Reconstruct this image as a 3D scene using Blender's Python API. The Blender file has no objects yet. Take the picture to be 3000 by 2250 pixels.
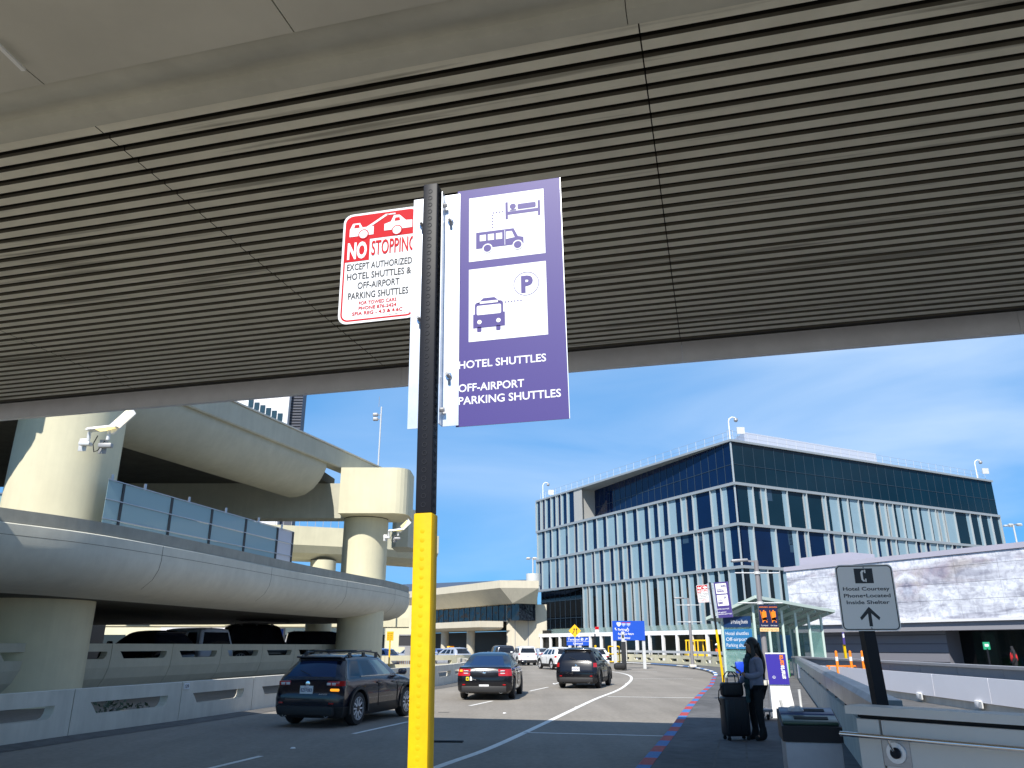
import bpy, bmesh, math, random
from mathutils import Vector, Matrix
R = math.radians
S = bpy.context.scene
COL = S.collection

# ------------------------------------------------------------------ camera
FPX, VHOR, CAMH = 2253.0, 1892.0, 1.75          # focal length in photo pixels, horizon row, eye height
PITCH = math.atan((VHOR - 1125) / FPX)
cam = bpy.data.cameras.new('camera'); camo = bpy.data.objects.new('camera', cam); COL.objects.link(camo)
camo.location = (0, 0, CAMH); camo.rotation_euler = (R(90) + PITCH, 0, 0)
cam.sensor_fit = 'HORIZONTAL'; cam.sensor_width = 36; cam.lens = 36 * FPX / 3000
cam.clip_start = 0.05; cam.clip_end = 4000
S.camera = camo
# ------------------------------------------------------------------ light and sky
SUN_EL, SUN_AZ = R(45.8), math.atan2(-0.32, -0.947)      # azimuth of the sun, from +Y towards +X
tosun = Vector((math.sin(SUN_AZ) * math.cos(SUN_EL), math.cos(SUN_AZ) * math.cos(SUN_EL), math.sin(SUN_EL)))
sl = bpy.data.lights.new('sun', 'SUN'); sl.energy = 5.0; sl.angle = R(0.5); sl.color = (1, 0.95, 0.86)
so = bpy.data.objects.new('sun', sl); COL.objects.link(so); so.location = (0, -20, 60)
so.rotation_euler = tosun.to_track_quat('Z', 'Y').to_euler()
W = bpy.data.worlds.new('World'); S.world = W; W.use_nodes = True
nt = W.node_tree; N = nt.nodes; LK = nt.links
bg = N['Background']; bg.inputs[1].default_value = 0.050
sky = N.new('ShaderNodeTexSky'); sky.sky_type = 'NISHITA'; sky.sun_disc = False
sky.sun_elevation = SUN_EL; sky.sun_rotation = SUN_AZ; sky.air_density = 1.0; sky.dust_density = 0.3; sky.ozone_density = 3.0
tc = N.new('ShaderNodeTexCoord'); mp = N.new('ShaderNodeMapping'); mp.inputs['Scale'].default_value = (1.0, 1.3, 4.5)
mp.inputs['Rotation'].default_value = (0, R(-14), 0); mp.inputs['Location'].default_value = (0.35, 0.1, 0.2)
LK.new(tc.outputs['Generated'], mp.inputs[0])
n1 = N.new('ShaderNodeTexNoise'); n1.inputs['Scale'].default_value = 1.6; n1.inputs['Detail'].default_value = 9; n1.inputs['Roughness'].default_value = 0.48
n1.inputs['Distortion'].default_value = 0.5
LK.new(mp.outputs[0], n1.inputs[0])
cr = N.new('ShaderNodeValToRGB'); cr.color_ramp.elements[0].position = 0.36; cr.color_ramp.elements[1].position = 0.72
cr.color_ramp.elements[0].color = (0, 0, 0, 1); cr.color_ramp.elements[1].color = (0.75, 0.75, 0.75, 1)
LK.new(n1.outputs[0], cr.inputs[0])
# cirrus lies mostly over the right half of the sky
sep = N.new('ShaderNodeSeparateXYZ'); LK.new(tc.outputs['Generated'], sep.inputs[0])
mr = N.new('ShaderNodeMapRange'); mr.inputs[1].default_value = -0.45; mr.inputs[2].default_value = 0.5; mr.inputs[3].default_value = 0.15; mr.inputs[4].default_value = 1.3
LK.new(sep.outputs[0], mr.inputs[0])
mu = N.new('ShaderNodeMath'); mu.operation = 'MULTIPLY'; mu.use_clamp = True
LK.new(cr.outputs[0], mu.inputs[0]); LK.new(mr.outputs[0], mu.inputs[1])
tint = N.new('ShaderNodeMixRGB'); tint.blend_type = 'MULTIPLY'; tint.inputs[0].default_value = 1.0; tint.inputs[2].default_value = (0.56, 1.22, 1.80, 1)
LK.new(sky.outputs[0], tint.inputs[1])
# azure added to the sky ahead only; dimmer behind to cut fill in shade
nr_ = N.new('ShaderNodeMapRange'); nr_.interpolation_type = 'SMOOTHSTEP'; nr_.inputs[1].default_value = -0.1; nr_.inputs[2].default_value = 0.6; nr_.inputs[3].default_value = 0.0; nr_.inputs[4].default_value = 0.62
LK.new(sep.outputs[1], nr_.inputs[0])
mn = N.new('ShaderNodeMixRGB'); mn.inputs[2].default_value = (1.9, 6.9, 14.5, 1); LK.new(nr_.outputs[0], mn.inputs[0]); LK.new(tint.outputs[0], mn.inputs[1])
mx = N.new('ShaderNodeMixRGB'); mx.inputs[2].default_value = (10.5, 13.0, 16.5, 1)
LK.new(mu.outputs[0], mx.inputs[0]); LK.new(mn.outputs[0], mx.inputs[1]); LK.new(mx.outputs[0], bg.inputs[0])
vs = S.view_settings; vs.view_transform = 'Standard'; vs.look = 'None'; vs.exposure = 0.47; vs.gamma = 1.0; vs.use_curve_mapping = False

# ------------------------------------------------------------------ picture ray -> point on a known plane
_c, _s = math.cos(PITCH), math.sin(PITCH)
def ray(u, v):
    x = (u - 1500) / FPX; y = (1125 - v) / FPX
    return Vector((x, _c - y * _s, _s + y * _c))
def P(u, v, z=0.0):
    r = ray(u, v); k = (z - CAMH) / r.z
    return Vector((r.x * k, r.y * k, z))
def D(u, v, Y):
    r = ray(u, v); k = Y / r.y
    return Vector((r.x * k, Y, CAMH + r.z * k))
def L(u, v, p, d):
    r = ray(u, v); n = Vector((-d[1], d[0])); k = (n.x * p[0] + n.y * p[1]) / (n.x * r.x + n.y * r.y)
    return Vector((r.x * k, r.y * k, CAMH + r.z * k))

# ------------------------------------------------------------------ materials
MATS = {}
def mat(name, col, rough=0.6, metal=0.0, var=0.0, vscale=3.0, bump=0.0, bscale=40.0, spec=0.5, coat=0.0, emit=None, estr=0.0,
        streak=0.0, var2=0.0, v2scale=0.4, stretch=(1, 1, 1), sv=(2.5, 2.5, 0.22)):
    if name in MATS: return MATS[name]
    m = bpy.data.materials.new(name); m.use_nodes = True; MATS[name] = m
    t = m.node_tree; b = t.nodes['Principled BSDF']
    b.inputs['Base Color'].default_value = (*col, 1); b.inputs['Roughness'].default_value = rough; b.inputs['Metallic'].default_value = metal
    b.inputs['Specular IOR Level'].default_value = spec; b.inputs['Coat Weight'].default_value = coat; b.inputs['Coat Roughness'].default_value = 0.03
    if emit: b.inputs['Emission Color'].default_value = (*emit, 1); b.inputs['Emission Strength'].default_value = estr
    last = None
    def co():
        g = t.nodes.new('ShaderNodeNewGeometry'); return g.outputs['Position']
    if var or var2 or streak:
        last = None
        for amt, sc, st, hi in ((var, vscale, stretch, 1), (var2, v2scale, (1, 1, 1), 1), (streak, 1.6, sv, 0)):
            if not amt: continue
            mpn = t.nodes.new('ShaderNodeMapping'); mpn.inputs['Scale'].default_value = st; t.links.new(co(), mpn.inputs[0])
            nz = t.nodes.new('ShaderNodeTexNoise'); nz.inputs['Scale'].default_value = sc; nz.inputs['Detail'].default_value = 6; nz.inputs['Roughness'].default_value = 0.62
            t.links.new(mpn.outputs[0], nz.inputs[0])
            q = t.nodes.new('ShaderNodeMapRange'); q.inputs[1].default_value = 0.3; q.inputs[2].default_value = 0.7
            q.inputs[3].default_value = 1 - amt; q.inputs[4].default_value = 1 + amt * hi * 0.6
            t.links.new(nz.outputs[0], q.inputs[0])
            ml = t.nodes.new('ShaderNodeMixRGB'); ml.blend_type = 'MULTIPLY'; ml.inputs[0].default_value = 1
            if last: t.links.new(last, ml.inputs[1])
            else: ml.inputs[1].default_value = (*col, 1)
            t.links.new(q.outputs[0], ml.inputs[2]); last = ml.outputs[0]
        t.links.new(last, b.inputs['Base Color'])
    if bump:
        nb = t.nodes.new('ShaderNodeTexNoise'); nb.inputs['Scale'].default_value = bscale; nb.inputs['Detail'].default_value = 5
        t.links.new(co(), nb.inputs[0]); bp = t.nodes.new('ShaderNodeBump'); bp.inputs['Strength'].default_value = bump; bp.inputs['Distance'].default_value = 0.02
        t.links.new(nb.outputs[0], bp.inputs['Height']); t.links.new(bp.outputs[0], b.inputs['Normal'])
    return m
def glassmat(name, col, rough=0.03, alpha=0.5, spec=0.6):
    if name in MATS: return MATS[name]
    m = mat(name, col, rough, spec=spec); m.node_tree.nodes['Principled BSDF'].inputs['Alpha'].default_value = alpha
    return m

CONC = mat('concrete', (0.50, 0.49, 0.40), 0.85, var=0.07, vscale=1.3, var2=0.08, v2scale=0.25, bump=0.06, bscale=25, streak=0.08, spec=0.25)
RAMPC = mat('ramp_concrete', (0.62, 0.61, 0.53), 0.85, var=0.07, vscale=2.2, var2=0.10, v2scale=0.3, bump=0.05, bscale=30, streak=0.06, spec=0.25)
CONCW = mat('concrete_warm', (0.65, 0.61, 0.44), 0.85, var=0.05, vscale=1.1, var2=0.06, bump=0.06, bscale=20, streak=0.07, spec=0.25)
CONCB = mat('concrete_grey', (0.69, 0.66, 0.585), 0.85, var=0.09, vscale=1.6, bump=0.08, bscale=25, streak=0.14, spec=0.25)
ROADM = mat('road_surface', (0.285, 0.26, 0.228), 0.92, var=0.16, vscale=9, var2=0.14, v2scale=0.28, bump=0.25, bscale=70, spec=0.2, streak=0.22, sv=(0.55, 0.035, 1.0))
GROUNDM = mat('ground_surface', (0.22, 0.21, 0.195), 0.95, var=0.15, vscale=0.5, spec=0.2)
WALKM = mat('walk_surface', (0.125, 0.125, 0.128), 0.9, var=0.25, vscale=5, var2=0.3, v2scale=0.6, bump=0.25, bscale=50, spec=0.25)
GUTM = mat('gutter_surface', (0.12, 0.115, 0.11), 0.9, var=0.3, vscale=4, bump=0.2, spec=0.25)
PAINTW = mat('road_paint', (0.74, 0.73, 0.70), 0.75, var=0.16, vscale=9, spec=0.3)
KRED = mat('kerb_red', (0.40, 0.05, 0.05), 0.75, var=0.35, vscale=14); KBLU = mat('kerb_blue', (0.05, 0.17, 0.42), 0.75, var=0.3, vscale=14)
KWHT = mat('kerb_white', (0.72, 0.72, 0.70), 0.75, var=0.2, vscale=12)
SOFF = mat('soffit_paint', (0.50, 0.49, 0.40), 0.6, var=0.10, vscale=2.2, var2=0.14, v2scale=0.5, spec=0.3)
STEEL = mat('galvanised', (0.72, 0.74, 0.78), 0.36, metal=0.75, var=0.10, vscale=18)
BRUSH = mat('brushed_metal', (0.42, 0.42, 0.44), 0.36, metal=0.8, var=0.12, vscale=5, stretch=(1, 1, 8))
CHROME = mat('chrome', (0.85, 0.86, 0.88), 0.12, metal=1.0)
BLACK = mat('black_paint', (0.010, 0.011, 0.016), 0.5, var=0.1, vscale=12, spec=0.25)
RUBBER = mat('rubber', (0.012, 0.012, 0.013), 0.75)
PLAST = mat('dark_plastic', (0.022, 0.023, 0.026), 0.55)
YELLOW = mat('yellow_paint', (0.70, 0.44, 0.002), 0.6, spec=0.2, var=0.10, vscale=22, var2=0.08, v2scale=3.0)
WHITE = mat('white_paint', (0.80, 0.80, 0.80), 0.5)
SIGNW = mat('sign_white', (0.78, 0.79, 0.81), 0.55, spec=0.2)
SIGNG = mat('sign_silver', (0.86, 0.81, 0.75), 0.5)
RED = mat('sign_red', (0.48, 0.001, 0.008), 0.55, spec=0.2)
PURPLE = mat('sign_purple', (0.060, 0.043, 0.205), 0.45, spec=0.35)
INK = mat('sign_ink', (0.02, 0.02, 0.022), 0.5)
SBLUE = mat('sign_blue', (0.008, 0.075, 0.50), 0.45)
ORANGE = mat('orange_plastic', (0.85, 0.22, 0.01), 0.5)
GREYM = mat('grey_metal', (0.34, 0.34, 0.35), 0.5, metal=0.3, var=0.06)
LTGREY = mat('light_grey_metal', (0.60, 0.61, 0.61), 0.5, metal=0.2, var=0.05)
LAV = mat('lavender_panel', (0.42, 0.41, 0.49), 0.5, var=0.05, vscale=0.6)

# ------------------------------------------------------------------ mesh helper
def frame(dx):                       # rotation matrix columns from a horizontal direction
    dx = Vector((dx[0], dx[1], 0)).normalized(); return dx, Vector((-dx.y, dx.x, 0))
class MB:
    def __init__(s): s.v = []; s.f = []; s.m = []; s.sm = []; s.mats = []
    def mi(s, m):
        if m not in s.mats: s.mats.append(m)
        return s.mats.index(m)
    def add(s, vs, fs, m, smooth=False):
        o = len(s.v); s.v += [Vector(x) for x in vs]; k = s.mi(m)
        for f in fs: s.f.append([i + o for i in f]); s.m.append(k); s.sm.append(smooth)
    def box(s, c, size, m, ax=None, rot=None):
        hx, hy, hz = [q / 2 for q in size]
        pts = [Vector((x, y, z)) for z in (-hz, hz) for y in (-hy, hy) for x in (-hx, hx)]
        if ax is not None:
            a, b = frame(ax); pts = [a * p.x + b * p.y + Vector((0, 0, p.z)) for p in pts]
        if rot is not None: pts = [rot @ p for p in pts]
        c = Vector(c); s.add([p + c for p in pts], [(0, 2, 3, 1), (4, 5, 7, 6), (0, 1, 5, 4), (2, 6, 7, 3), (0, 4, 6, 2), (1, 3, 7, 5)], m)
    def rbox(s, c, size, m, r=0.02, ax=None, rot=None, seg=2):     # box with rounded edges
        bm = bmesh.new(); bmesh.ops.create_cube(bm, size=1)
        for v in bm.verts: v.co = Vector((v.co.x * size[0], v.co.y * size[1], v.co.z * size[2]))
        bmesh.ops.bevel(bm, geom=bm.edges[:], offset=min(r, min(size) * 0.49), segments=seg, affect='EDGES', profile=0.5)
        bm.verts.index_update(); pts = [v.co.copy() for v in bm.verts]; fs = [[v.index for v in f.verts] for f in bm.faces]; bm.free()
        if ax is not None:
            a, b = frame(ax); pts = [a * p.x + b * p.y + Vector((0, 0, p.z)) for p in pts]
        if rot is not None: pts = [rot @ p for p in pts]
        c = Vector(c); s.add([p + c for p in pts], fs, m, True)
    def bar(s, a, b, w, h, m):         # box beam from a to b
        a = Vector(a); b = Vector(b); d = (b - a); l = d.length; d.normalize()
        up = Vector((0, 0, 1)) if abs(d.z) < 0.95 else Vector((0, 1, 0))
        x = d.cross(up).normalized(); y = x.cross(d).normalized()
        pts = [q + x * i * w / 2 + y * j * h / 2 for q in (a, b) for i, j in ((-1, -1), (1, -1), (1, 1), (-1, 1))]
        s.add(pts, [(0, 1, 2, 3), (7, 6, 5, 4), (0, 4, 5, 1), (1, 5, 6, 2), (2, 6, 7, 3), (3, 7, 4, 0)], m)
    def tube(s, path, r, m, n=10, caps=True):
        path = [Vector(p) for p in path]; k = len(path); rr = r if isinstance(r, (list, tuple)) else [r] * k
        vs = []; px = None
        for i, p in enumerate(path):
            d = (path[min(i + 1, k - 1)] - path[max(i - 1, 0)]).normalized()
            if px is None:
                up = Vector((0, 0, 1)) if abs(d.z) < 0.9 else Vector((1, 0, 0)); px = d.cross(up).normalized()
            else: px = (px - d * px.dot(d)).normalized()
            py = d.cross(px)
            vs += [p + (px * math.cos(2 * math.pi * j / n) + py * math.sin(2 * math.pi * j / n)) * rr[i] for j in range(n)]
        fs = [(i * n + j, i * n + (j + 1) % n, (i + 1) * n + (j + 1) % n, (i + 1) * n + j) for i in range(k - 1) for j in range(n)]
        s.add(vs, fs, m, True)
        if caps:
            o = len(s.v) - len(vs); q = s.mi(m)
            s.f.append([o + j for j in range(n)][::-1]); s.m.append(q); s.sm.append(False)
            s.f.append([o + (k - 1) * n + j for j in range(n)]); s.m.append(q); s.sm.append(False)
    def prism(s, poly, z0, z1, m):     # vertical prism over a plan polygon
        n = len(poly); vs = [(p[0], p[1], z0) for p in poly] + [(p[0], p[1], z1) for p in poly]
        s.add(vs, [list(range(n))[::-1], [n + i for i in range(n)]] + [(i, (i + 1) % n, n + (i + 1) % n, n + i) for i in range(n)], m)
    def extr(s, poly, o, ex, ey, d, m, smooth=False):   # polygon in the plane (ex, ey) extruded by vector d
        o = Vector(o); ex = Vector(ex); ey = Vector(ey); d = Vector(d); n = len(poly)
        vs = [o + ex * p[0] + ey * p[1] for p in poly]; vs += [v + d for v in vs]
        s.add(vs, [list(range(n))[::-1], [n + i for i in range(n)]], m); k = len(s.v) - 2 * n; q = s.mi(m)
        for i in range(n): s.f.append([k + i, k + (i + 1) % n, k + n + (i + 1) % n, k + n + i]); s.m.append(q); s.sm.append(smooth)
    def flat(s, poly, o, ex, ey, m):
        o = Vector(o); s.add([o + Vector(ex) * p[0] + Vector(ey) * p[1] for p in poly], [list(range(len(poly)))], m)
    def sweep(s, prof, path, m, closed=True, caps=True, smooth=False):
        # prof: (o, z), o to the right of the path direction; path: (x, y)
        k = len(path); n = len(prof); vs = []
        for i in range(k):
            a = Vector(path[max(i - 1, 0)][:2]); b = Vector(path[min(i + 1, k - 1)][:2]); d = (b - a).normalized(); nr = Vector((d.y, -d.x))
            for o, z in prof: vs.append((path[i][0] + nr.x * o, path[i][1] + nr.y * o, z))
        e = n if closed else n - 1
        fs = [(i * n + j, i * n + (j + 1) % n, (i + 1) * n + (j + 1) % n, (i + 1) * n + j) for i in range(k - 1) for j in range(e)]
        s.add(vs, fs, m, smooth)
        if closed and caps:
            o = len(s.v) - len(vs); q = s.mi(m)
            for f in ([o + j for j in range(n)][::-1], [o + (k - 1) * n + j for j in range(n)]): s.f.append(f); s.m.append(q); s.sm.append(False)
    def lathe(s, prof, c, axis, m, n=24, smooth=True):     # prof: (r, h) along axis
        c = Vector(c); a = Vector(axis).normalized(); up = Vector((0, 0, 1)) if abs(a.z) < 0.9 else Vector((1, 0, 0))
        x = a.cross(up).normalized(); y = a.cross(x); k = len(prof)
        vs = [c + a * h + (x * math.cos(2 * math.pi * j / n) + y * math.sin(2 * math.pi * j / n)) * r for r, h in prof for j in range(n)]
        s.add(vs, [(i * n + j, i * n + (j + 1) % n, (i + 1) * n + (j + 1) % n, (i + 1) * n + j) for i in range(k - 1) for j in range(n)], m, smooth)
    def build(s, name, parent=None, local=False, sharp=35, recalc=True):
        me = bpy.data.meshes.new(name); vs = s.v; o = Vector((0, 0, 0)); inv = None
        if parent is None and not local and vs:
            xs = [v.x for v in vs]; ys = [v.y for v in vs]; zs = [v.z for v in vs]
            o = Vector(((min(xs) + max(xs)) / 2, (min(ys) + max(ys)) / 2, min(zs))); vs = [v - o for v in vs]
        elif parent is not None and not local:
            mw = wmat(parent).inverted(); vs = [mw @ v for v in vs]
        me.from_pydata([tuple(v) for v in vs], [], s.f)
        for m in s.mats: me.materials.append(m)
        me.polygons.foreach_set('material_index', s.m); me.polygons.foreach_set('use_smooth', s.sm)
        if recalc:
            bm = bmesh.new(); bm.from_mesh(me); bmesh.ops.recalc_face_normals(bm, faces=bm.faces[:]); bm.to_mesh(me); bm.free()
        me.update()
        if any(s.sm): me.set_sharp_from_angle(angle=R(sharp))
        ob = bpy.data.objects.new(name, me); COL.objects.link(ob); ob.location = o
        if parent is not None: ob.parent = parent
        return ob
def wmat(o):
    m = Matrix.Translation(o.location) @ o.rotation_euler.to_matrix().to_4x4() @ Matrix.Diagonal((*o.scale, 1))
    return wmat(o.parent) @ m if o.parent else m
def tag(o, label=None, cat=None, group=None, kind=None):
    if label: o['label'] = label
    if cat: o['category'] = cat
    if group: o['group'] = group
    if kind: o['kind'] = kind
    return o
def thing(name, label, cat, loc=(0, 0, 0), rz=0.0, group=None):
    o = bpy.data.objects.new(name, None); COL.objects.link(o); o.empty_display_size = 0.3
    o.location = loc; o.rotation_euler = (0, 0, rz); return tag(o, label, cat, group)
def children(o): return [c for c in bpy.data.objects if c.parent == o]
def copy_tree(o, parent=None):
    c = o.copy(); COL.objects.link(c)
    if parent is not None: c.parent = parent
    for ch in children(o): copy_tree(ch, c)
    return c
def smooth_path(pts, n=6):
    out = []; k = len(pts); g = lambda i: Vector((pts[max(0, min(k - 1, i))][0], pts[max(0, min(k - 1, i))][1]))
    for i in range(k - 1):
        a, b, c, d = g(i - 1), g(i), g(i + 1), g(i + 2)
        for j in range(n):
            t = j / n; out.append(0.5 * ((2 * b) + (c - a) * t + (2 * a - 5 * b + 4 * c - d) * t * t + (3 * b - a - 3 * c + d) * t ** 3))
    out.append(g(k - 1)); return [(p.x, p.y) for p in out]
def arclen(path):
    l = [0]
    for a, b in zip(path, path[1:]): l.append(l[-1] + math.hypot(b[0] - a[0], b[1] - a[1]))
    return l
def at_len(path, l, s):
    for i in range(len(path) - 1):
        if s <= l[i + 1] or i == len(path) - 2:
            t = (s - l[i]) / max(l[i + 1] - l[i], 1e-9)
            return (path[i][0] + (path[i + 1][0] - path[i][0]) * t, path[i][1] + (path[i + 1][1] - path[i][1]) * t)
def sub_path(path, l, s0, s1, step=0.5):
    n = max(2, int((s1 - s0) / step) + 1); return [at_len(path, l, s0 + (s1 - s0) * i / (n - 1)) for i in range(n)]
def offs(path, o):
    r = []; k = len(path)
    for i in range(k):
        a = Vector(path[max(i - 1, 0)]); b = Vector(path[min(i + 1, k - 1)]); d = (b - a).normalized(); r.append((path[i][0] + d.y * o, path[i][1] - d.x * o))
    return r
# lettering: the built-in font turned into flat mesh faces
_txt = {}
def text_geo(body, bold):
    if (body, bold) not in _txt:
        cu = bpy.data.curves.new('lettering', 'FONT'); cu.body = body; cu.resolution_u = 3; cu.offset = bold; cu.size = 1
        ob = bpy.data.objects.new('lettering', cu); me = bpy.data.meshes.new_from_object(ob)
        _txt[(body, bold)] = ([tuple(v.co) for v in me.vertices], [list(p.vertices) for p in me.polygons])
        bpy.data.objects.remove(ob); bpy.data.curves.remove(cu); bpy.data.meshes.remove(me)
    return _txt[(body, bold)]
class Sheet:
    """drawing surface: origin o, unit vectors ex / ey, normal n; layers lifted by lift each"""
    def __init__(s, o, ex, ey, n, lift=0.0008): s.o = Vector(o); s.ex = Vector(ex); s.ey = Vector(ey); s.n = Vector(n); s.lift = lift
    def pt(s, x, y, k=1): return s.o + s.ex * x + s.ey * y + s.n * s.lift * k
    def poly(s, mb, pts, m, k=1): mb.add([s.pt(x, y, k) for x, y in pts], [list(range(len(pts)))], m)
    def rect(s, mb, x0, y0, x1, y1, m, k=1, r=0.0):
        if r <= 0: s.poly(mb, [(x0, y0), (x1, y0), (x1, y1), (x0, y1)], m, k); return
        s.poly(mb, rrect(x0, y0, x1, y1, r), m, k)
    def disc(s, mb, x, y, r, m, k=1, n=20, sx=1.0): s.poly(mb, [(x + sx * r * math.cos(2 * math.pi * i / n), y + r * math.sin(2 * math.pi * i / n)) for i in range(n)], m, k)
    def ring(s, mb, x, y, r0, r1, m, k=1, n=24):
        vs = [s.pt(x + r * math.cos(2 * math.pi * i / n), y + r * math.sin(2 * math.pi * i / n), k) for r in (r0, r1) for i in range(n)]
        mb.add(vs, [(i, (i + 1) % n, n + (i + 1) % n, n + i) for i in range(n)], m)
    def text(s, mb, body, x, y, m, h=None, w=None, k=2, bold=0.0, align='L', rot=0):
        vs, fs = text_geo(body, bold)
        if not vs: return
        x0 = min(v[0] for v in vs); x1 = max(v[0] for v in vs); cap = 0.729 if True else 1
        sy = (h / cap) if h else None; sx = (w / (x1 - x0)) if w else sy
        if sy is None: sy = sx
        ww = (x1 - x0) * sx; ox = 0 if align == 'L' else (-ww / 2 if align == 'C' else -ww)
        cr_, sr_ = math.cos(rot), math.sin(rot); out = []
        for v in vs:
            a = (v[0] - x0) * sx + ox; b = v[1] * sy; out.append(s.pt(x + a * cr_ - b * sr_, y + a * sr_ + b * cr_, k))
        mb.add(out, fs, m)
def rrect(x0, y0, x1, y1, r, n=5):
    p = []
    for cx, cy, a in ((x1 - r, y0 + r, -90), (x1 - r, y1 - r, 0), (x0 + r, y1 - r, 90), (x0 + r, y0 + r, 180)):
        for i in range(n + 1): t = R(a + 90 * i / n); p.append((cx + r * math.cos(t), cy + r * math.sin(t)))
    return p
UP = Vector((0, 0, 1))

# ================================================================== ground, road, kerb, walk
KERB = smooth_path([(-2.6, -3.0), (-1.6, 0.5), (-0.75, 3.4), (0.6, 8.0), (1.99, 12.89), (3.33, 17.65), (4.88, 23.4), (6.87, 30.3), (8.7, 36.5), (10.5, 43.3), (12.4, 50.5), (13.6, 57), (14.35, 64),
                    (14.38, 70.4), (13.2, 79.2), (10.51, 86.9), (6.5, 96), (2.5, 106)], 8)
KL = arclen(KERB)
def flat_obj(name, poly, z, m, label=None):
    mb = MB(); mb.add([(x, y, z) for x, y in poly], [list(range(len(poly)))], m); return tag(mb.build(name, recalc=False), kind='structure')
g = MB(); g.add([(-900, -300, -0.02), (900, -300, -0.02), (900, 1500, -0.02), (-900, 1500, -0.02)], [(0, 1, 2, 3)], GROUNDM); tag(g.build('ground', recalc=False), kind='structure')
# road: strip between the left barrier line and the kerb
rd = MB(); n = len(KERB)
left = [(-60, y) for _, y in KERB]
rd.add([(x, y, 0.0) for x, y in KERB] + [(x, y, 0.0) for x, y in left], [(i, i + 1, n + i + 1, n + i) for i in range(n - 1)], ROADM)
tag(rd.build('road', recalc=False), kind='structure')
# kerb: painted blocks on a real step
kb = MB(); KSTEP = 0.62; s = 0.0; i = 0; ktot = KL[-1]
prof = [(0.0, -0.01), (0.015, 0.14), (0.04, 0.15), (0.22, 0.15), (0.22, -0.01)]
while s < ktot - 2.2:
    y = at_len(KERB, KL, s)[1]; KSTEP = 0.75 + max(0, min(y, 45) - 13) * 0.035
    p = sub_path(KERB, KL, s, s + KSTEP, 0.31)
    if y < 45: m = KRED if i % 2 else KBLU
    elif y < 68: m = KWHT if i % 2 else KBLU
    else: m = KWHT if (i // 4) % 2 else KBLU
    if y < 38: kb.sweep(prof, p, m, caps=False)
    else:
        kb.sweep([(0.0, -0.01), (0.010, 0.10)], p, GUTM, closed=False); kb.sweep([(0.010, 0.10), (0.015, 0.14), (0.04, 0.15), (0.22, 0.15), (0.22, -0.01)], p, m, closed=False)
    s += KSTEP; i += 1
tag(kb.build('kerb', sharp=30), kind='structure')
wk = MB(); KO = offs(KERB, 0.22); rt = [(x + 40, y - 12) for x, y in KERB]
# pavement: from the kerb out to the walls (wide sheet)
wk.add([(x, y, 0.146) for x, y in KO] + [(min(x + 26 + 0.0 * y, 60), y, 0.146) for x, y in KO], [(i, i + 1, n + i + 1, n + i) for i in range(n - 1)], WALKM)
tag(wk.build('pavement', recalc=False), kind='structure')
gu = MB(); KB2 = offs(KERB, 0.75)
gj = MB()
for s0 in range(3, 58, 1):
    pass
# dark joint lines running along the pavement
for o in (1.05, 1.5):
    q = offs(KERB, o); q2 = offs(KERB, o + 0.035); a = [i for i, p in enumerate(KERB) if 6 < p[1] < 34]
    gj.add([(q[i][0], q[i][1], 0.150) for i in a] + [(q2[i][0], q2[i][1], 0.150) for i in a], [(i, i + 1, len(a) + i + 1, len(a) + i) for i in range(len(a) - 1)], GUTM)
tag(gj.build('pavement_joint', recalc=False), kind='structure')
# white lane edge and dashes
mk = MB()
WL = smooth_path([(-2.3, 9.0), (-1.16, 12.89), (-0.37, 15.36), (0.82, 20.15), (2.81, 28.44), (4.2, 33.6), (5.17, 37.9), (6.6, 45.5), (7.35, 52), (7.2, 58), (5.9, 64), (4.0, 70), (1.2, 79), (-2, 90)], 8)
mk.sweep([(-0.075, 0.004), (0.075, 0.004)], WL, PAINTW, closed=False)
def stripe(a, b, w=0.11):
    d = Vector((b[0] - a[0], b[1] - a[1])).normalized(); nn = Vector((d.y, -d.x)) * w / 2
    mk.add([(a[0] + nn.x, a[1] + nn.y, 0.004), (a[0] - nn.x, a[1] - nn.y, 0.004), (b[0] - nn.x, b[1] - nn.y, 0.004), (b[0] + nn.x, b[1] + nn.y, 0.004)], [(0, 1, 2, 3)], PAINTW)
for a, b in (((-3.33, 17.65), (-2.53, 20.33)), ((-1.3, 25.6), (-0.66, 27.8)), ((0.72, 33.68), (1.62, 36.96)), ((2.0, 39.6), (2.5, 42)), ((-4.9, 11.5), (-4.2, 14.2)), ((3.0, 47), (3.3, 50))): stripe(a, b)
stripe(P(1780, 2041)[:2], P(2052, 2045)[:2], 0.13); stripe(P(1850, 1989)[:2], P(2030, 1989)[:2], 0.16); stripe(P(1820, 1968)[:2], P(1925, 1968)[:2], 0.16)
stripe((0.25, 17.9), (3.2, 17.2), 0.1)
tag(mk.build('road_markings', recalc=False), kind='structure')
# worn patches, a drain strip and tyre stains
st = MB(); OIL = mat('tar_patch', (0.09, 0.085, 0.08), 0.9, var=0.3, vscale=6)
for (u, v, w, d) in ((1310, 2174, 0.55, 0.12), (1300, 2087, 0.3, 0.1),):
    c = P(u, v); st.add([(c.x - w / 2, c.y - d, 0.003), (c.x + w / 2, c.y - d * .6, 0.003), (c.x + w / 2, c.y + d, 0.003), (c.x - w / 2, c.y + d * .7, 0.003)], [(0, 1, 2, 3)], OIL)
tag(st.build('road_patch', recalc=False), kind='structure')
random.seed(11)
studs = []
for (u, v) in ((858, 2193), (1478, 2090), (1688, 2073), (1835, 2003), (1622, 2003)):
    c = P(u, v); b = MB(); b.lathe([(0.0, 0.024), (0.03, 0.022), (0.052, 0.004)], c, UP, WHITE, 10); o = b.build('road_stud'); studs.append(o)
    tag(o, 'small white raised marker dot stuck on the road', 'road marker', 'white marker dots scattered along the lanes')
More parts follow.
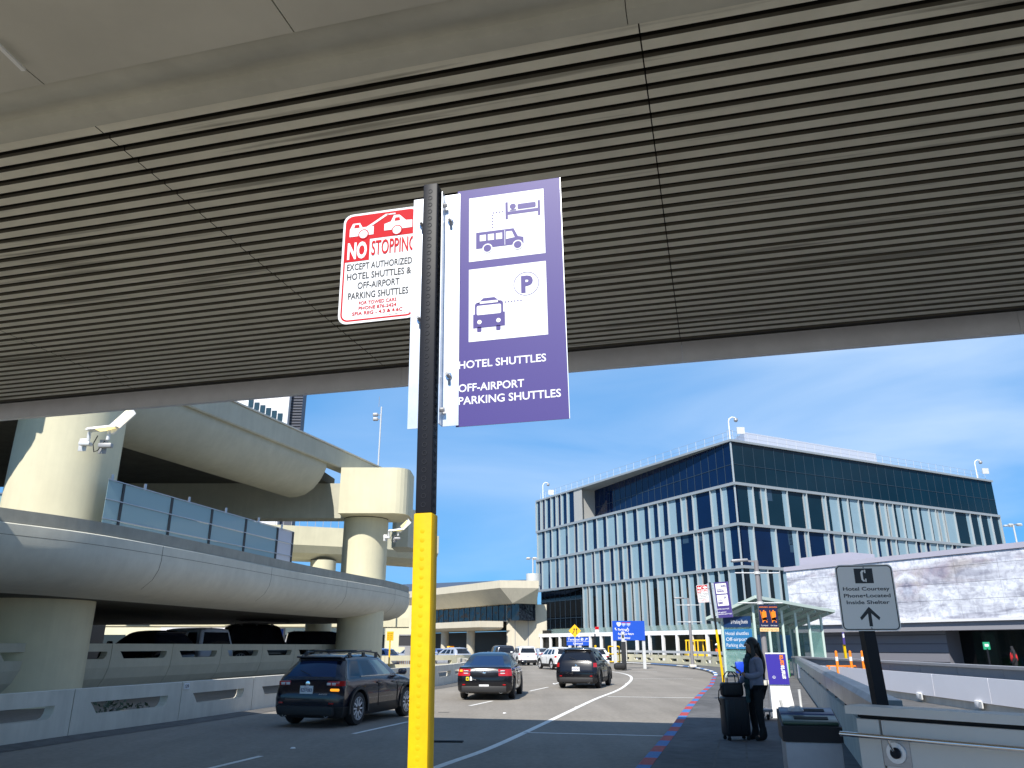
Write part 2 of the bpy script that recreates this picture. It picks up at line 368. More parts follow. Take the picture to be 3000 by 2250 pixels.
for o, t in zip(studs, ('small white raised marker on the shaded road below the dark blue crossover', 'white raised marker on the sunlit road right of the black saloon', 'white raised marker beside the bold curving lane line',
                        'white raised marker at the outer edge of the curving line by stall lines', 'white raised marker left of the black crossover with two exhausts')): o['label'] = t
dr = MB(); c = P(1310, 2174); dr.rbox((c.x, c.y, 0.012), (0.62, 0.16, 0.03), RUBBER, 0.01, ax=(1, -0.1)); tag(dr.build('rubber_strip'), 'flat black rubber scrap lying on the shaded road', 'road scrap')

# ================================================================== overpass above the camera
OA = Vector((-0.9686, 0.249, 0)); ON = Vector((0.249, 0.9686, 0)); ZO = 6.5
def ov(t, p, z): return OA * t + ON * p + Vector((0, 0, z))
over = thing('overpass', 'elevated roadway overhead with ribbed steel soffit and smooth beige girder', 'overpass', tuple(ov(0, 6.5, 0)))
TS = [-26.0, -15.4, -10.2, -5.0, 0.24, 5.45, 10.7, 15.9, 21.1, 34]
SOFFD = mat('soffit_ribbed', (0.70, 0.675, 0.54), 0.55, spec=0.35, var=0.08, vscale=2.0, var2=0.07, v2scale=0.5, stretch=(1, 1, 1))
# streaky dirt along the ribs
tn = SOFFD.node_tree; bs = tn.nodes['Principled BSDF']
gp = tn.nodes.new('ShaderNodeNewGeometry'); mpn = tn.nodes.new('ShaderNodeMapping'); mpn.vector_type = 'POINT'
mpr = tn.nodes.new('ShaderNodeMapping'); mpr.inputs['Rotation'].default_value = (0, 0, math.atan2(0.249, 0.9686)); tn.links.new(gp.outputs['Position'], mpr.inputs[0]); mpn.inputs['Scale'].default_value = (0.28, 7.0, 1.0)
tn.links.new(mpr.outputs[0], mpn.inputs[0]); nz = tn.nodes.new('ShaderNodeTexNoise'); nz.inputs['Scale'].default_value = 1.0; nz.inputs['Detail'].default_value = 7
tn.links.new(mpn.outputs[0], nz.inputs[0]); rp = tn.nodes.new('ShaderNodeValToRGB'); rp.color_ramp.elements[0].position = 0.33; rp.color_ramp.elements[0].color = (0.25, 0.24, 0.22, 1)
rp.color_ramp.elements[1].position = 0.43; rp.color_ramp.elements[1].color = (1, 1, 1, 1); tn.links.new(nz.outputs[0], rp.inputs[0])
mm = tn.nodes.new('ShaderNodeMixRGB'); mm.blend_type = 'MULTIPLY'; mm.inputs[0].default_value = 0.65
src = bs.inputs['Base Color'].links[0].from_socket; tn.links.new(src, mm.inputs[1]); tn.links.new(rp.outputs[0], mm.inputs[2]); tn.links.new(mm.outputs[0], bs.inputs['Base Color'])
RIBLO = mat('rib_side_shade', (0.10, 0.09, 0.065), 0.6, var=0.25, vscale=3, spec=0.3)  # shade on the lower slot walls, put into the colour
RIBIN = mat('recess_shade', (0.018, 0.016, 0.011), 0.6, var=0.2, vscale=3, spec=0.3)  # near-black shade of the rib slots, put into the colour
P0, PITCHR, NR = 5.02, 0.205, 34
for a, b in zip(TS, TS[1:]):
    q = MB(); pr = [(P0 - 0.1, ZO + 0.0)]
    for i in range(NR):
        x = P0 + i * PITCHR; pr += [(x, ZO), (x + 0.118, ZO), (x + 0.130, ZO + 0.15), (x + 0.190, ZO + 0.15), (x + 0.199, ZO + 0.035)]
    pr += [(P0 + NR * PITCHR, ZO)]
    vs = [ov(t, p_, z_) for t in (a + 0.006, b - 0.006) for p_, z_ in pr]; k = len(pr)
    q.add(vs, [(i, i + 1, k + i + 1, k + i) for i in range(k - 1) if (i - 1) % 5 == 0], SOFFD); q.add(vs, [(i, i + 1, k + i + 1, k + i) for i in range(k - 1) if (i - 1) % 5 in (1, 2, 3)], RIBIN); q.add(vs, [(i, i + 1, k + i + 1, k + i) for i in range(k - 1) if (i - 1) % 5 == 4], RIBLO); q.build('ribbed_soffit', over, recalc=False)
dk = MB(); PEND = P0 + NR * PITCHR
# deck slab, near edge at p = 0.2, and the outer edge beam
dk.add([ov(t, p_, z_) for t in (-26, 34) for p_, z_ in ((1.4, 6.76), (12.93, 6.76), (12.93, 7.6), (1.4, 7.6))], [(0, 1, 2, 3), (7, 6, 5, 4), (0, 4, 5, 1), (1, 5, 6, 2), (2, 6, 7, 3), (3, 7, 4, 0)], RIBIN)  # slab takes the recess colour: shade of the edge gap painted in
dk.build('deck', over)
eb = MB()
for a, b in ((-26, -4.955), (-4.95, 0.24), (0.245, 5.45), (5.455, 34)):
    eb.add([ov(t, p_, z_) for t in (a, b) for p_, z_ in ((12.78, 6.40), (12.94, 6.42), (13.0, 6.46), (13.0, 7.58), (12.78, 7.58))], [(0, 1, 2, 3, 4), (9, 8, 7, 6, 5), (0, 5, 6, 1), (1, 6, 7, 2), (2, 7, 8, 3), (3, 8, 9, 4), (4, 9, 5, 0)], mat('edge_beam_paint', (0.82, 0.83, 0.84), 0.5, var=0.08, vscale=2))
eb.build('edge_beam', over)
ib = MB(); ib.add([ov(t, p_, z_) for t in (-26, 34) for p_, z_ in ((PEND + 0.01, 6.50), (PEND + 0.04, 6.50), (PEND + 0.04, 6.74), (PEND + 0.01, 6.74))], [(0, 1, 2, 3), (7, 6, 5, 4), (0, 4, 5, 1), (1, 5, 6, 2), (2, 6, 7, 3), (3, 7, 4, 0)], RIBIN); ib.build('end_trim', over)  # trim painted with the same gap shade
# smooth girder panels with open joints, then the rounded cove that meets the ribs
SMO = mat('girder_paint', (0.52, 0.505, 0.42), 0.6, var=0.06, vscale=1.0, var2=0.12, v2scale=0.6, spec=0.3, streak=0.0)
for a, b in zip([-26, -15.2, -10, -4.9, 0.33, 2.92, 5.35, 10.5, 15.7, 21], [-15.2, -10, -4.9, 0.33, 2.92, 5.35, 10.5, 15.7, 21, 34]):
    q = MB(); q.add([ov(t, p_, z_) for t in (a + 0.006, b - 0.006) for p_, z_ in ((1.4, 6.41), (4.34, 6.41), (4.36, 6.43), (4.36, 6.72), (1.4, 6.72))], [(0, 1, 2, 3, 4), (9, 8, 7, 6, 5), (0, 5, 6, 1), (1, 6, 7, 2), (2, 7, 8, 3), (3, 8, 9, 4), (4, 9, 5, 0)], SMO)
    q.build('girder_panel', over)
cv = MB(); pr = [(4.375, 6.45), (4.46, 6.445), (4.56, 6.47), (4.66, 6.52), (4.74, 6.565), (4.82, 6.565), (4.86, 6.50), (4.93, 6.485), (5.015, 6.485), (5.015, 6.70), (4.375, 6.70)]
for a, b in ((-26, -4.9), (-4.893, 0.32), (0.327, 34)):
    k = len(pr); cv.add([ov(t, p_, z_) for t in (a, b) for p_, z_ in pr], [(i, (i + 1) % k, k + (i + 1) % k, k + i) for i in range(k)], SOFF, True)
cv.build('cove_trim', over)
stl = MB(); stl.bar(ov(5.27, 3.80, 6.352), ov(5.31, 4.10, 6.352), 0.035, 0.02, mat('tube_light_off', (0.75, 0.75, 0.7), 0.4)); tag(stl.build('tube_light'), 'short pale tube fixed to the smooth overpass panel in the corner', 'ceiling light')

# ================================================================== main sign post
def shuttle_post(base, top, rz, label):
    """local frame: x along the sign faces, y away from the viewer, z up"""
    root = thing('shuttle_sign_post', label, 'sign post', base, rz)
    w = 0.062; H = top - base[2]; zy = H - 1.375           # where yellow turns into black
    loc = dict(parent=root, local=True)
    b = MB(); b.rbox((0, 0, (H + zy) / 2), (w, w, H - zy), BLACK, 0.005)
    k = 0; z = zy + 0.03
    while z < H - 0.02:
        b.lathe([(0.010, 0), (0.010, -0.0012), (0.007, -0.0012), (0.007, 0.0005), (0, 0.0005)], (0, -w / 2, z), (0, 1, 0), BLACK, 10)
        b.lathe([(0.010, 0), (0.010, 0.0012), (0.007, 0.0012), (0.007, -0.0005), (0, -0.0005)], (w / 2, 0, z), (1, 0, 0), BLACK, 10); z += 0.0255 * 1.25
    b.build('post', **loc)
    b = MB(); b.rbox((0, 0, zy / 2), (w + 0.008, w + 0.008, zy), YELLOW, 0.006); z = 0.1
    while z < zy - 0.05:
        b.lathe([(0.010, 0.0003), (0.008, -0.0003), (0, -0.0003)], (0, -w / 2 - 0.004, z), (0, 1, 0), YELLOW, 12); z += 0.032
    b.build('sleeve', **loc)
    b = MB(); b.box((0, 0, 0.004), (0.16, 0.16, 0.008), YELLOW); b.build('foot_plate', **loc)
    # galvanised hat channel behind the post: two wings and two returns
    zt, zb = H - 0.03, H - 1.04; zc_, zh = (zt + zb) / 2, zt - zb
    for sx, x0, x1 in ((-1, -0.092, -0.022), (1, 0.045, 0.112)):
        b = MB(); b.box(((x0 + x1) / 2, 0.030, zc_), (x1 - x0, 0.003, zh), STEEL); b.box((x1 if sx < 0 else x0, 0.010, zc_), (0.003, 0.038, zh - 0.004), STEEL)
        for z in ((zb + 0.45, zt - 0.13) if sx < 0 else (zt - 0.13, zb + 0.20)):
            xx = (x0 + x1) / 2 - 0.006 * sx
            b.lathe([(0, -0.006), (0.013, -0.006), (0.013, 0)], (xx, 0.0285, z), (0, 1, 0), CHROME, 12); b.lathe([(0, -0.034), (0.006, -0.034), (0.006, 0)], (xx, 0.0285, z), (0, 1, 0), GREYM, 8)
            b.lathe([(0, -0.014), (0.009, -0.014), (0.009, -0.004)], (xx, 0.0285, z), (0, 1, 0), GREYM, 6, smooth=False)
            b.bar((xx, 0.0275, z - 0.012), (xx, 0.0275, z - 0.035), 0.009, 0.001, GREYM)
        if sx > 0:
            for z in (zt - 0.06, zb + 0.06): b.lathe([(0, 0.014), (0.009, 0.014), (0.009, 0)], (0.047, 0.008, z), (1, 0, 0), GREYM, 6, smooth=False)
        b.build('bracket', **loc)
    # tow-away sign on the left
    sw, sh, x1 = 0.345, 0.515, -0.068; zt2 = H - 0.055; x0 = x1 - sw; y = 0.036
    b = MB(); b.extr(rrect(0, 0, sw, sh, 0.04), (x0, y, zt2 - sh), (1, 0, 0), (0, 0, 1), (0, 0.003, 0), SIGNW)
    t = Sheet((x0, y, zt2 - sh), (1, 0, 0), (0, 0, 1), (0, -1, 0), 0.0007)
    ro = rrect(0.010, 0.010, sw - 0.010, sh - 0.010, 0.034); ri = rrect(0.017, 0.017, sw - 0.017, sh - 0.017, 0.028); n_ = len(ro)
    b.add([t.pt(*p) for p in ro] + [t.pt(*p) for p in ri], [(i, (i + 1) % n_, n_ + (i + 1) % n_, n_ + i) for i in range(n_)], RED)
    top_ = sh - 0.010
    t.poly(b, [(0.012, 0.385), (sw - 0.012, 0.385)] + [p for p in rrect(0.012, 0.3, sw - 0.012, top_, 0.034) if p[1] > 0.39], RED, 1.3)
    t.rect(b, 0.012, 0.285, 0.125, 0.39, RED, 1.6)
    t.text(b, 'NO', 0.026, 0.300, SIGNW, h=0.076, w=0.088, bold=0.04, k=3); t.text(b, 'STOPPING', 0.134, 0.306, RED, h=0.070, w=0.196, bold=0.015, k=3)
    for y_, s_, w_ in ((0.245, 'EXCEPT AUTHORIZED', 0.290), (0.200, 'HOTEL SHUTTLES &', 0.285), (0.155, 'OFF-AIRPORT', 0.185), (0.110, 'PARKING SHUTTLES', 0.265)):
        t.text(b, s_, sw / 2, y_, INK, h=0.031, w=w_, bold=0.016, align='C')
    for y_, s_, w_ in ((0.081, 'FOR TOWED CARS', 0.165), (0.058, 'PHONE 876-2424', 0.165), (0.035, 'SFIA REG - 4.3 & 4.6C', 0.22)): t.text(b, s_, sw / 2, y_, RED, h=0.0155, w=w_, align='C', bold=0.02)
    t.text(b, '5/16 SSC C&C OF S.F. 3M', sw - 0.025, 0.0215, INK, h=0.006, w=0.12, align='R'); t.disc(b, sw - 0.022, 0.026, 0.004, RED, 2)
    # tow truck pulling a car
    T = lambda pts, k=3: t.poly(b, [(0.012 + px * (sw - 0.024), 0.392 + py * 0.105) for px, py in pts], SIGNW, k)
    T([(0.06, 0.12), (0.40, 0.12), (0.40, 0.50), (0.24, 0.50), (0.20, 0.72), (0.10, 0.72), (0.06, 0.45)]); T([(0.30, 0.50), (0.36, 0.50), (0.62, 0.98), (0.56, 0.98)]); T([(0.56, 0.93), (0.62, 0.98), (0.70, 0.98), (0.70, 0.92)])
    T([(0.55, 0.22), (0.94, 0.22), (0.94, 0.56), (0.85, 0.58), (0.76, 0.86), (0.68, 0.88), (0.64, 0.60), (0.55, 0.52)])
    for cx in (0.26, 0.73):
        t.disc(b, 0.012 + cx * (sw - 0.024), 0.392 + 0.018, 0.024, RED, 4); t.disc(b, 0.012 + cx * (sw - 0.024), 0.392 + 0.018, 0.019, SIGNW, 5)
    for cx, cz in ((0.10, 0.50), (0.67, 0.60)): t.poly(b, [(0.012 + (cx + dx) * (sw - 0.024), 0.392 + (cz + dz) * 0.105) for dx, dz in ((0.02, 0), (0.10, 0), (0.09, 0.15), (0.03, 0.15))], RED, 4)
    b.build('tow_away_sign', **loc, recalc=False)
    # purple shuttle sign on the right
    pw, ph = 0.437, 1.03; px0 = 0.100; pz = H - 0.035 + 0.02 - ph; y = 0.034
    b = MB(); b.box((px0 + pw / 2, y + 0.002, pz + ph / 2), (pw, 0.004, ph), STEEL)
    t = Sheet((px0, y, pz), (1, 0, 0), (0, 0, 1), (0, -1, 0), 0.0007)
    t.rect(b, 0.0, 0.0, pw - 0.0025, ph, PURPLE, 1)
    a0, a1 = 0.050, 0.366; r1 = (ph - 0.042 - 0.297, ph - 0.042); r2 = (r1[0] - 0.035 - 0.315, r1[0] - 0.035)
    t.rect(b, a0, r1[0], a1, r1[1], SIGNW, 2); t.rect(b, a0, r2[0], a1, r2[1], SIGNW, 2)
    for yb, s_, w_ in ((r2[0] - 0.108, 'HOTEL SHUTTLES', 0.345), (r2[0] - 0.203, 'OFF-AIRPORT', 0.258), (r2[0] - 0.254, 'PARKING SHUTTLES', 0.397)): t.text(b, s_, 0.010, yb, SIGNW, h=0.032, w=w_, bold=0.014)
    q = lambda pts, o, k=3, m=PURPLE: t.poly(b, [(a0 + x_, o + z_) for x_, z_ in pts], m, k)
    o = r1[0]
    # bed with sleeper
    q([(0.155, 0.175), (0.165, 0.175), (0.165, 0.195), (0.290, 0.195), (0.290, 0.175), (0.300, 0.175), (0.300, 0.245), (0.290, 0.245), (0.290, 0.210), (0.165, 0.210), (0.165, 0.255), (0.155, 0.255)], o)
    t.disc(b, a0 + 0.186, o + 0.232, 0.013, PURPLE, 3); q(rrect(0.206, 0.215, 0.282, 0.240, 0.006), o); q(rrect(0.174, 0.212, 0.200, 0.218, 0.002), o)
    for i in range(5): t.disc(b, a0 + 0.100, o + 0.145 + i * 0.014, 0.0032, PURPLE, 3, 10)
    for i in range(4): t.disc(b, a0 + 0.104 + i * 0.013, o + 0.213, 0.0032, PURPLE, 3, 10)
    # shuttle van, side view
    q([(0.030, 0.055), (0.228, 0.055), (0.228, 0.085), (0.205, 0.092), (0.188, 0.130), (0.030, 0.130)], o)
    for xx in (0.046, 0.080, 0.114): t.rect(b, a0 + xx, o + 0.088, a0 + xx + 0.026, o + 0.116, SIGNW, 4)
    q([(0.156, 0.084), (0.192, 0.088), (0.180, 0.118), (0.156, 0.118)], o, 4, SIGNW); q([(0.150, 0.058), (0.152, 0.058), (0.152, 0.126), (0.150, 0.126)], o, 4, SIGNW)
    for xx in (0.078, 0.204): t.disc(b, a0 + xx, o + 0.052, 0.021, SIGNW, 5); t.disc(b, a0 + xx, o + 0.052, 0.016, PURPLE, 6)
    o = r2[0]
    # bus from the front, circled P
    q(rrect(0.025, 0.055, 0.140, 0.165, 0.012), o); q([(0.035, 0.160), (0.130, 0.160), (0.105, 0.182), (0.060, 0.182)], o); q(rrect(0.033, 0.110, 0.132, 0.150, 0.006), o, 4, SIGNW); q(rrect(0.045, 0.158, 0.120, 0.168, 0.003), o, 4, SIGNW)
    for xx in (0.044, 0.121): t.disc(b, a0 + xx, o + 0.080, 0.009, SIGNW, 4); q(rrect(xx - 0.010, 0.038, xx + 0.008, 0.060, 0.005), o)
    q([(0.018, 0.055), (0.147, 0.055), (0.147, 0.115), (0.018, 0.115)], o, 2.6); t.ring(b, a0 + 0.235, o + 0.225, 0.049, 0.0515, PURPLE, 3, 32); t.text(b, 'P', a0 + 0.238, o + 0.190, PURPLE, h=0.070, w=0.048, bold=0.05, k=3, align='C')
    for i in range(6): t.disc(b, a0 + 0.150 + i * 0.0125, o + 0.155, 0.0032, PURPLE, 3, 10)
    b.build('shuttle_sign', **loc, recalc=False)
    return root
SG = R(-12.6)
c1 = D(1232, 2250, 2.8); c2 = D(1268, 549, 2.8)
lean = math.atan2(c2.x - c1.x, c2.z - c1.z)
bx = c1.x - math.tan(lean) * (c1.z - 0.15)
mp1 = shuttle_post((bx, 2.8, 0.15), c2.z, SG, 'tall black and yellow post in front carrying big purple shuttle sign and tow-away sign')
mp1.rotation_euler = Matrix.Rotation(lean, 3, 'Y').to_euler(); mp1.rotation_euler = (Matrix.Rotation(lean, 3, 'Y') @ Matrix.Rotation(SG, 3, 'Z')).to_euler()
mp2 = copy_tree(mp1); mp2.location = (6.2, 24.0, 0.15); mp2.rotation_euler = (Matrix.Rotation(R(-3.5), 3, 'Y') @ Matrix.Rotation(R(-16), 3, 'Z')).to_euler()
mp2['label'] = 'distant black and yellow post with small purple shuttle sign beside the waiting woman'
for o in (mp1, mp2): o['group'] = 'shuttle stop sign posts'

# ================================================================== left: barriers, ramps, columns
DARKC = mat('concrete_dim', (0.12, 0.12, 0.105), 0.9, var=0.15, vscale=1.2, streak=0.2, spec=0.2)  # deep shade under the ramps put into this concrete; also used for dark joints
def slotted_wall(name, label, path, top, base, th, joints, slot, m=CONCB, group=None, prof=None, cat='barrier'):
    """wall along path, one child per cast panel, each with a long opening (z0, z1, margin a, margin b)"""
    l = arclen(path); root = thing(name, label, cat, (path[0][0], path[0][1], base), 0, group)
    for s0, s1 in zip(joints, joints[1:]):
        if s1 - s0 < 0.4: continue
        g_ = 0.012; s0 += g_; s1 -= g_; b = MB(); z0, z1, ma, mb_ = slot; a, c = s0 + ma * (s1 - s0), s1 - mb_ * (s1 - s0)
        pf = prof if prof else [(0, base), (0, top)]
        def off(z):
            for (o0, q0), (o1, q1) in zip(pf, pf[1:]):
                if q0 <= z <= q1 + 1e-6: return o0 + (o1 - o0) * (z - q0) / max(q1 - q0, 1e-6)
            return pf[-1][0]
        def piece(sa, sb, za, zb):
            zs = [za] + [q for _, q in pf if za < q < zb] + [zb]
            b.sweep([(off(z), z) for z in zs] + [(off(z) - th, z) for z in reversed(zs)], sub_path(path, l, sa, sb, 0.6), m)
        piece(s0, s1, z1, top); piece(s0, s1, base, z0); piece(s0, a, z0, z1); piece(c, s1, z0, z1)
        # sloping left cheek and rounded right cheek inside the opening
        for sa, sb, sg in ((a, a + 0.22, 1), (c - 0.16, c, -1)):
            p, q = at_len(path, l, sa), at_len(path, l, sb); h = z1 - z0
            d = Vector((q[0] - p[0], q[1] - p[1], 0)).normalized(); nr = Vector((d.y, -d.x, 0)); w_ = math.hypot(q[0] - p[0], q[1] - p[1])
            if sg > 0: pts = [(0, 0), (w_, 0), (w_ * .3, h * .75), (0, h)]
            else: pts = [(w_, 0), (w_, h * 0.75), (w_ * .85, h * .4), (w_ * .5, h * 0.12), (0, 0)]
            b.extr(pts, (p[0] + nr.x * (off(z0 + .01) - 0.003), p[1] + nr.y * (off(z0 + .01) - 0.003), z0), d, UP, -nr * (th - 0.006), m)
        b.build('panel', root)
    return root
LB = smooth_path([(-11.0, 9.6), (-10.3, 12.6), (-9.46, 15.6), (-9.1, 17.3), (-8.23, 20.6), (-7.47, 24), (-6.85, 26.5), (-5.55, 30.5), (-3.5, 37.3), (-2.7, 43), (-2.4, 49), (-2.9, 56), (-4.2, 63)], 8)
LBL = arclen(LB)
def s_of(path, l, y):
    for i in range(len(path) - 1):
        if path[i][1] <= y <= path[i + 1][1]: return l[i] + (l[i + 1] - l[i]) * (y - path[i][1]) / (path[i + 1][1] - path[i][1])
    return l[-1]
js = [s_of(LB, LBL, y) for y in (13.9, 17.25, 20.6, 23.9)]; js = [js[0] - 3.5, *js]
while js[-1] < LBL[-1] - 3.6: js.append(js[-1] + 3.5)
lbar = slotted_wall('roadside_barrier', 'low grey concrete barrier with long slots along the left edge of the road', LB, 0.89, 0.0, 0.22, js, (0.36, 0.61, 0.14, 0.14))
gt = MB(); go = [p for p in LB if p[1] < 48]; gt.sweep([(0.0, 0.006), (0.35, 0.05), (0.85, 0.006)], go, GUTM, closed=False); tag(gt.build('gutter'), kind='structure')
# number plate on the barrier
pc = L(530, 2009, at_len(LB, LBL, js[3] - 0.3)[:2], (Vector(at_len(LB, LBL, js[3] + .3)) - Vector(at_len(LB, LBL, js[3] - .3)))[:])
d_ = (Vector(at_len(LB, LBL, js[3] + .4)) - Vector(at_len(LB, LBL, js[3] + .05))).normalized(); dx3 = Vector((d_.x, d_.y, 0)); nr3 = Vector((d_.y, -d_.x, 0)); pp = at_len(LB, LBL, js[3] + 0.17)
pb = MB(); pb.extr([(-0.11, -0.07), (0.11, -0.07), (0.11, 0.07), (-0.11, 0.07)], Vector((pp[0], pp[1], 0.79)) + nr3 * 0.002, dx3, UP, nr3 * 0.012, SIGNW)
Sheet(Vector((pp[0], pp[1], 0.79)) + nr3 * 0.0145, dx3, UP, nr3, 0.001).text(pb, '139', 0, -0.045, INK, h=0.085, w=0.16, bold=0.02, align='C')
tag(pb.build('number_plate', recalc=False), 'small white plate reading 139 fixed to the grey barrier', 'number plate')
# raised road behind the barrier, with its own barrel-shaped parapet
UW = smooth_path([(-15.3, 20.5), (-14.0, 26), (-12.1, 33.5), (-9.55, 44), (-8.3, 49)], 8); UWL = arclen(UW)
ju = [s_of(UW, UWL, L(u, 1950, (-14, 26), (4.45, 18))[1]) for u in (195, 320, 497, 641, 762, 859, 940)]
ju = [ju[0] - 3, *ju]
while ju[-1] < UWL[-1] - 3.0: ju.append(ju[-1] + 3.1)
slotted_wall('ramp_parapet', 'barrel shaped concrete parapet with slots behind the low barrier and parked cars', UW, 1.82, 0.02, 0.25, ju, (1.33, 1.57, 0.13, 0.10), m=CONC,
             prof=[(-0.75, 0.02), (-0.42, 0.35), (-0.16, 0.7), (-0.03, 1.05), (0, 1.4), (0, 1.82)])
flat_obj('upper_road', [(-9.4, 44.6), (-8.6, 48.5), (-9, 70), (-45, 70), (-45, 14), (-16.4, 18), (-14.4, 26)], 0.5, ROADM)
# second, more distant barrier stretch beyond the saloon
FB = smooth_path([(-12.5, 60), (-8, 62), (-3.8, 66), (-1.6, 73), (-1.2, 82)], 6); fl = arclen(FB); jf = [0]
while jf[-1] < fl[-1] - 3: jf.append(jf[-1] + 3.2)
slotted_wall('distant_barrier', 'pale concrete barrier with slots far beyond the black saloon', FB, 1.05, 0, 0.25, jf, (0.42, 0.68, 0.14, 0.14), m=CONCW)

def column(name, label, cx, cy, r, z0, z1, m, flat=None):
    root = thing(name, label, 'column', (cx, cy, z0)); b = MB()
    b.lathe([(r, 0), (r, (z1 - z0) * .5), (r, z1 - z0)], (cx, cy, z0), UP, m, 48); b.build('shaft', root)
    b = MB(); b.lathe([(r * 0.985, 0), (r * 0.985, 0.05)], (cx, cy, z1), UP, DARKC, 48); b.build('bearing', root)
    return root
column('concrete_column', 'broad round concrete column at the far left carrying both ramps', -15.15, 25.6, 1.62, 0.0, 10.45, CONCW)
column('concrete_column', 'slimmer round concrete column holding the square crossbeam end', -8.2, 43.5, 1.23, 0.0, 8.45, CONCW)
# lower curved ramp
DP = smooth_path([(-17.2, 12.6), (-14.9, 16.2), (-12.95, 19.4), (-11.6, 22), (-10.45, 26.6), (-9.0, 34), (-7.55, 39.5), (-6.72, 42.6), (-6.25, 45.4), (-6.2, 48.2), (-7.0, 51.2), (-9.2, 53.8), (-13, 55.6), (-19, 57), (-27, 58)], 8)
ramp = thing('curved_ramp', 'lower curved concrete ramp with rounded underside sweeping to the right', 'ramp', (-16, 36, 3.1))
b = MB(); b.sweep([(-0.07, 5.02), (-0.07, 4.74), (0, 4.70), (0, 4.25), (-.05, 3.98), (-.22, 3.68), (-.58, 3.40), (-1.1, 3.24), (-2.2, 3.12), (-2.2, 4.0), (-0.34, 4.0), (-0.34, 5.02)], DP, RAMPC, smooth=True); b.build('parapet', ramp, sharp=28)
b = MB(); b.sweep([(-0.05, 4.745), (-0.05, 5.075), (-0.38, 5.075), (-0.38, 5.022), (-0.067, 5.022), (-0.067, 4.745)], DP, mat('coping_concrete', (0.34, 0.34, 0.30), 0.85, var=0.12, vscale=2.0, var2=0.1, streak=0.1, spec=0.2)); b.build('coping', ramp)
for s_ in (6.5, 13.5, 20.5, 27.5, 33.5, 38.5):
    dpl = arclen(DP); p_ = at_len(DP, dpl, s_); p2_ = at_len(DP, dpl, s_ + .05); jd = (Vector(p2_) - Vector(p_)).normalized(); jn = Vector((jd.y, -jd.x)); jb = MB()
    zs = [(0.002, 4.70), (0.002, 4.25), (-.048, 3.98), (-.218, 3.68), (-.578, 3.40)]
    jb.add([Vector((p_[0] + jn.x * o + jd.x * e, p_[1] + jn.y * o + jd.y * e, z)) for o, z in zs for e in (-.012, .012)], [(2 * k, 2 * k + 1, 2 * k + 3, 2 * k + 2) for k in range(len(zs) - 1)], DARKC); jb.build('pour_joint', ramp, recalc=False)
b = MB(); b.sweep([(0.003, 4.42), (0.003, 4.432)], DP, DARKC, closed=False); b.build('form_line', ramp, recalc=False)
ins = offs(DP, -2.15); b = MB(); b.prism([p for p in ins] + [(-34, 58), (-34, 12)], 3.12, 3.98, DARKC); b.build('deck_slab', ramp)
# glass guard on the ramp
GP = [(-13.1, 24.6), (-12.2, 26.82), (-11.3, 29.04), (-10.35, 31.4), (-9.45, 33.6)]
GP2 = [Vector(p) for p in GP]
gg = thing('glass_guard', 'tall blue tinted glass guard with dark posts along the lower ramp', 'guard rail', (-11.5, 27, 4.0))
GLB = glassmat('tinted_glass', (0.25, 0.38, 0.43), 0.06, 0.88, 0.5); POSTM = mat('dark_post', (0.03, 0.032, 0.035), 0.4, metal=0.3); WPAN = mat('white_infill', (0.55, 0.55, 0.60), 0.5)
gl = arclen(GP); tot = gl[-1]; cuts = [0.0, 2.4, 4.4, 6.4]
us = []
for u in (340, 490, 613, 717, 812, 858):
    q = L(u, 1560, GP[2], (GP2[4] - GP2[2])[:]); us.append(gl[2] + (Vector((q.x, q.y)) - GP2[2]).dot((GP2[4] - GP2[2]).normalized()))
cuts = [0.0] + [x for x in us]
HT = lambda s_: 2.52 - 0.048 * s_
for i, (a, c) in enumerate(zip(cuts, cuts[1:])):
    p, q = at_len(GP, gl, a), at_len(GP, gl, min(c, tot + 3)); p3, q3 = Vector((*p, 4.35)), Vector((*q, 4.35)); d = (q3 - p3).normalized(); nr = Vector((d.y, -d.x, 0)); w_ = (q3 - p3).length
    m = WPAN if i == len(cuts) - 2 else GLB; ha, hc = HT(a), HT(c)
    for k in range(4):
        pn = MB(); pn.extr([(0.03, ha * k / 4 + .02), (w_ - 0.03, hc * k / 4 + .02), (w_ - 0.03, hc * (k + 1) / 4 - .02), (0.03, ha * (k + 1) / 4 - .02)], p3, d, UP, nr * 0.012, m); pn.build('pane', gg)
    r_ = MB()
    for k in range(5): r_.bar(p3 + UP * (ha * k / 4) + nr * 0.03, q3 + UP * (hc * k / 4) + nr * 0.03, 0.035, 0.03, BRUSH)
    r_.build('rail', gg); r_ = MB(); r_.box(q3 + UP * (hc / 2), (0.09, 0.09, hc), POSTM, ax=d); r_.build('post', gg)
    r_ = MB(); mid = (p3 + q3) / 2 - nr * 0.2; r_.box(mid + UP * ((ha + hc) / 2), (0.1, 0.03, 0.5), BRUSH, ax=d); r_.build('bracket', gg)
g2 = thing('glass_guard', 'short stretch of tinted glass guard left of the broad column', 'guard rail', (-18.6, 26.6, 4.0))
for k in range(4):
    b = MB(); b.box((-19.2, 26.9, 4.66 + k * .62), (4.4, .02, .58), GLB); b.build('pane', g2)
b = MB()
for k in range(5): b.box((-19.2, 26.85, 4.35 + k * .62), (4.4, .04, .035), BRUSH)
b.build('rail', g2)
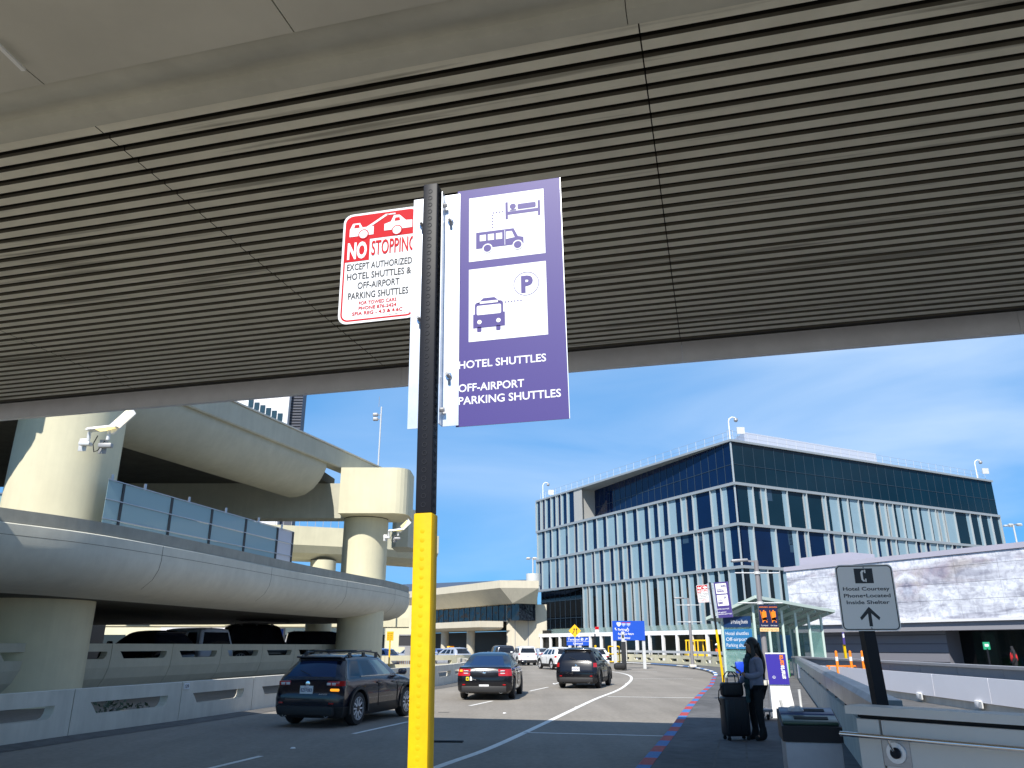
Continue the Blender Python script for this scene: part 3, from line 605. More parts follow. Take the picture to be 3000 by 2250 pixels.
# upper ramp: girder with rolled underside, parapet above
UPATH = smooth_path([(-17.85, 22), (-17.2, 24), (-15.54, 29.0), (-12.62, 37.9), (-11.6, 41.0)], 8)
up = thing('upper_ramp', 'upper concrete ramp girder with rolled underside high on the left', 'ramp', (-15, 28, 9.3))
b = MB(); b.sweep([(-.4, 9.3), (0, 9.3), (.55, 9.40), (1.05, 9.70), (1.42, 10.12), (1.66, 10.55), (1.74, 10.8), (1.74, 11.0), (-.4, 11.0)], UPATH, CONC, smooth=True); b.build('girder', up, sharp=40)
UP2 = smooth_path([(-17.85, 22), (-17.2, 24), (-15.54, 29.0), (-12.62, 37.9), (-11.6, 41.0), (-10.0, 46.0), (-8.7, 50.0)], 8)
b = MB(); b.sweep([(1.2, 11.002), (1.90, 11.002), (1.94, 11.06), (1.94, 11.94), (1.90, 11.98), (1.60, 11.98), (1.60, 11.2), (1.2, 11.2)], UP2, CONC); b.build('parapet', up, sharp=25)
b = MB(); b.sweep([(1.5, 11.982), (2.0, 11.982), (2.0, 12.05), (1.5, 12.05)], UP2, CONCB); b.build('coping', up)
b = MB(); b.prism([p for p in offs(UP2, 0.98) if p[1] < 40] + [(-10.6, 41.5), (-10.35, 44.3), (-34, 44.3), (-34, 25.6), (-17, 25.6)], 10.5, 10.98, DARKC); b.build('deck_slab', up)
b = MB()
for q in ((-14.5, 35.5), (-13.2, 38.6), (-17, 33)):
    b.box((q[0] - 1.5, q[1], 10.49), (0.5, 0.18, 0.02), mat('lamp_off', (0.7, 0.7, 0.7), 0.4))
b.build('ceiling_lamp', up)
# crossbeam and its square end block on the slim column
cb = thing('crossbeam', 'square ended concrete crossbeam block resting on the slim column', 'crossbeam', (-8, 42.8, 8.5))
b = MB(); b.rbox((-7.5, 43.0, 9.72), (3.75, 3.0, 2.45), CONCW, 0.75, seg=5)
b = MB(); b.prism([(-9.35, 41.35), (-6.5, 41.35)] + [(-6.5 + 0.85 * math.sin(R(a)), 42.2 - 0.85 * math.cos(R(a))) for a in range(0, 91, 15)] + [(-5.65, 43.8)] + [(-6.5 + 0.85 * math.cos(R(a)), 43.8 + 0.85 * math.sin(R(a))) for a in range(15, 91, 15)] + [(-9.35, 44.65)], 8.5, 11.0, CONCW); b.build('end_block', cb)
b = MB(); b.prism([(-9.36, 43.2), (-9.36, 44.4), (-24, 44.4), (-24, 43.2)], 8.52, 10.49, CONC); b.build('beam', cb)
# more distant ramp girder behind the slim column
fr = thing('distant_ramp', 'farther concrete ramp girder seen behind the slim column', 'ramp', (-9, 57, 7.4))
b = MB(); b.sweep([(0, 9.7), (0, 8.4), (-.3, 7.9), (-.9, 7.6), (-2.5, 7.5), (-2.5, 9.7)], [(-30, 50), (-16.5, 53.5), (-9.4, 56.5), (-5.6, 59.5)], CONCW); b.build('girder', fr)
b = MB(); b.prism([(-7.2, 46.6), (-6.9, 46.2), (-6.2, 46.3), (-5.85, 47.2), (-6.0, 49), (-7.2, 49)], 7.3, 9.6, CONC); b.build('rounded_end', fr)
rl = MB()
for i in range(14): x = -16.4 + i * 0.5; y = 53.6 + i * 0.21; rl.box((x, y, 10.25), (0.03, 0.03, 1.1), GREYM)
rl.bar((-16.6, 53.6, 10.8), (-9.6, 56.5, 10.8), 0.04, 0.04, GREYM); rl.build('railing', fr)
column('concrete_column', 'distant round column under the farther ramp girder', -13.5, 56.2, 0.9, 0.0, 7.5, CONCW)
# added wall closing the space under the ramps, deep shade put into its colour
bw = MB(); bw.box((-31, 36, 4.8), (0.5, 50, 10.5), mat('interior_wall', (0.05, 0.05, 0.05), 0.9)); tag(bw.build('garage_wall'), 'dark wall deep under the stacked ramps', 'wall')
# low sunlit beam seen under the lower ramp and the cream block behind it
fbm = MB(); fbm.sweep([(0, 3.95), (0, 3.22), (-0.6, 3.15), (-1.2, 3.15), (-1.2, 3.95)], [(-44, 62), (-26, 64), (-8.5, 66.5)], CONCW); tag(fbm.build('low_beam'), 'low sunlit concrete beam seen under the curved ramp behind parked cars', 'beam')
cwb = thing('cream_annex', 'cream walled low building behind the parked cars under the ramps', 'building', (-30, 90, 0))
b = MB(); b.box((-33, 92, 3.0), (46, 6, 6.0), CONCW); b.build('wall', cwb)
for x in (-44, -38, -30.5, -25.5, -20.5, -15.5):
    w_ = MB(); w_.box((x, 88.98, 1.7), (3.0, 0.04, 2.4), mat('annex_glass', (0.02, 0.025, 0.03), 0.1)); w_.build('window', cwb)
for x, l_ in ((-31.2, 'small blue sign board hanging under the low beam behind the crossover'), (-26.5, 'second small blue sign board under the low beam, nearer the pale vehicle')):
    t_ = MB(); t_.box((x * .72, 66, 2.75), (0.8, 0.06, 0.6), SBLUE); t_.bar((x * .72, 66, 3.05), (x * .72, 66, 3.15), 0.05, 0.05, GREYM); tag(t_.build('hanging_sign'), l_, 'sign', 'blue boards under the low beam')

# airport building part high on the left
hb = thing('office_block', 'white and dark grey block with strip windows above the upper ramp', 'building', (-20, 75, 0))
c0 = D(858, 1190, 70); c1_ = D(742, 1168, 70)
DGR = mat('dark_cladding', (0.07, 0.075, 0.10), 0.5); WHC = mat('white_cladding', (0.72, 0.72, 0.74), 0.5)
zt = D(858, 1120, 70).z
b = MB(); b.box((c0.x - 5.0, 71.5, zt / 2), (9.2, 3, zt), WHC); b.build('wall', hb)
b = MB(); b.box((c0.x + 0.15, 71.3, zt / 2), (1.1, 1.2, zt + 0.2), DGR)
for k in range(24): b.box((c0.x + 0.15, 70.66, zt - 7 + k * 0.28), (1.08, 0.06, 0.05), BLACK)
b.build('ribbed_corner', hb)
for k in range(6):
    q = D(735 + k * 17, 1182 + k * 8, 69.95); w_ = MB(); w_.box((q.x, 69.96, q.z), (0.46, 0.06, 0.75), mat('strip_glass', (0.03, 0.06, 0.08), 0.08)); w_.build('window', hb)
# floodlight mast
ms = thing('floodlight_mast', 'thin mast with a pair of small floodlights rising behind the crossbeam', 'mast', (-6.9, 46, 9.5))
mb_ = D(1108, 1365, 62); mt = D(1110, 1192, 62)
ms.location = (mb_.x, 62, 0); b = MB(); b.tube([(mb_.x, 62, 0), (mb_.x, 62, mt.z)], 0.06, LTGREY, 8); b.tube([(mt.x, 62, mt.z), (mt.x, 62, mt.z + 0.9)], 0.02, GREYM, 6); b.build('pole', ms)
for v in (1215, 1228):
    q = D(1100, v, 61.9); b = MB(); b.rbox(q, (0.42, 0.3, 0.26), GREYM, 0.05); b.bar(q, (mb_.x, 62, q.z), 0.06, 0.06, GREYM); b.build('floodlight', ms)

# LED floods clamped on the columns
LEDM = mat('lit_led', (1, 0.9, 0.6), 0.4, emit=(1.0, 0.80, 0.30), estr=1.3); LEDB = mat('led_housing', (0.62, 0.63, 0.64), 0.45, metal=0.2)
def flood(at, s, label):
    root = thing('floodlight', label, 'floodlight', at); at = Vector(at); X, Y, Z = Vector((1, 0, 0)), Vector((0, -1, 0)), UP
    pt = lambda x, y, z: at + (X * x + Y * y + Z * z) * s
    b = MB(); b.rbox(pt(-0.05, 0.03, 0), (0.22 * s, 0.03 * s, 0.36 * s), LEDB, 0.01); b.rbox(pt(0.52, 0.03, -0.05), (0.22 * s, 0.03 * s, 0.40 * s), GREYM, 0.01)
    b.rbox(pt(0.08, 0.14, 0.0), (0.30 * s, 0.2 * s, 0.10 * s), LEDB, 0.02); b.rbox(pt(0.66, 0.16, -0.05), (0.36 * s, 0.16 * s, 0.12 * s), GREYM, 0.02); b.build('wall_bracket', root)
    for (x, z, d, w_) in ((0.16, 0.05, (0.88, 0, 0.10), 0.34), (0.70, 0.10, (0.70, -0.12, 0.66), 0.34)):
        st_ = MB(); st_.tube([pt(x, 0.18, z), pt(x, 0.18, z + 0.28)], 0.05 * s, LEDB, 10); st_.build('stem', root)
        o = pt(x - 0.02, 0.18, z + 0.30); dv = Vector(d).normalized(); sd = Vector((0.30, -0.9, 0.0)) if z < .08 else Vector((0.80, -0.25, -0.55)); sd = (sd - dv * sd.dot(dv)).normalized(); nn = dv.cross(sd).normalized()
        if (nn.z > 0 if z < .08 else nn.y > 0): nn = -nn
        L_ = 0.86 * s; h = MB(); f_ = lambda a, c, e: o + dv * a * L_ + sd * c * w_ * s + nn * e * s
        h.add([f_(0, -.35, 0), f_(1, -.35, 0), f_(1, .65, 0), f_(0, .65, 0), f_(0.06, -.30, -.06), f_(0.94, -.30, -.06), f_(0.94, .60, -.06), f_(0.06, .60, -.06)], [(0, 1, 2, 3), (7, 6, 5, 4), (0, 4, 5, 1), (1, 5, 6, 2), (2, 6, 7, 3), (3, 7, 4, 0)], LEDB)
        hd = h.build('lamp_head', root)
        for k in range(4):
            e = MB(); c0_ = -0.24 + k * 0.22; e.add([f_(0.30, c0_, 0.012), f_(0.90, c0_, 0.012), f_(0.90, c0_ + 0.13, 0.012), f_(0.30, c0_ + 0.13, 0.012)], [(0, 1, 2, 3)], LEDM); e.build('led_strip', hd)
    c_ = MB(); c_.tube([pt(0.36, 0.1, 0.25), pt(0.28, 0.12, 0.0), pt(0.34, 0.12, -0.22), pt(0.44, 0.12, -0.18), pt(0.58, 0.1, 0.1)], 0.014 * s, RUBBER, 6); c_.build('cable', root)
    return root
q = D(262, 1305, 24.05); flood((q.x - .12, 24.02, q.z), 1.15, 'pair of lit LED floodlights bracketed on the broad left column')
q = D(1128, 1572, 41.75); flood((q.x - 0.02, 42.3, q.z), 0.95, 'smaller looking pair of white floodlights on the slim column beside the yellow post')

# ================================================================== glass office building
DL = Vector((-0.47, 0.883)); DR = Vector((0.883, 0.47)); BC = Vector((24.9, 85.0))
GLS = mat('curtain_glass', (0.002, 0.012, 0.050), 0.05, spec=0.2, var=0.25, vscale=0.12)
GLT = mat('curtain_glass_teal', (0.003, 0.018, 0.032), 0.05, spec=0.22, var=0.25, vscale=0.12)
GLK = mat('ground_glass', (0.004, 0.005, 0.007), 0.05, spec=0.35)
FIN = mat('fin_aluminium', (0.42, 0.46, 0.48), 0.4, metal=0.15); PAN = mat('blue_grey_panel', (0.22, 0.33, 0.40), 0.45, var=0.05, vscale=0.8); LEDGE = mat('ledge_aluminium', (0.31, 0.34, 0.36), 0.4, metal=0.2)
DMU = mat('dark_mullion', (0.03, 0.05, 0.075), 0.4)
bld = thing('glass_building', 'large dark blue glass office building with pale vertical fins and rooftop rails', 'building', (BC.x, BC.y, 0))
LL, LR = 44.4, 49.0
ZF = [3.7, 9.7, 14.3, 18.8, 23.75]
def fpt(side, s, z, o=0.0):      # point on a facade: s metres from the near corner, o outwards
    d = DL if side == 'L' else DR; nn = Vector((-0.883, -0.47)) if side == 'L' else Vector((0.47, -0.883))
    p = BC + d * s + nn * o; return Vector((p.x, p.y, z))
def slab(b, side, s0, s1, z0, z1, o0, o1, m):
    pts = [fpt(side, s, z, o) for o in (o0, o1) for s, z in ((s0, z0), (s1, z0), (s1, z1), (s0, z1))]
    b.add(pts, [(0, 1, 2, 3), (7, 6, 5, 4), (0, 4, 5, 1), (1, 5, 6, 2), (2, 6, 7, 3), (3, 7, 4, 0)], m)
# core and roof
b = MB(); inn = 3.2
pl = [fpt('L', 0, 0, -3.6) + Vector((*(DR * 3.3), 0)), fpt('L', LL - 0.5, 0, -3.6), fpt('L', LL - .5, 0, -3.6) + Vector((*(DR * (LR - 6)), 0)), fpt('R', LR - 0.4, 0, -3.6)]
b.prism([(p.x, p.y) for p in pl], 0, 23.3, GLK); b.build('core', bld)
b = MB(); pl = [fpt('L', -.05, 0, .25) , fpt('L', LL, 0, .25), fpt('L', LL, 0, .0) + Vector((*(DR * LR), 0)), fpt('R', LR, 0, .25)]
corner = fpt('L', 0, 0, 0.25) + Vector((0.47 * .25, -0.883 * .25, 0)); pl[0] = corner
b.prism([(p.x, p.y) for p in pl], 23.75, 24.0, LEDGE); b.build('roof', bld)
random.seed(5)
npan = 0
panstuff = MB()
for side, LEN in (('L', LL), ('R', LR)):
    for f in range(5):
        z0 = 0.0 if f == 0 else ZF[f - 1]; z1 = ZF[f]
        if f == 0: z0, z1 = 0.0, 3.4
        gm = (GLK if f <= 1 else GLS) if side == 'L' else (GLK if f <= 1 else GLT if f >= 3 else GLS)
        z0g, z1g = z0 + 0.28, z1
        # glass band: on the left top floor it is set back and slants towards the corner
        gb = MB()
        if side == 'L' and f == 4:
            slab(gb, side, 31.6, LEN, z0g, z1g, -0.3, 0.0, gm)
            a, c = fpt(side, 0.0, 0, 0), fpt(side, 31.6, 0, -2.6)
            gb.add([a + Vector((0, 0, z0g)), c + Vector((0, 0, z0g)), c + Vector((0, 0, z1g)), a + Vector((0, 0, z1g))], [(0, 1, 2, 3)], gm)
            n_ = 22
            gb.build('glass_band', bld, recalc=False); ml = MB()
            for i in range(1, n_):
                p = a + (c - a) * (i / n_) + Vector((-0.883, -0.47, 0)) * 0.02; ml.box((p.x, p.y, (z0g + z1g) / 2), (0.05, 0.05, z1g - z0g), mat('dark_mullion', (0.05, 0.075, 0.10), 0.4), ax=(c - a))
            zz = z0g + 2.1; ml.bar(a + Vector((-.02, -.01, zz)), c + Vector((-.02, -.01, zz)), 0.04, 0.05, mat('dark_mullion', (0, 0, 0))); ml.build('mullion', bld)
            ew = MB(); e0, e1 = fpt(side, 31.62, 0, 0.1), fpt(side, 31.62, 0, -3.0)
            ew.add([e0 + Vector((0, 0, z0g)), e1 + Vector((0, 0, z0g)), e1 + Vector((0, 0, z1g)), e0 + Vector((0, 0, z1g))], [(0, 1, 2, 3)], mat('reveal_panel', (0.36, 0.36, 0.35), 0.5)); slab(ew, side, 31.0, 33.2, z0g, z1g, 0.02, 0.08, mat('reveal_panel', (0, 0, 0)))
            ew.build('reveal_panel', bld, recalc=False)
            fl_ = MB(); slab(fl_, side, 0, 31.6, z0 , z0g, -3.0, 0.0, LEDGE); fl_.build('terrace', bld)
        elif f == 1 and side == 'L':
            slab(gb, side, 0, 31.5, z0g, z1g, -0.3, 0.0, gm); slab(gb, side, 31.5, LEN, z0g, z1g, -1.2, -0.6, gm); gb.build('glass_band', bld)
            ml = MB()
            for i in range(1, 9): s_ = 31.5 + i * 1.45; slab(ml, side, s_, s_ + 0.05, z0g, z1g, -0.6, -0.56, mat('dark_mullion', (0, 0, 0)))
            for zz in (z0g + 1.6, z1g - 1.6): slab(ml, side, 31.5, LEN, zz, zz + 0.06, -0.555, -0.52, mat('dark_mullion', (0, 0, 0)))
            ml.build('mullion', bld)
        else:
            slab(gb, side, 0, LEN, z0g, z1g, -0.3, 0.0, gm); gb.build('glass_band', bld)
        # ledge at the floor line
        lg = MB()
        if f >= 1: slab(lg, side, -0.25 if side == 'L' else 0.0, LEN, z0 - 0.04, z0 + 0.28, -0.2, 0.30 if side == 'L' else 0.29, LEDGE); lg.build('ledge', bld)
        if f == 4 and side == 'R':
            ml = MB()
            for i in range(1, 30): slab(ml, side, i * LEN / 30, i * LEN / 30 + 0.05, z0g, z1g, 0.002, 0.03, mat('dark_mullion', (0, 0, 0)))
            slab(ml, side, 0, LEN, z0g + 2.1, z0g + 2.14, 0.031, 0.05, mat('dark_mullion', (0, 0, 0))); ml.build('mullion', bld); continue
        if f == 0: continue
        # fins and pale panels: rhythm of glass and panel widths
        fin = MB(); s = 0.0; lo, hi = (0.0, LEN)
        if side == 'L' and f == 4: lo = 33.4
        if side == 'L' and f == 1: hi = 31.4
        s = lo + (0.02)
        edge = 1.0
        while s < hi - 0.9:
            t = (s - lo) / max(hi - lo, 1)
            if side == 'L': pg = 0.25 if t < 0.18 else (0.45 if f >= 2 else 0.55); gw = random.choice([1.0, 1.3, 2.6]) if t < 0.18 else random.choice([0.85, 1.0, 1.1, 1.2]); pw_ = random.choice([0.45, 0.7]) if t < 0.18 else random.choice([0.75, 0.95, 1.25, 1.5])
            else:
                mid = 1 - abs(t - 0.5) * 2; gw = random.choice([0.55, 0.8, 1.0]) if mid > 0.45 else random.choice([1.3, 1.8, 2.7]); pw_ = random.choice([0.9, 1.3, 1.9, 0.8]) if mid > 0.45 else random.choice([0.4, 0.6])
            if f == 1: gw = random.choice([0.7, 0.9, 1.1]); pw_ = random.choice([0.6, 0.8, 0.9])
            if side == 'L' and f == 4: gw = random.choice([1.1, 1.3]); pw_ = 0.35
            a0 = s + gw; a1 = min(a0 + pw_, hi - 0.05)
            if a0 >= hi - 0.3: break
            pm = MB() if npan < 100 else panstuff
            slab(pm, side, a0, a1, z0 + 0.282, z1 - 0.045, 0.004, 0.05, PAN)
            if npan < 100: pm.build('cladding_panel', bld)
            npan += 1
            slab(fin, side, a1, a1 + 0.07, z0 + 0.282, z1 - 0.045, 0.004, 0.28, FIN)
            if random.random() < 0.5: slab(fin, side, a0 - 0.07, a0, z0 + 0.282, z1 - 0.045, 0.004, 0.16, FIN)
            s = a1 + 0.07
        fo = fin.build('fin', bld); fo['kind'] = 'stuff'
random.seed(21)
for k in range(26):
    side = random.choice('LLR'); LEN = LL if side == 'L' else LR; f = random.choice([2, 3]); s_ = random.uniform(2, LEN - 3); h_ = random.uniform(.8, 2.6); bl_ = MB()
    slab(bl_, side, s_, s_ + random.uniform(.6, 1.1), ZF[f] - .06 - h_, ZF[f] - .06, 0.0005, 0.003, mat('blind_behind_glass', (0.03, 0.06, 0.10), 0.08, spec=0.25)); bl_.build('window_blind', bld)
po = panstuff.build('cladding_panel', bld); po['kind'] = 'stuff'
b = MB(); p = fpt('L', 0, 0, 0.06); b.box((p.x, p.y, 13.7), (0.14, 0.14, 20), FIN, ax=DL); b.build('corner_post', bld)
# rooftop plant screen, guard rail, camera poles
b = MB()
pts = [BC + DR * 5.2 + DL * 3, BC + DR * 29 + DL * 3, BC + DR * 29 + DL * 9, BC + DR * 8 + DL * 9]
b.prism([(p.x, p.y) for p in pts], 24.0, 26.3, mat('plant_screen_panel', (0.46, 0.50, 0.60), 0.5)); b.build('plant_screen', bld)
b = MB()
for side, LEN in (('L', LL), ('R', LR)):
    k = int(LEN / 1.55)
    for i in range(k + 1): p = fpt(side, 0.1 + i * LEN / k * .99, 0, -0.5); b.box((p.x, p.y, 24.6), (0.03, 0.03, 1.2), LTGREY)
    for z in (24.65, 25.2): b.bar(fpt(side, 0, z, -0.5), fpt(side, LEN * .99, z, -0.5), 0.02, 0.02, GREYM)
b.build('guard_rail', bld)
for side, s_ in (('L', 0.4), ('L', 43.0), ('R', 46.5)):
    p = fpt(side, s_, 0, -0.35); b = MB(); b.tube([(p.x, p.y, 24.0), (p.x, p.y, 26.3), (p.x + .1, p.y, 26.6), (p.x + .4, p.y, 26.8), (p.x + .8, p.y, 26.75)], 0.07, WHITE, 8)
    b.lathe([(0, 0.3), (0.2, 0.25), (0.24, 0), (0.15, -0.15), (0, -0.2)], (p.x + .85, p.y, 26.4), UP, GREYM, 12); b.build('camera_pole', bld)
    b = MB(); b.box((p.x + 1.3, p.y, 25.2), (0.9, 0.12, 0.8), LTGREY); b.build('roof_unit', bld)
# long glass roofed kerbside canopy in front of the office building
CA, CB_ = fpt('L', -6, 0, 8.6), fpt('L', 44, 0, 10.5)
cn = thing('kerbside_canopy', 'long low glass canopy with white posts in front of the glass building', 'canopy', (CA.x, CA.y, 0)); cd = (CB_ - CA).normalized(); cn_ = Vector((-0.883, -0.47, 0))
TEAL = mat('canopy_glass', (0.22, 0.30, 0.28), 0.2); CANG = mat('canopy_dark_glass', (0.012, 0.02, 0.018), 0.06)
cl = (CB_ - CA).length
b = MB(); b.add([CA + Vector((0, 0, 3.05)), CB_ + Vector((0, 0, 3.05)), CB_ - cn_ * 7 + Vector((0, 0, 3.9)), CA - cn_ * 7 + Vector((0, 0, 3.9)), CA + Vector((0, 0, 3.15)), CB_ + Vector((0, 0, 3.15)), CB_ - cn_ * 7 + Vector((0, 0, 4.0)), CA - cn_ * 7 + Vector((0, 0, 4.0))], [(0, 1, 2, 3), (7, 6, 5, 4), (0, 4, 5, 1), (1, 5, 6, 2), (2, 6, 7, 3), (3, 7, 4, 0)], TEAL); b.build('roof', cn)
b = MB(); b.bar(CA + cn_ * .06 + Vector((0, 0, 3.0)), CB_ + cn_ * .06 + Vector((0, 0, 3.0)), 0.1, 0.42, WHITE); b.build('fascia', cn)
for i in range(24):
    p = CA + cd * (0.5 + i * (cl - 1) / 23); b = MB(); b.box((p.x, p.y, 1.40), (0.28, 0.25, 2.78), WHITE, ax=cd); b.build('post', cn)
b = MB(); b.extr([(0, 0), (cl, 0), (cl, 2.75), (0, 2.75)], CA - cn_ * 0.9, cd, UP, -cn_ * 0.1, CANG); b.build('shopfront_glass', cn)
PALEG = mat('pale_glass', (0.42, 0.52, 0.44), 0.15)
for i in (17, 18, 19, 20, 21):
    p = CA + cd * (0.5 + i * (cl - 1) / 23); w_ = (cl - 1) / 23; b = MB(); b.extr([(0.25, 0.4), (w_ - 0.25, 0.4), (w_ - 0.25, 2.7), (0.25, 2.7)], p - cn_ * 0.6, cd, UP, -cn_ * 0.05, PALEG); b.build('pale_pane', cn)

# ================================================================== concrete terminal in the middle
TC_ = D(1500, 1700, 100); TD = Vector((-0.556, 0.831)); tm = thing('terminal_building', 'beige concrete terminal with sloping overhang and dark ribbon windows', 'building', (TC_.x, 100, 0))
TN = Vector((-0.831, -0.556)); ZT = TC_.z
BEI = mat('terminal_concrete', (0.60, 0.55, 0.44), 0.85, var=0.06, vscale=0.6, streak=0.1, spec=0.2); RIB = mat('ribbon_glass', (0.01, 0.014, 0.022), 0.03, spec=0.6)
# warped reflections in the ribbon windows
nt_ = RIB.node_tree; bb = nt_.nodes['Principled BSDF']; gg_ = nt_.nodes.new('ShaderNodeNewGeometry'); nz = nt_.nodes.new('ShaderNodeTexNoise'); nz.inputs['Scale'].default_value = 0.8; nz.inputs['Detail'].default_value = 1
nt_.links.new(gg_.outputs['Position'], nz.inputs[0]); bp = nt_.nodes.new('ShaderNodeBump'); bp.inputs['Strength'].default_value = 0.5; bp.inputs['Distance'].default_value = 0.25; nt_.links.new(nz.outputs[0], bp.inputs['Height']); nt_.links.new(bp.outputs[0], bb.inputs['Normal'])
c2_ = Vector((TC_.x - 1.5, 100.0))
def zat(v, Y=100): return D(1500, v, Y).z
z_lip, z_wt, z_wb, z_ct, z_cb = zat(1722), zat(1766), zat(1816), zat(1818), zat(1845)
def tsweep(prof, m, name, s0=0.0, s1=75.0, sm=False):
    # main front running far left, then the short return towards the glass building
    path = [c2_ + TD * s1, c2_ + TD * s0, c2_ + TD * s0 + Vector((4.9, 0.6))]; b = MB()
    b.sweep([(-o, z) for o, z in prof], [(p.x, p.y) for p in path][::-1], m, smooth=sm); return b.build(name, tm)
tsweep([(0, ZT), (0, z_lip), (-2.0, z_wt), (-6, z_wt), (-6, ZT)], BEI, 'overhang')
tsweep([(-3.0, z_wt), (-3.0, z_wb), (-5.5, z_wb), (-5.5, z_wt)], RIB, 'ribbon_window')
ml = MB()
for i in range(48): p = c2_ + TD * (2 + i * 1.5) - TN * 2.98; ml.box((p.x, p.y, (z_wt + z_wb) / 2), (0.09, 0.09, z_wt - z_wb), mat('bronze_mullion', (0.10, 0.10, 0.11), 0.4, metal=0.4), ax=TD)
ml.build('mullion', tm)
b = MB(); p = c2_ + Vector((1.2, 3.2)); b.box((p.x + 2.2, p.y + 1.2, z_wt / 2 + .4), (5.2, 0.6, z_wt - .8), BEI); b.build('return_wall', tm)
for x in (0.7, 2.4):
    j = MB(); j.box((p.x + x, p.y + 0.88, z_wt / 2), (0.08, 0.04, z_wt - 1), GREYM); j.build('wall_joint', tm)
b = MB(); path = [c2_ + TD * 75 + TN * 1.5, c2_ + TD * 2.5 + TN * 1.5, c2_ + TD * 2.2 + Vector((1.6, 0.6))]
b.sweep([(0, z_ct), (0, z_ct - 0.75), (-1.1, z_cb), (-6.5, z_cb), (-6.5, z_ct)], [(q.x, q.y) for q in path], BEI); b.build('lower_canopy', tm)
for s_ in (8, 15, 19, 26, 34, 42, 50):
    q = c2_ + TD * s_ - TN * 0.6; b = MB(); b.lathe([(0.55, 0), (0.55, z_cb)], (q.x, q.y, 0), UP, BEI, 20); b.build('pillar', tm)
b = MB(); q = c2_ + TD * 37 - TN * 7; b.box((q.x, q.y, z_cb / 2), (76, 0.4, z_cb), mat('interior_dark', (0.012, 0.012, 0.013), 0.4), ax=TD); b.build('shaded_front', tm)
b = MB(); q0 = c2_ - TN * 12 + TD * 10; q1 = c2_ - TN * 12 + TD * 75; zz = zat(1690, 112)
b.add([(q0.x, q0.y, ZT - .2), (q1.x, q1.y, ZT - .2), (q1.x, q1.y, ZT + 4.2), (q0.x, q0.y, ZT + 1.3)], [(0, 1, 2, 3)], mat('blue_roof', (0.10, 0.14, 0.22), 0.5)); b.add([(q0.x, q0.y + 6, ZT - .2), (q1.x, q1.y + 6, ZT - .2), (q1.x, q1.y, ZT + 4.2), (q0.x, q0.y, ZT + 1.3)], [(0, 1, 2, 3)], mat('blue_roof', (0, 0, 0))); b.build('blue_roof', tm, recalc=False)
hv = MB(); q = D(1563, 1690, 108); hv.lathe([(1.0, -1.2), (1.0, 0.4), (0, 0.4)], (q.x, 108, q.z), UP, LTGREY, 16); hv.build('roof_vent', tm)

# ================================================================== building with the perforated mural on the right
MD = Vector((-0.494, 0.870)); MN = Vector((-0.870, -0.494)); M0 = D(2304, 1668, 55); M0 = Vector((M0.x, 55.0))
mz = lambda u, v: L(u, v, (M0.x, M0.y), (MD.x, MD.y)).z
zt_, zb_ = mz(2305, 1667), mz(2402, 1825)
mb = thing('mural_building', 'low building with perforated pastel mural facade above dark glass', 'building', (M0.x, M0.y, 0))
MUR = bpy.data.materials.new('mural_metal'); MUR.use_nodes = True; t = MUR.node_tree; bs = t.nodes['Principled BSDF']; bs.inputs['Roughness'].default_value = 0.55
tcx = t.nodes.new('ShaderNodeTexCoord'); raw_ = tcx.outputs['Object']
XC_ = (L(2665, 1750, (M0.x, M0.y), (MD.x, MD.y)).xy - M0).length
sxz = t.nodes.new('ShaderNodeSeparateXYZ'); t.links.new(raw_, sxz.inputs[0]); m1_ = t.nodes.new('ShaderNodeMath'); m1_.operation = 'SUBTRACT'; m1_.inputs[1].default_value = XC_; t.links.new(sxz.outputs[0], m1_.inputs[0])
m2_ = t.nodes.new('ShaderNodeMath'); m2_.operation = 'ABSOLUTE'; t.links.new(m1_.outputs[0], m2_.inputs[0]); cxz = t.nodes.new('ShaderNodeCombineXYZ'); t.links.new(m2_.outputs[0], cxz.inputs[0]); t.links.new(sxz.outputs[1], cxz.inputs[1]); t.links.new(sxz.outputs[2], cxz.inputs[2]); ob_ = cxz.outputs[0]
def noise(scale, detail=4, dist=0.0, vec=None, mscale=(1, 1, 1), rot=0.0):
    mp_ = t.nodes.new('ShaderNodeMapping'); mp_.inputs['Scale'].default_value = mscale; mp_.inputs['Rotation'].default_value = (0, rot, 0); t.links.new(ob_, mp_.inputs[0])
    n_ = t.nodes.new('ShaderNodeTexNoise'); n_.inputs['Scale'].default_value = scale; n_.inputs['Detail'].default_value = detail; n_.inputs['Distortion'].default_value = dist; n_.inputs['Roughness'].default_value = 0.6; t.links.new(mp_.outputs[0], n_.inputs[0]); return n_.outputs[0]
def ramp(sock, stops):
    r = t.nodes.new('ShaderNodeValToRGB'); e = r.color_ramp.elements; e[0].position, e[0].color = stops[0][0], (*stops[0][1], 1); e[1].position, e[1].color = stops[-1][0], (*stops[-1][1], 1)
    for p_, c_ in stops[1:-1]: x = e.new(p_); x.color = (*c_, 1)
    t.links.new(sock, r.inputs[0]); return r.outputs[0]
def mixc(f, a, b_):
    m_ = t.nodes.new('ShaderNodeMixRGB')
    for k, s_ in ((0, f), (1, a), (2, b_)):
        if isinstance(s_, (tuple, float)): m_.inputs[k].default_value = s_ if isinstance(s_, float) else (*s_, 1)
        else: t.links.new(s_, m_.inputs[k])
    return m_.outputs[0]
swirl = noise(0.55, 9, 0.9, mscale=(0.45, 1, 1.9), rot=0.55); base = ramp(swirl, [(0.31, (0.25, 0.26, 0.33)), (0.40, (0.42, 0.43, 0.50)), (0.47, (0.58, 0.60, 0.67)), (0.56, (0.76, 0.79, 0.86))])
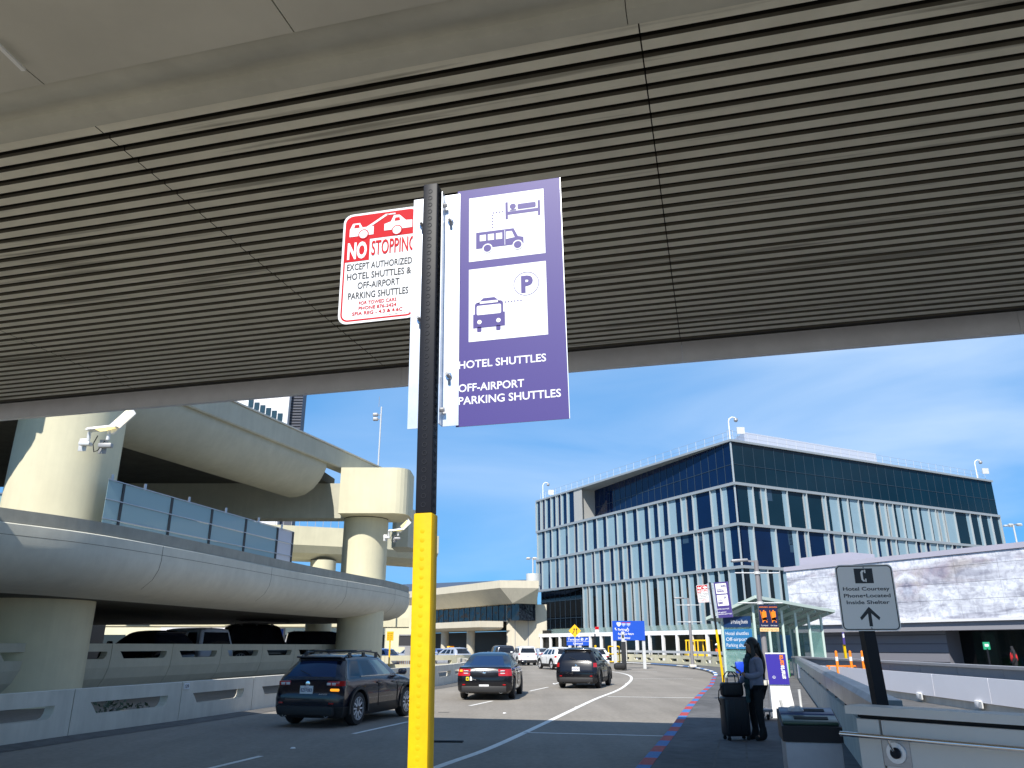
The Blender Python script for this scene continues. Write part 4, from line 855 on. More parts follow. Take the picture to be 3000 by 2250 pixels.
acc = ramp(noise(0.30, 6, 0.8, mscale=(0.5, 1, 2.0), rot=0.55), [(0.50, (0, 0, 0)), (0.62, (1, 1, 1))]); hue = ramp(noise(0.3, 5, 1.0), [(0.36, (0.10, 0.13, 0.28)), (0.46, (0.30, 0.15, 0.20)), (0.55, (0.40, 0.29, 0.14)), (0.64, (0.14, 0.18, 0.32))])
c_ = mixc(acc, base, mixc(0.34, base, hue))
fine = ramp(noise(3.2, 7, 0.6), [(0.40, (0.62, 0.62, 0.66)), (0.56, (1, 1, 1))])
mlx = t.nodes.new('ShaderNodeMixRGB'); mlx.blend_type = 'MULTIPLY'; mlx.inputs[0].default_value = 0.75; t.links.new(c_, mlx.inputs[1]); t.links.new(fine, mlx.inputs[2])
# punched dots
vo = t.nodes.new('ShaderNodeTexVoronoi'); vo.inputs['Scale'].default_value = 5.0; vo.inputs['Randomness'].default_value = 0.15; t.links.new(raw_, vo.inputs[0])
dots = ramp(vo.outputs['Distance'], [(0.20, (0.45, 0.45, 0.5)), (0.30, (1, 1, 1))])
ml2 = t.nodes.new('ShaderNodeMixRGB'); ml2.blend_type = 'MULTIPLY'; ml2.inputs[0].default_value = 0.55; t.links.new(mlx.outputs[0], ml2.inputs[1]); t.links.new(dots, ml2.inputs[2]); t.links.new(ml2.outputs[0], bs.inputs['Base Color'])
rz_m = math.atan2(MD.y, MD.x)
mb.rotation_euler = (0, 0, math.atan2(-MD.y, -MD.x))       # local x runs along the facade to the near right, local -y faces out
def mlx_box(bm_, x0, x1, z0, z1, y0, y1, m): bm_.box(((x0 + x1) / 2, (y0 + y1) / 2, (z0 + z1) / 2), (x1 - x0, y1 - y0, z1 - z0), m)
MLEN = 46.0; cw = 2.4; x = 0.0
outy = 1.0 if (Matrix.Rotation(mb.rotation_euler.z, 3, 'Z') @ Vector((0, 1, 0))).dot(Vector((MN.x, MN.y, 0))) > 0 else -1.0
rows = [zb_, zb_ + (zt_ - zb_) * .28, zb_ + (zt_ - zb_) * .53, zb_ + (zt_ - zb_) * .78, zt_ - 0.18]
i = 0
while x < MLEN:
    for r0, r1 in zip(rows, rows[1:]):
        p_ = MB(); mlx_box(p_, x + 0.008, x + cw - 0.008, r0 + 0.008, r1 - 0.008, *(sorted((outy * 0.0, outy * 0.08))), MUR); p_.build('mural_panel', mb, local=True)
    x += cw
p_ = MB(); mlx_box(p_, 0, MLEN, zb_ - 0.6, zt_ - 0.02, *sorted((-outy * 10, -outy * 0.02)), mat('mural_backing', (0.25, 0.25, 0.28), 0.7)); p_.build('wall', mb, local=True)
p_ = MB(); mlx_box(p_, -0.1, MLEN, zt_ - 0.17, zt_ + 0.12, *sorted((-outy * .3, outy * 0.16)), LAV); mlx_box(p_, -0.1, MLEN, zb_ - 0.14, zb_ + 0.0, *sorted((-outy * .3, outy * 0.16)), WHC); p_.build('trim', mb, local=True)
p_ = MB(); mx_ = lambda u: (L(u, 1650, (M0.x, M0.y), (MD.x, MD.y)).xy - M0).length; mlx_box(p_, mx_(2325), mx_(2478), zt_ + 0.12, mz(2400, 1634) + .2, *sorted((-outy * 3, -outy * 0.6)), LAV); p_.build('roof_screen', mb, local=True)
p_ = MB(); mlx_box(p_, 0, 10.2, 0, zb_ - 0.14, *sorted((-outy * 6, -outy * 0.9)), mat('grey_cladding', (0.19, 0.19, 0.22), 0.5))
for k in range(6): mlx_box(p_, 0, 10.2, 0.35 + k * 0.5, 0.37 + k * 0.5, *sorted((-outy * 0.9, -outy * 0.88)), BLACK)
p_.build('clad_wall', mb, local=True)
p_ = MB(); mlx_box(p_, 10.2, MLEN, 0, zb_ - 0.14, *sorted((-outy * 6, -outy * 2.2)), mat('storefront_glass', (0.006, 0.007, 0.008), 0.06, spec=0.3)); p_.build('storefront', mb, local=True)
for x in (14.0, 19.5, 25, 31):
    p_ = MB(); mlx_box(p_, x, x + 0.07, 0, zb_ - 0.14, *sorted((-outy * 2.2, -outy * 2.12)), mat('dark_mullion', (0, 0, 0))); p_.build('mullion', mb, local=True)
# far light mast at the right edge
def mast(u, v0, Y, label, w=2.2):
    q = D(u, v0, Y); r_ = thing('high_mast_light', label, 'light mast', (q.x, Y, 0), 0, 'distant high mast lights'); b = MB(); b.tube([(q.x, Y, 0), (q.x, Y, q.z)], [0.28, 0.14], LTGREY, 8); b.build('pole', r_)
    for k in range(5):
        a = k * 1.256; b = MB(); b.rbox((q.x + math.cos(a) * w * .55, Y + math.sin(a) * w * .55, q.z - 0.1), (w * .4, w * .3, 0.3), LTGREY, 0.1); b.bar((q.x, Y, q.z), (q.x + math.cos(a) * w * .5, Y + math.sin(a) * w * .5, q.z - 0.02), 0.1, 0.1, GREYM); b.build('lamp_head', r_)
mast(2968, 1537, 150, 'tall mast with a ring of lamps at the right edge above the mural roof'); mast(1561, 1635, 170, 'tall mast with a ring of lamps left of the glass building')

# ================================================================== right side: walls, shelter, bins, signs
def wall_seg(b, a, c, z0, z1, th, m, side=1):
    a = Vector((a[0], a[1], 0)); c = Vector((c[0], c[1], 0)); d = (c - a).normalized(); nr = Vector((d.y, -d.x, 0)) * side
    b.extr([(0, z0), ((c - a).length, z0), ((c - a).length, z1), (0, z1)], a, d, UP, nr * th, m)
W1A, W1B = Vector((14.6, 42.0)), Vector((3.80, 8.55)); w1d = (W1B - W1A).normalized(); w1l = (W1B - W1A).length
pw = thing('parapet_wall', 'long concrete parapet with metal caps beside the right pavement', 'wall', (9, 25, 0.146))
b = MB(); wall_seg(b, W1A, W1B, 0.146, 0.80, -0.26, CONCB); b.build('base_wall', pw)
CAPMET = mat('wall_metal', (0.30, 0.30, 0.31), 0.38, metal=0.6, var=0.25, vscale=1.6, bump=0.05)  # plain grey metal of the parapet caps
cuts = [0, 4, 8, 12, 16, 19.5, 23, 26, 28.4, 30.6, 32.8, w1l]
for a, c in zip(cuts, cuts[1:]):
    p, q = W1A + w1d * (a + .01), W1A + w1d * (c - .01); nr = Vector((w1d.y, -w1d.x))
    b = MB(); o = nr * 0.03
    b.add([Vector((*(e + nr * x), z)) for e in (p, q) for x, z in ((0.05, 0.92), (0.05, 1.16), (0.0, 1.22), (-0.20, 1.22), (-0.20, 0.92))], [(0, 1, 2, 3, 4), (9, 8, 7, 6, 5), (0, 5, 6, 1), (1, 6, 7, 2), (2, 7, 8, 3), (3, 8, 9, 4), (4, 9, 5, 0)], CAPMET); b.build('metal_cap', pw)
    b = MB(); m_ = (p + q) / 2; b.box((m_.x - nr.x * .12, m_.y - nr.y * .12, 0.86), (0.1, 0.16, 0.12), BLACK, ax=w1d); b.build('cap_bracket', pw)
# near ramp wall with handrail
W2 = [(3.13, 7.60), (4.0, 6.53)]
rw = thing('ramp_wall', 'near grey panelled ramp wall with steel handrail at the lower right', 'wall', (3.2, 5, 0.146))
PANW = mat('wall_panel', (0.74, 0.68, 0.61), 0.5, metal=0.0, var=0.06, vscale=1.2)
d2 = (Vector(W2[1]) - Vector(W2[0])).normalized(); tot2 = 5.2; n2 = Vector((d2.y, -d2.x))
JA = (Vector(L(2582, 2150, W2[0], d2[:])[:2]) - Vector(W2[0])).length; JB = (Vector(L(2628, 2205, W2[0], d2[:])[:2]) - Vector(W2[0])).length
for a, c in ((0.0, JA - .012), (JA + .012, JA + 1.5), (JA + 1.53, 5.2)):
    p, q = Vector(W2[0]) + d2 * a, Vector(W2[0]) + d2 * c; b = MB(); wall_seg(b, p, q, 0.17, 1.125, -0.05, PANW); b.build('panel', rw)
b = MB(); wall_seg(b, Vector(W2[0]) - n2 * 0.055 - d2 * -.01, Vector(W2[0]) + d2 * 5.2 - n2 * 0.055, 0.146, 1.16, -0.16, BLACK); b.build('core', rw)
b = MB(); wall_seg(b, Vector(W2[0]) + n2 * 0.07 - d2 * 0.06, Vector(W2[0]) + d2 * 5.2 + n2 * 0.05, 1.165, 1.235, -0.30, PANW); b.build('coping', rw)
b = MB(); hz = 1.0; q = lambda a, o, z: Vector((*(Vector(W2[0]) + d2 * a + n2 * o), z))
b.tube([q(-0.10, 0.13, hz), q(0.0, 0.13, hz), q(5.2, 0.13, hz - 0.0)], 0.021, CHROME, 12); b.build('handrail', rw)
hb2 = MB(); hb2.extr(rrect(-0.12, -0.11, 0.12, 0.11, 0.008), q(JB, 0.002, 0.87), Vector((d2.x, d2.y, 0)), UP, Vector((n2.x, n2.y, 0)) * 0.006, BRUSH); hb2.lathe([(0, 0.012), (0.085, 0.012), (0.088, 0.006), (0.088, 0)], q(JB, 0.008, 0.87), (n2.x, n2.y, 0), STEEL, 24); hb2.lathe([(0.045, 0.0125), (0.045, 0.03), (0.03, 0.05), (0, 0.05)], q(JB, 0.008, 0.87), (n2.x, n2.y, 0), BLACK, 16)
hb2.tube([q(JB, 0.06, 0.89), q(JB, 0.10, 0.94), q(JB, 0.13, hz)], 0.011, CHROME, 8); hb2.build('rail_bracket', rw)
# white panelled ramp wall beyond, with grey upstand
WPN = mat('white_ramp_panel', (0.80, 0.80, 0.86), 0.5, var=0.04, vscale=0.5)
A0, A1 = Vector((13.06, 37.5)), Vector((11.80, 16.5)); da = (A1 - A0).normalized(); la = (A1 - A0).length
wp = thing('white_ramp_wall', 'white panelled wall of the sunken ramp on the right', 'wall', (12.4, 26, 0.146))
jt = [0, 2.5] + [(Vector(L(u, 2000, A0[:], da[:])[:2]) - A0).length for u in (2420, 2733, 2895)] + [la - .0]
jt = sorted(x for x in jt if 0 <= x <= la)
for a, c in zip(jt, jt[1:]):
    if c - a < .3: continue
    b = MB(); wall_seg(b, A0 + da * (a + .012), A0 + da * (c - .012), 0.36, 0.97, -0.06, WPN); b.build('panel', wp)
b = MB(); nr = Vector((da.y, -da.x)); wall_seg(b, A0 - nr * .07, A1 - nr * .07, 0.146, 0.94, -0.2, CONCB); b.build('base', wp)
for u in (2700, 2870):
    q = L(u, 2073, A0[:], da[:]); b = MB(); b.rbox((q.x + nr.x * .02, q.y + nr.y * .02, 0.32), (0.06, 0.3, 0.18), WHITE, 0.02, ax=nr); b.box((q.x + nr.x * .06, q.y + nr.y * .06 - 0.2, 0.31), (0.04, 0.14, 0.16), LTGREY, ax=nr); b.build('wall_light', wp)
gp_ = thing('grey_upstand', 'long light grey metal upstand with joints above the white panels', 'wall', (12, 20, 0.146))
B0, B1 = Vector((14.6, 42.5)), Vector((12.7, 17.5)); db = (B1 - B0).normalized(); lb_ = (B1 - B0).length; k = 0
UPG = mat('upstand_metal', (0.30, 0.30, 0.32), 0.5, var=0.06)
while k * 2.6 < lb_ - 1:
    b = MB(); wall_seg(b, B0 + db * (k * 2.6 + .01), B0 + db * (k * 2.6 + 2.59), 0.146, 1.16, -0.2, UPG); b.build('panel', gp_); k += 1
b = MB(); wall_seg(b, B0 + Vector((-.06, 0)), B0 + db * (k * 2.6) + Vector((-.06, 0)), 1.161, 1.24, -0.32, UPG); b.build('cap', gp_)
# courtesy phone sign on a black post
ps = thing('phone_sign_post', 'grey hotel courtesy phone sign with up arrow on a thick black post', 'sign post', (3.1, 6.75, 0.146))
top_ = D(2537, 1836, 8.2); bot = D(2584, 2090, 8.2); b = MB(); dv = (top_ - bot).normalized(); p0 = bot - dv * ((bot.z - 0.146) / dv.z); ps.location = p0; up_ = top_ + dv * 0.60
b.bar(p0, up_, 0.115, 0.115, BLACK); b.build('post', ps)
c_ = D(2541, 1750, 8.10); ex = Vector((0.985, -0.17, 0)).normalized(); ey = (dv - ex * dv.dot(ex)).normalized(); nn = ex.cross(ey); nn = -nn if nn.y > 0 else nn
sw, sh = 0.455, 0.530; K_ = 1.228; b = MB(); o = c_ - ex * sw * K_ / 2 - ey * sh * K_ / 2; ex = ex * K_; ey = ey * K_; b.extr(rrect(0, 0, sw, sh, 0.04), o, ex, ey, -nn * 0.004, SIGNG); t = Sheet(o, ex, ey, nn, 0.001)
ro = rrect(0.008, 0.008, sw - .008, sh - .008, 0.035); ri = rrect(0.016, 0.016, sw - .016, sh - .016, 0.028); n_ = len(ro); b.add([t.pt(*p) for p in ro] + [t.pt(*p) for p in ri], [(i, (i + 1) % n_, n_ + (i + 1) % n_, n_ + i) for i in range(n_)], INK)
t.rect(b, sw / 2 - 0.078, 0.378, sw / 2 + 0.068, 0.498, INK)
hx, hz_ = sw / 2 - 0.005, 0.438
t.poly(b, [(hx - 0.022, hz_ - 0.030), (hx - 0.024, hz_ + 0.030), (hx - 0.010, hz_ + 0.046), (hx + 0.004, hz_ + 0.046), (hx + 0.004, hz_ + 0.036), (hx - 0.006, hz_ + 0.026), (hx - 0.006, hz_ - 0.026), (hx + 0.004, hz_ - 0.036), (hx + 0.004, hz_ - 0.046), (hx - 0.010, hz_ - 0.046)], SIGNG, 2)
t.rect(b, hx + 0.007, hz_ + 0.022, hx + 0.018, hz_ + 0.050, SIGNG, 2, 0.004); t.rect(b, hx + 0.007, hz_ - 0.050, hx + 0.018, hz_ - 0.022, SIGNG, 2, 0.004)
for z, s_, w_ in ((0.320, 'Hotel Courtesy', 0.365), (0.265, 'Phone•Located', 0.365), (0.212, 'Inside Shelter', 0.335)): t.text(b, s_, sw / 2, z, INK, h=0.030, w=w_, bold=0.015, align='C')
ax_ = sw / 2; t.poly(b, [(ax_ - 0.013, 0.035), (ax_ + 0.013, 0.035), (ax_ + 0.013, 0.15), (ax_ - 0.013, 0.15)], INK); t.poly(b, [(ax_ - 0.078, 0.105), (ax_, 0.190), (ax_ + 0.078, 0.105), (ax_ + 0.068, 0.083), (ax_, 0.150), (ax_ - 0.068, 0.083)], INK, 1.5)
for z in (0.022, sh - 0.024): t.disc(b, sw / 2, z, 0.007, GREYM, 2, 10)
b.build('sign_panel', ps, recalc=False)
# recycling bin with two openings
bn = thing('recycling_bin', 'grey two slot recycling bin with slanted black top beside the ramp wall', 'bin', (2.98, 8.42, 0.146), R(-14))
bn.scale = (0.84, 0.84, 1.0); lc = dict(parent=bn, local=True)
b = MB(); b.rbox((0, 0, 0.36), (0.62, 0.62, 0.72), mat('bin_body', (0.36, 0.36, 0.38), 0.55, var=0.12, vscale=4), 0.02); b.build('body', **lc)
b = MB(); b.extr([(-0.33, 0.722), (0.33, 0.722), (0.33, 0.98), (-0.33, 0.86)], (-0.33, 0, 0), (0, 1, 0), (0, 0, 1), (0.66, 0, 0), BLACK); b.build('hood', **lc)
ROTX = Matrix.Rotation(math.atan2(0.12, 0.66), 3, 'X')
for y, m in ((0.16, mat('bin_blue', (0.05, 0.07, 0.18), 0.3)), (-0.14, mat('bin_green', (0.035, 0.07, 0.05), 0.3))):
    z = 0.92 + y * 0.1818; b = MB(); b.rbox((0, y, z + 0.012), (0.62, 0.27, 0.03), m, 0.01, rot=ROTX); l_ = b.build('lid', **lc)
    b = MB(); b.box((0.02, y, z + 0.031), (0.38, 0.085, 0.006), RUBBER, rot=ROTX); b.build('slot', parent=l_, local=True)
b = MB(); b.lathe([(0, 0.05), (0.05, 0.045), (0.075, 0.02), (0.08, 0)], (2.90, 8.52, 0.146 + 0.975), UP, glassmat('clear_plastic', (0.7, 0.75, 0.8), 0.1, 0.6), 12); tag(b.build('crumpled_litter'), 'clear crumpled plastic lid left on top of the recycling bin', 'litter')
# glass bus shelter
GS = glassmat('shelter_glass', (0.30, 0.55, 0.50), 0.03, 0.30, 0.5); GROOF = glassmat('shelter_roof_glass', (0.16, 0.27, 0.22), 0.15, 0.8, 0.5)
SF = mat('shelter_frame', (0.50, 0.60, 0.55), 0.4, metal=0.1)
sx = Vector((0.80, 0.60, 0)).normalized(); sy = Vector((-sx.y, sx.x, 0)); S0 = P(2165, 1988, 0.146)
sc_ = 1.0; S0 = Vector((12.75, 42.4, 0.146)); SLEN, SDEP, SH = 6.2, 2.1, 3.0
RZ = lambda x, y: 3.80 - 0.075 * x - 0.30 * y
sht = thing('bus_shelter', 'glass passenger shelter with pale green roof and blue panels behind the woman', 'bus shelter', tuple(S0))
sp = lambda x, y, z: S0 + sx * x + sy * y + UP * z
for i in range(6):
    for y in (0, SDEP):
        b = MB(); b.bar(sp(i * SLEN / 5, y, 0), sp(i * SLEN / 5, y, RZ(i * SLEN / 5, y) - .06), 0.12, 0.12, SF); b.build('post', sht)
    b = MB(); b.bar(sp(i * SLEN / 5, -0.5, RZ(i * SLEN / 5, -.5) - .12), sp(i * SLEN / 5, SDEP + 0.5, RZ(i * SLEN / 5, SDEP + .5) - .12), 0.09, 0.16, SF); b.build('roof_beam', sht)
b = MB(); b.add([sp(x, y, RZ(x, y) + e) for e in (0.05, 0.0) for x, y in ((-.5, -.6), (SLEN + .5, -.6), (SLEN + .5, SDEP + .6), (-.5, SDEP + .6))], [(0, 1, 2, 3), (7, 6, 5, 4), (0, 4, 5, 1), (1, 5, 6, 2), (2, 6, 7, 3), (3, 7, 4, 0)], GROOF); b.build('roof_glass', sht)
b = MB()
for y in (-.62, SDEP + .62): b.bar(sp(-.52, y, RZ(-.52, y)), sp(SLEN + .52, y, RZ(SLEN + .52, y)), 0.07, 0.16, SF)
for x in (-.52, SLEN + .52): b.bar(sp(x, -.62, RZ(x, -.62)), sp(x, SDEP + .62, RZ(x, SDEP + .62)), 0.05, 0.15, SF)
b.build('roof_edge', sht)
for i in range(5):
    b = MB(); b.extr([(0.07, 0.25), (SLEN / 5 - 0.07, 0.25), (SLEN / 5 - 0.07, SH - 0.25), (0.07, SH - 0.25)], sp(i * SLEN / 5, SDEP, 0), sx, UP, sy * 0.012, GS); b.build('back_pane', sht)
    if i in (4,):
        b = MB(); b.extr([(0.07, 0.25), (SLEN / 5 - 0.07, 0.25), (SLEN / 5 - 0.07, SH - 0.25), (0.07, SH - 0.25)], sp(i * SLEN / 5, 0, 0), sx, UP, sy * 0.012, GS); b.build('front_pane', sht)
for x in (0, SLEN): b = MB(); b.extr([(0.07, 0.25), (SDEP - 0.07, 0.25), (SDEP - 0.07, SH - 0.25), (0.07, SH - 0.25)], sp(x, 0, 0), sy, UP, sx * 0.012, GS); b.build('side_pane', sht)
bl = mat('banner_blue', (0.03, 0.19, 0.42), 0.4); nb_ = mat('banner_navy', (0.01, 0.04, 0.13), 0.4)
def board(o, ex, ey, w, h, m, lines, parent, name='info_panel'):
    b = MB(); n = Vector(ex).cross(Vector(ey)); n = -n if n.y > 0 else n
    b.extr([(0, 0), (w, 0), (w, h), (0, h)], o, ex, ey, -n * 0.01, m); t = Sheet(o, ex, ey, n, 0.004)
    for (s_, x, y, hh, ww, mm) in lines: t.text(b, s_, x, y, mm, h=hh, w=ww)
    return b.build(name, parent, recalc=False)
board(sp(-0.06, SDEP - 0.15, 2.55), -sy, UP, 1.8, 0.55, nb_, [('SF Parking Shuttle', 0.5, 0.18, 0.2, 1.1, SIGNW)], sht)
board(sp(-0.06, SDEP - 0.15, 1.45), -sy, UP, 1.8, 1.0, bl, [('Hotel shuttles', 0.1, 0.70, 0.19, 1.5, SIGNW), ('Off-airport', 0.1, 0.40, 0.19, 1.4, SIGNW), ('Parking shuttles', 0.1, 0.10, 0.19, 1.6, SIGNW)], sht)
for i in (2, 4):
    b = MB(); b.extr([(0.12, 0.9), (SLEN / 5 - 0.12, 0.9), (SLEN / 5 - 0.12, 2.2), (0.12, 2.2)], sp(i * SLEN / 5, SDEP - 0.05, 0), sx, UP, -sy * 0.01, bl); b.build('info_panel', sht)
for i, c in ((2, (0.02, 0.22, 0.42)), (3, (0.02, 0.38, 0.05))):
    q = sp(i * 1.1 - .3, 0.8, 0); cb_ = thing('plastic_crate', ('blue' if i == 2 else 'green') + ' plastic storage box inside the glass shelter', 'crate', tuple(q), math.atan2(sx.y, sx.x)); m = mat('crate_%d' % i, c, 0.45)
    b = MB(); b.rbox((0, 0, 0.38), (0.95, 0.6, 0.76), m, 0.04); b.build('tub', parent=cb_, local=True); b = MB(); b.rbox((0, 0, 0.80), (1.0, 0.65, 0.07), m, 0.02); b.build('lid', parent=cb_, local=True)
# end post of the curved barrier beside the shelter
# curved barrier along the far pavement
CBP = smooth_path([(10.9, 94), (13.0, 88), (15.0, 80), (16.3, 72), (16.6, 65), (16.0, 58), (14.6, 51), (12.35, 44.4)], 8); cbl = arclen(CBP); jj = [0]
while jj[-1] < cbl[-1] - 3.0: jj.append(jj[-1] + 3.05)
cbar = slotted_wall('curved_barrier', 'pale curved concrete barrier with slots beyond the striped kerb', CBP, 0.90, 0.146, 0.25, jj, (0.36, 0.60, 0.2, 0.2), m=CONCW)
b = MB(); b.sweep([(0.05, 1.08), (0.05, 1.30), (-0.22, 1.30), (-0.22, 1.08)], CBP, LTGREY); b.build('top_rail', cbar)
for s_ in range(1, int(cbl[-1]), 2):
    p = at_len(CBP, cbl, s_); b = MB(); b.box((p[0], p[1], 0.98), (0.12, 0.12, 0.2), GREYM); b.build('rail_block', cbar)
b = MB(); b.rbox((12.3, 43.9, 0.62), (0.5, 0.4, 0.95), GREYM, 0.02); tag(b.build('utility_cabinet'), 'small grey metal cabinet at the end of the curved barrier', 'cabinet')
# tubular yellow construction plant and worker behind the barrier
yv = thing('yellow_cart', 'yellow framed work cart behind the curved barrier', 'work cart', (18.6, 69, 0.0)); q0 = D(2047, 1925, 78)
yv.location = (q0.x, 78, 0); X0 = q0.x
YL = mat('machine_yellow', (0.80, 0.50, 0.01), 0.45)
b = MB()
for x in (-0.85, 0.0, 0.85): b.bar((X0 + x, 78, 0.9), (X0 + x * .95, 78, 2.22), 0.11, 0.11, YL); b.bar((X0 + x, 79.4, 0.9), (X0 + x * .95, 79.4, 2.22), 0.11, 0.11, YL)
b.bar((X0 - .9, 78, 2.25), (X0 + .9, 78, 2.25), 0.13, 0.13, YL); b.bar((X0 - .9, 79.4, 2.25), (X0 + .9, 79.4, 2.25), 0.13, 0.13, YL); b.build('cab_frame', yv)
b = MB(); b.rbox((X0, 78.7, 0.85), (2.1, 1.7, 0.7), YL, 0.08); b.build('body', yv)
for x in (-0.7, 0.7):
    for y in (78.0, 79.4): b = MB(); b.lathe([(0, -.1), (.33, -.1), (.36, 0), (.33, .1), (0, .1)], (X0 + x, y, 0.36), (0, 1, 0), RUBBER, 16); b.build('wheel', yv)
# lamp posts
def lamp(x, y, h, label, aim=-1):
    r_ = thing('street_lamp', label, 'street lamp', (x, y, 0.146), 0, 'grey pavement lamp posts'); b = MB(); b.rbox((x, y, 0.25), (0.5, 0.5, 0.2), CONCB, 0.03); b.build('plinth', r_)
    GB = mat('lamp_post_grey', (0.22, 0.21, 0.22), 0.5); b = MB(); b.tube([(x, y, 0.35), (x, y, h)], [0.13, 0.10], GB, 12); b.build('pole', r_)
    for z in (h - 0.55, h - 1.85):
        b = MB(); b.tube([(x - 1.0, y, z), (x + 1.0, y, z)], 0.028, LTGREY, 8); b.lathe([(0.15, -.06), (0.15, .06)], (x, y, z), UP, LTGREY, 12); b.build('banner_arm', r_)
    b = MB(); b.bar((x, y, h - 0.05), (x + aim * 0.45, y, h - 0.02), 0.07, 0.07, GB); b.rbox((x + aim * 0.75, y, h), (0.75, 0.28, 0.12), GREYM, 0.05, rot=Matrix.Rotation(aim * R(4), 3, 'Y')); b.build('lamp_head', r_)
    return r_
q = D(2240, 1900, 35.5); lamp(q.x, 35.5, D(2226, 1642, 35.5).z, 'grey lamp post with orange and navy banners behind the cart machine')
lx = P(2030, 1955, 0.146); lamp(lx.x, lx.y, D(2017, 1752, lx.y).z, 'grey lamp post with bare banner arms at the kerb curve')
# cart rental banners on the near lamp
NAV = mat('banner_dark_navy', (0.008, 0.010, 0.055), 0.45); ORA = mat('banner_orange', (0.90, 0.23, 0.008), 0.45); CREAM = mat('banner_cream', (0.85, 0.55, 0.25), 0.5)
for u0, u1, du, lab in ((2222, 2250, 4, 'navy cart rental banner with orange trolley symbol, left of the pair'), (2250, 2277, 4, 'navy cart rental banner with orange trolley symbol, right of the pair')):
    a, c = D(u0, 1772, 35.2), D(u1, 1772, 35.2); e = D(u0 + 5, 1850, 35.2); w_, h_ = (c - a).length, a.z - e.z; ex = (c - a).normalized(); ey = Vector((a.x - e.x, 0, a.z - e.z)).normalized(); o = e
    b = MB(); b.extr([(0, 0), (w_, 0), (w_, h_), (0, h_)], o, ex, ey, (0, 0.02, 0), NAV); t = Sheet(o, ex, ey, (0, -1, 0), 0.004)
    t.rect(b, 0, 0, w_, h_ * 0.14, CREAM); t.text(b, '<5-17-21', w_ / 2, h_ * .03, RED, h=h_ * .07, w=w_ * .8, align='C')
    t.text(b, 'smartecarte', w_ / 2, h_ * 0.90, ORA, h=h_ * 0.05, w=w_ * 0.88, align='C', bold=.02); t.text(b, 'Cart Rental', w_ / 2, h_ * 0.20, SIGNW, h=h_ * 0.05, w=w_ * 0.7, align='C')
    t.poly(b, [(w_ * x, h_ * y) for x, y in ((.10, .78), (.16, .80), (.34, .38), (.84, .42), (.84, .45), (.30, .42))], ORA); t.poly(b, [(w_ * x, h_ * y) for x, y in ((.32, .50), (.78, .54), (.74, .76), (.26, .74))], ORA, 1.4); t.rect(b, w_ * .42, h_ * .76, w_ * .58, h_ * .80, ORA)
    for x in (.36, .76): t.disc(b, w_ * x, h_ * .36, w_ * .07, ORA, 1.6, 12)
    tag(b.build('hanging_banner', recalc=False), lab, 'banner', 'cart rental banners on the lamp post')
# cart dispenser
cm = thing('cart_dispenser', 'white cart rental machine with purple front panel on the pavement', 'vending machine', (6.5, 19.6, 0.146), R(-6))
a, c, e = D(2240, 1912, 19.6), D(2293, 1912, 19.6), D(2254, 2005, 19.6); lcl = dict(parent=cm)
ex = Vector((math.cos(R(-14)), math.sin(R(-14)), 0)); o = Vector((e.x, 19.6, e.z)); w_ = 0.46; h_ = a.z - e.z; ln = Vector((-0.045, 0, 1)).normalized()
CPU = mat('machine_purple', (0.045, 0.03, 0.33), 0.4); b = MB(); b.extr([(0, 0), (w_, 0), (w_, h_), (0, h_)], o, ex, ln, Vector((-ex.y, ex.x, 0)) * 0.05, CPU); t = Sheet(o, ex, ln, (ex.y, -ex.x, 0), 0.003)
t.text(b, 'smarte', w_ * 0.86, h_ * 0.18, SIGNW, h=0.115, w=h_ * 0.42, bold=0.03, rot=R(90)); t.text(b, 'carte', w_ * 0.86, h_ * 0.60, ORA, h=0.115, w=h_ * 0.33, bold=0.03, rot=R(90)); t.rect(b, 0, h_ - 0.03, w_, h_, SIGNW)
t.ring(b, 0.13, 0.16, 0.025, 0.033, SIGNW); t.text(b, 'e', 0.13, 0.145, SIGNW, h=0.03, w=0.025, align='C'); b.build('front_panel', cm, recalc=False)
b = MB(); dz = o.z - 0.146; b.extr([(0.02, -dz), (w_ + 0.1, -dz), (w_, -0.01), (0.02, -0.01)], o + Vector((0, 0.03, 0)), ex, UP, Vector((-ex.y, ex.x, 0)) * 0.5, WHITE); b.build('cabinet', cm)
b = MB(); p_ = o + ex * 0.62 + UP * -0.05; b.tube([p_ + Vector((0.02, -.05, -.05)), p_ + Vector((0.03, -.05, -.45)), p_ + Vector((-0.08, -.08, -.62)), p_ + Vector((-0.28, -.1, -.64)), p_ + Vector((-0.42, -.1, -.50)), p_ + Vector((-0.46, -.1, -.28))], 0.032, LTGREY, 10); b.build('hose', cm)
b = MB(); p_ = o + ex * -0.06
for k in range(3):
    q = p_ + Vector((-0.42 + k * 0.03, 0.15 - k * 0.30, 0)); b.tube([(q.x - .2, q.y, 0.2), (q.x - .22, q.y, 0.75), (q.x - .16, q.y - .05, 1.02), (q.x + .22, q.y - .05, 1.02), (q.x + .24, q.y, 0.75), (q.x + .22, q.y, 0.2)], 0.018, BRUSH, 8)
    b.rbox((q.x, q.y - .04, 0.36), (0.44, 0.5, 0.06), GREYM, 0.02); b.box((q.x, q.y - .06, 1.03), (0.34, 0.05, 0.06), SBLUE)
    for sx_ in (-.18, .18): b.lathe([(0, -.02), (.06, -.02), (.06, .02), (0, .02)], (q.x + sx_, q.y, 0.206), (1, 0, 0), RUBBER, 10)
tag(b.build('luggage_trolley'), 'nested steel luggage trolleys queued at the purple machine behind the woman', 'trolley')
bh = MB(); bh.tube([(6.05, 23.2, 0.15), (6.05, 23.2, 1.0)], 0.03, BLACK, 8); bh.rbox((6.05, 23.15, 1.12), (0.22, 0.16, 0.34), mat('box_blue', (0.01, 0.06, 0.55), 0.4), 0.03)
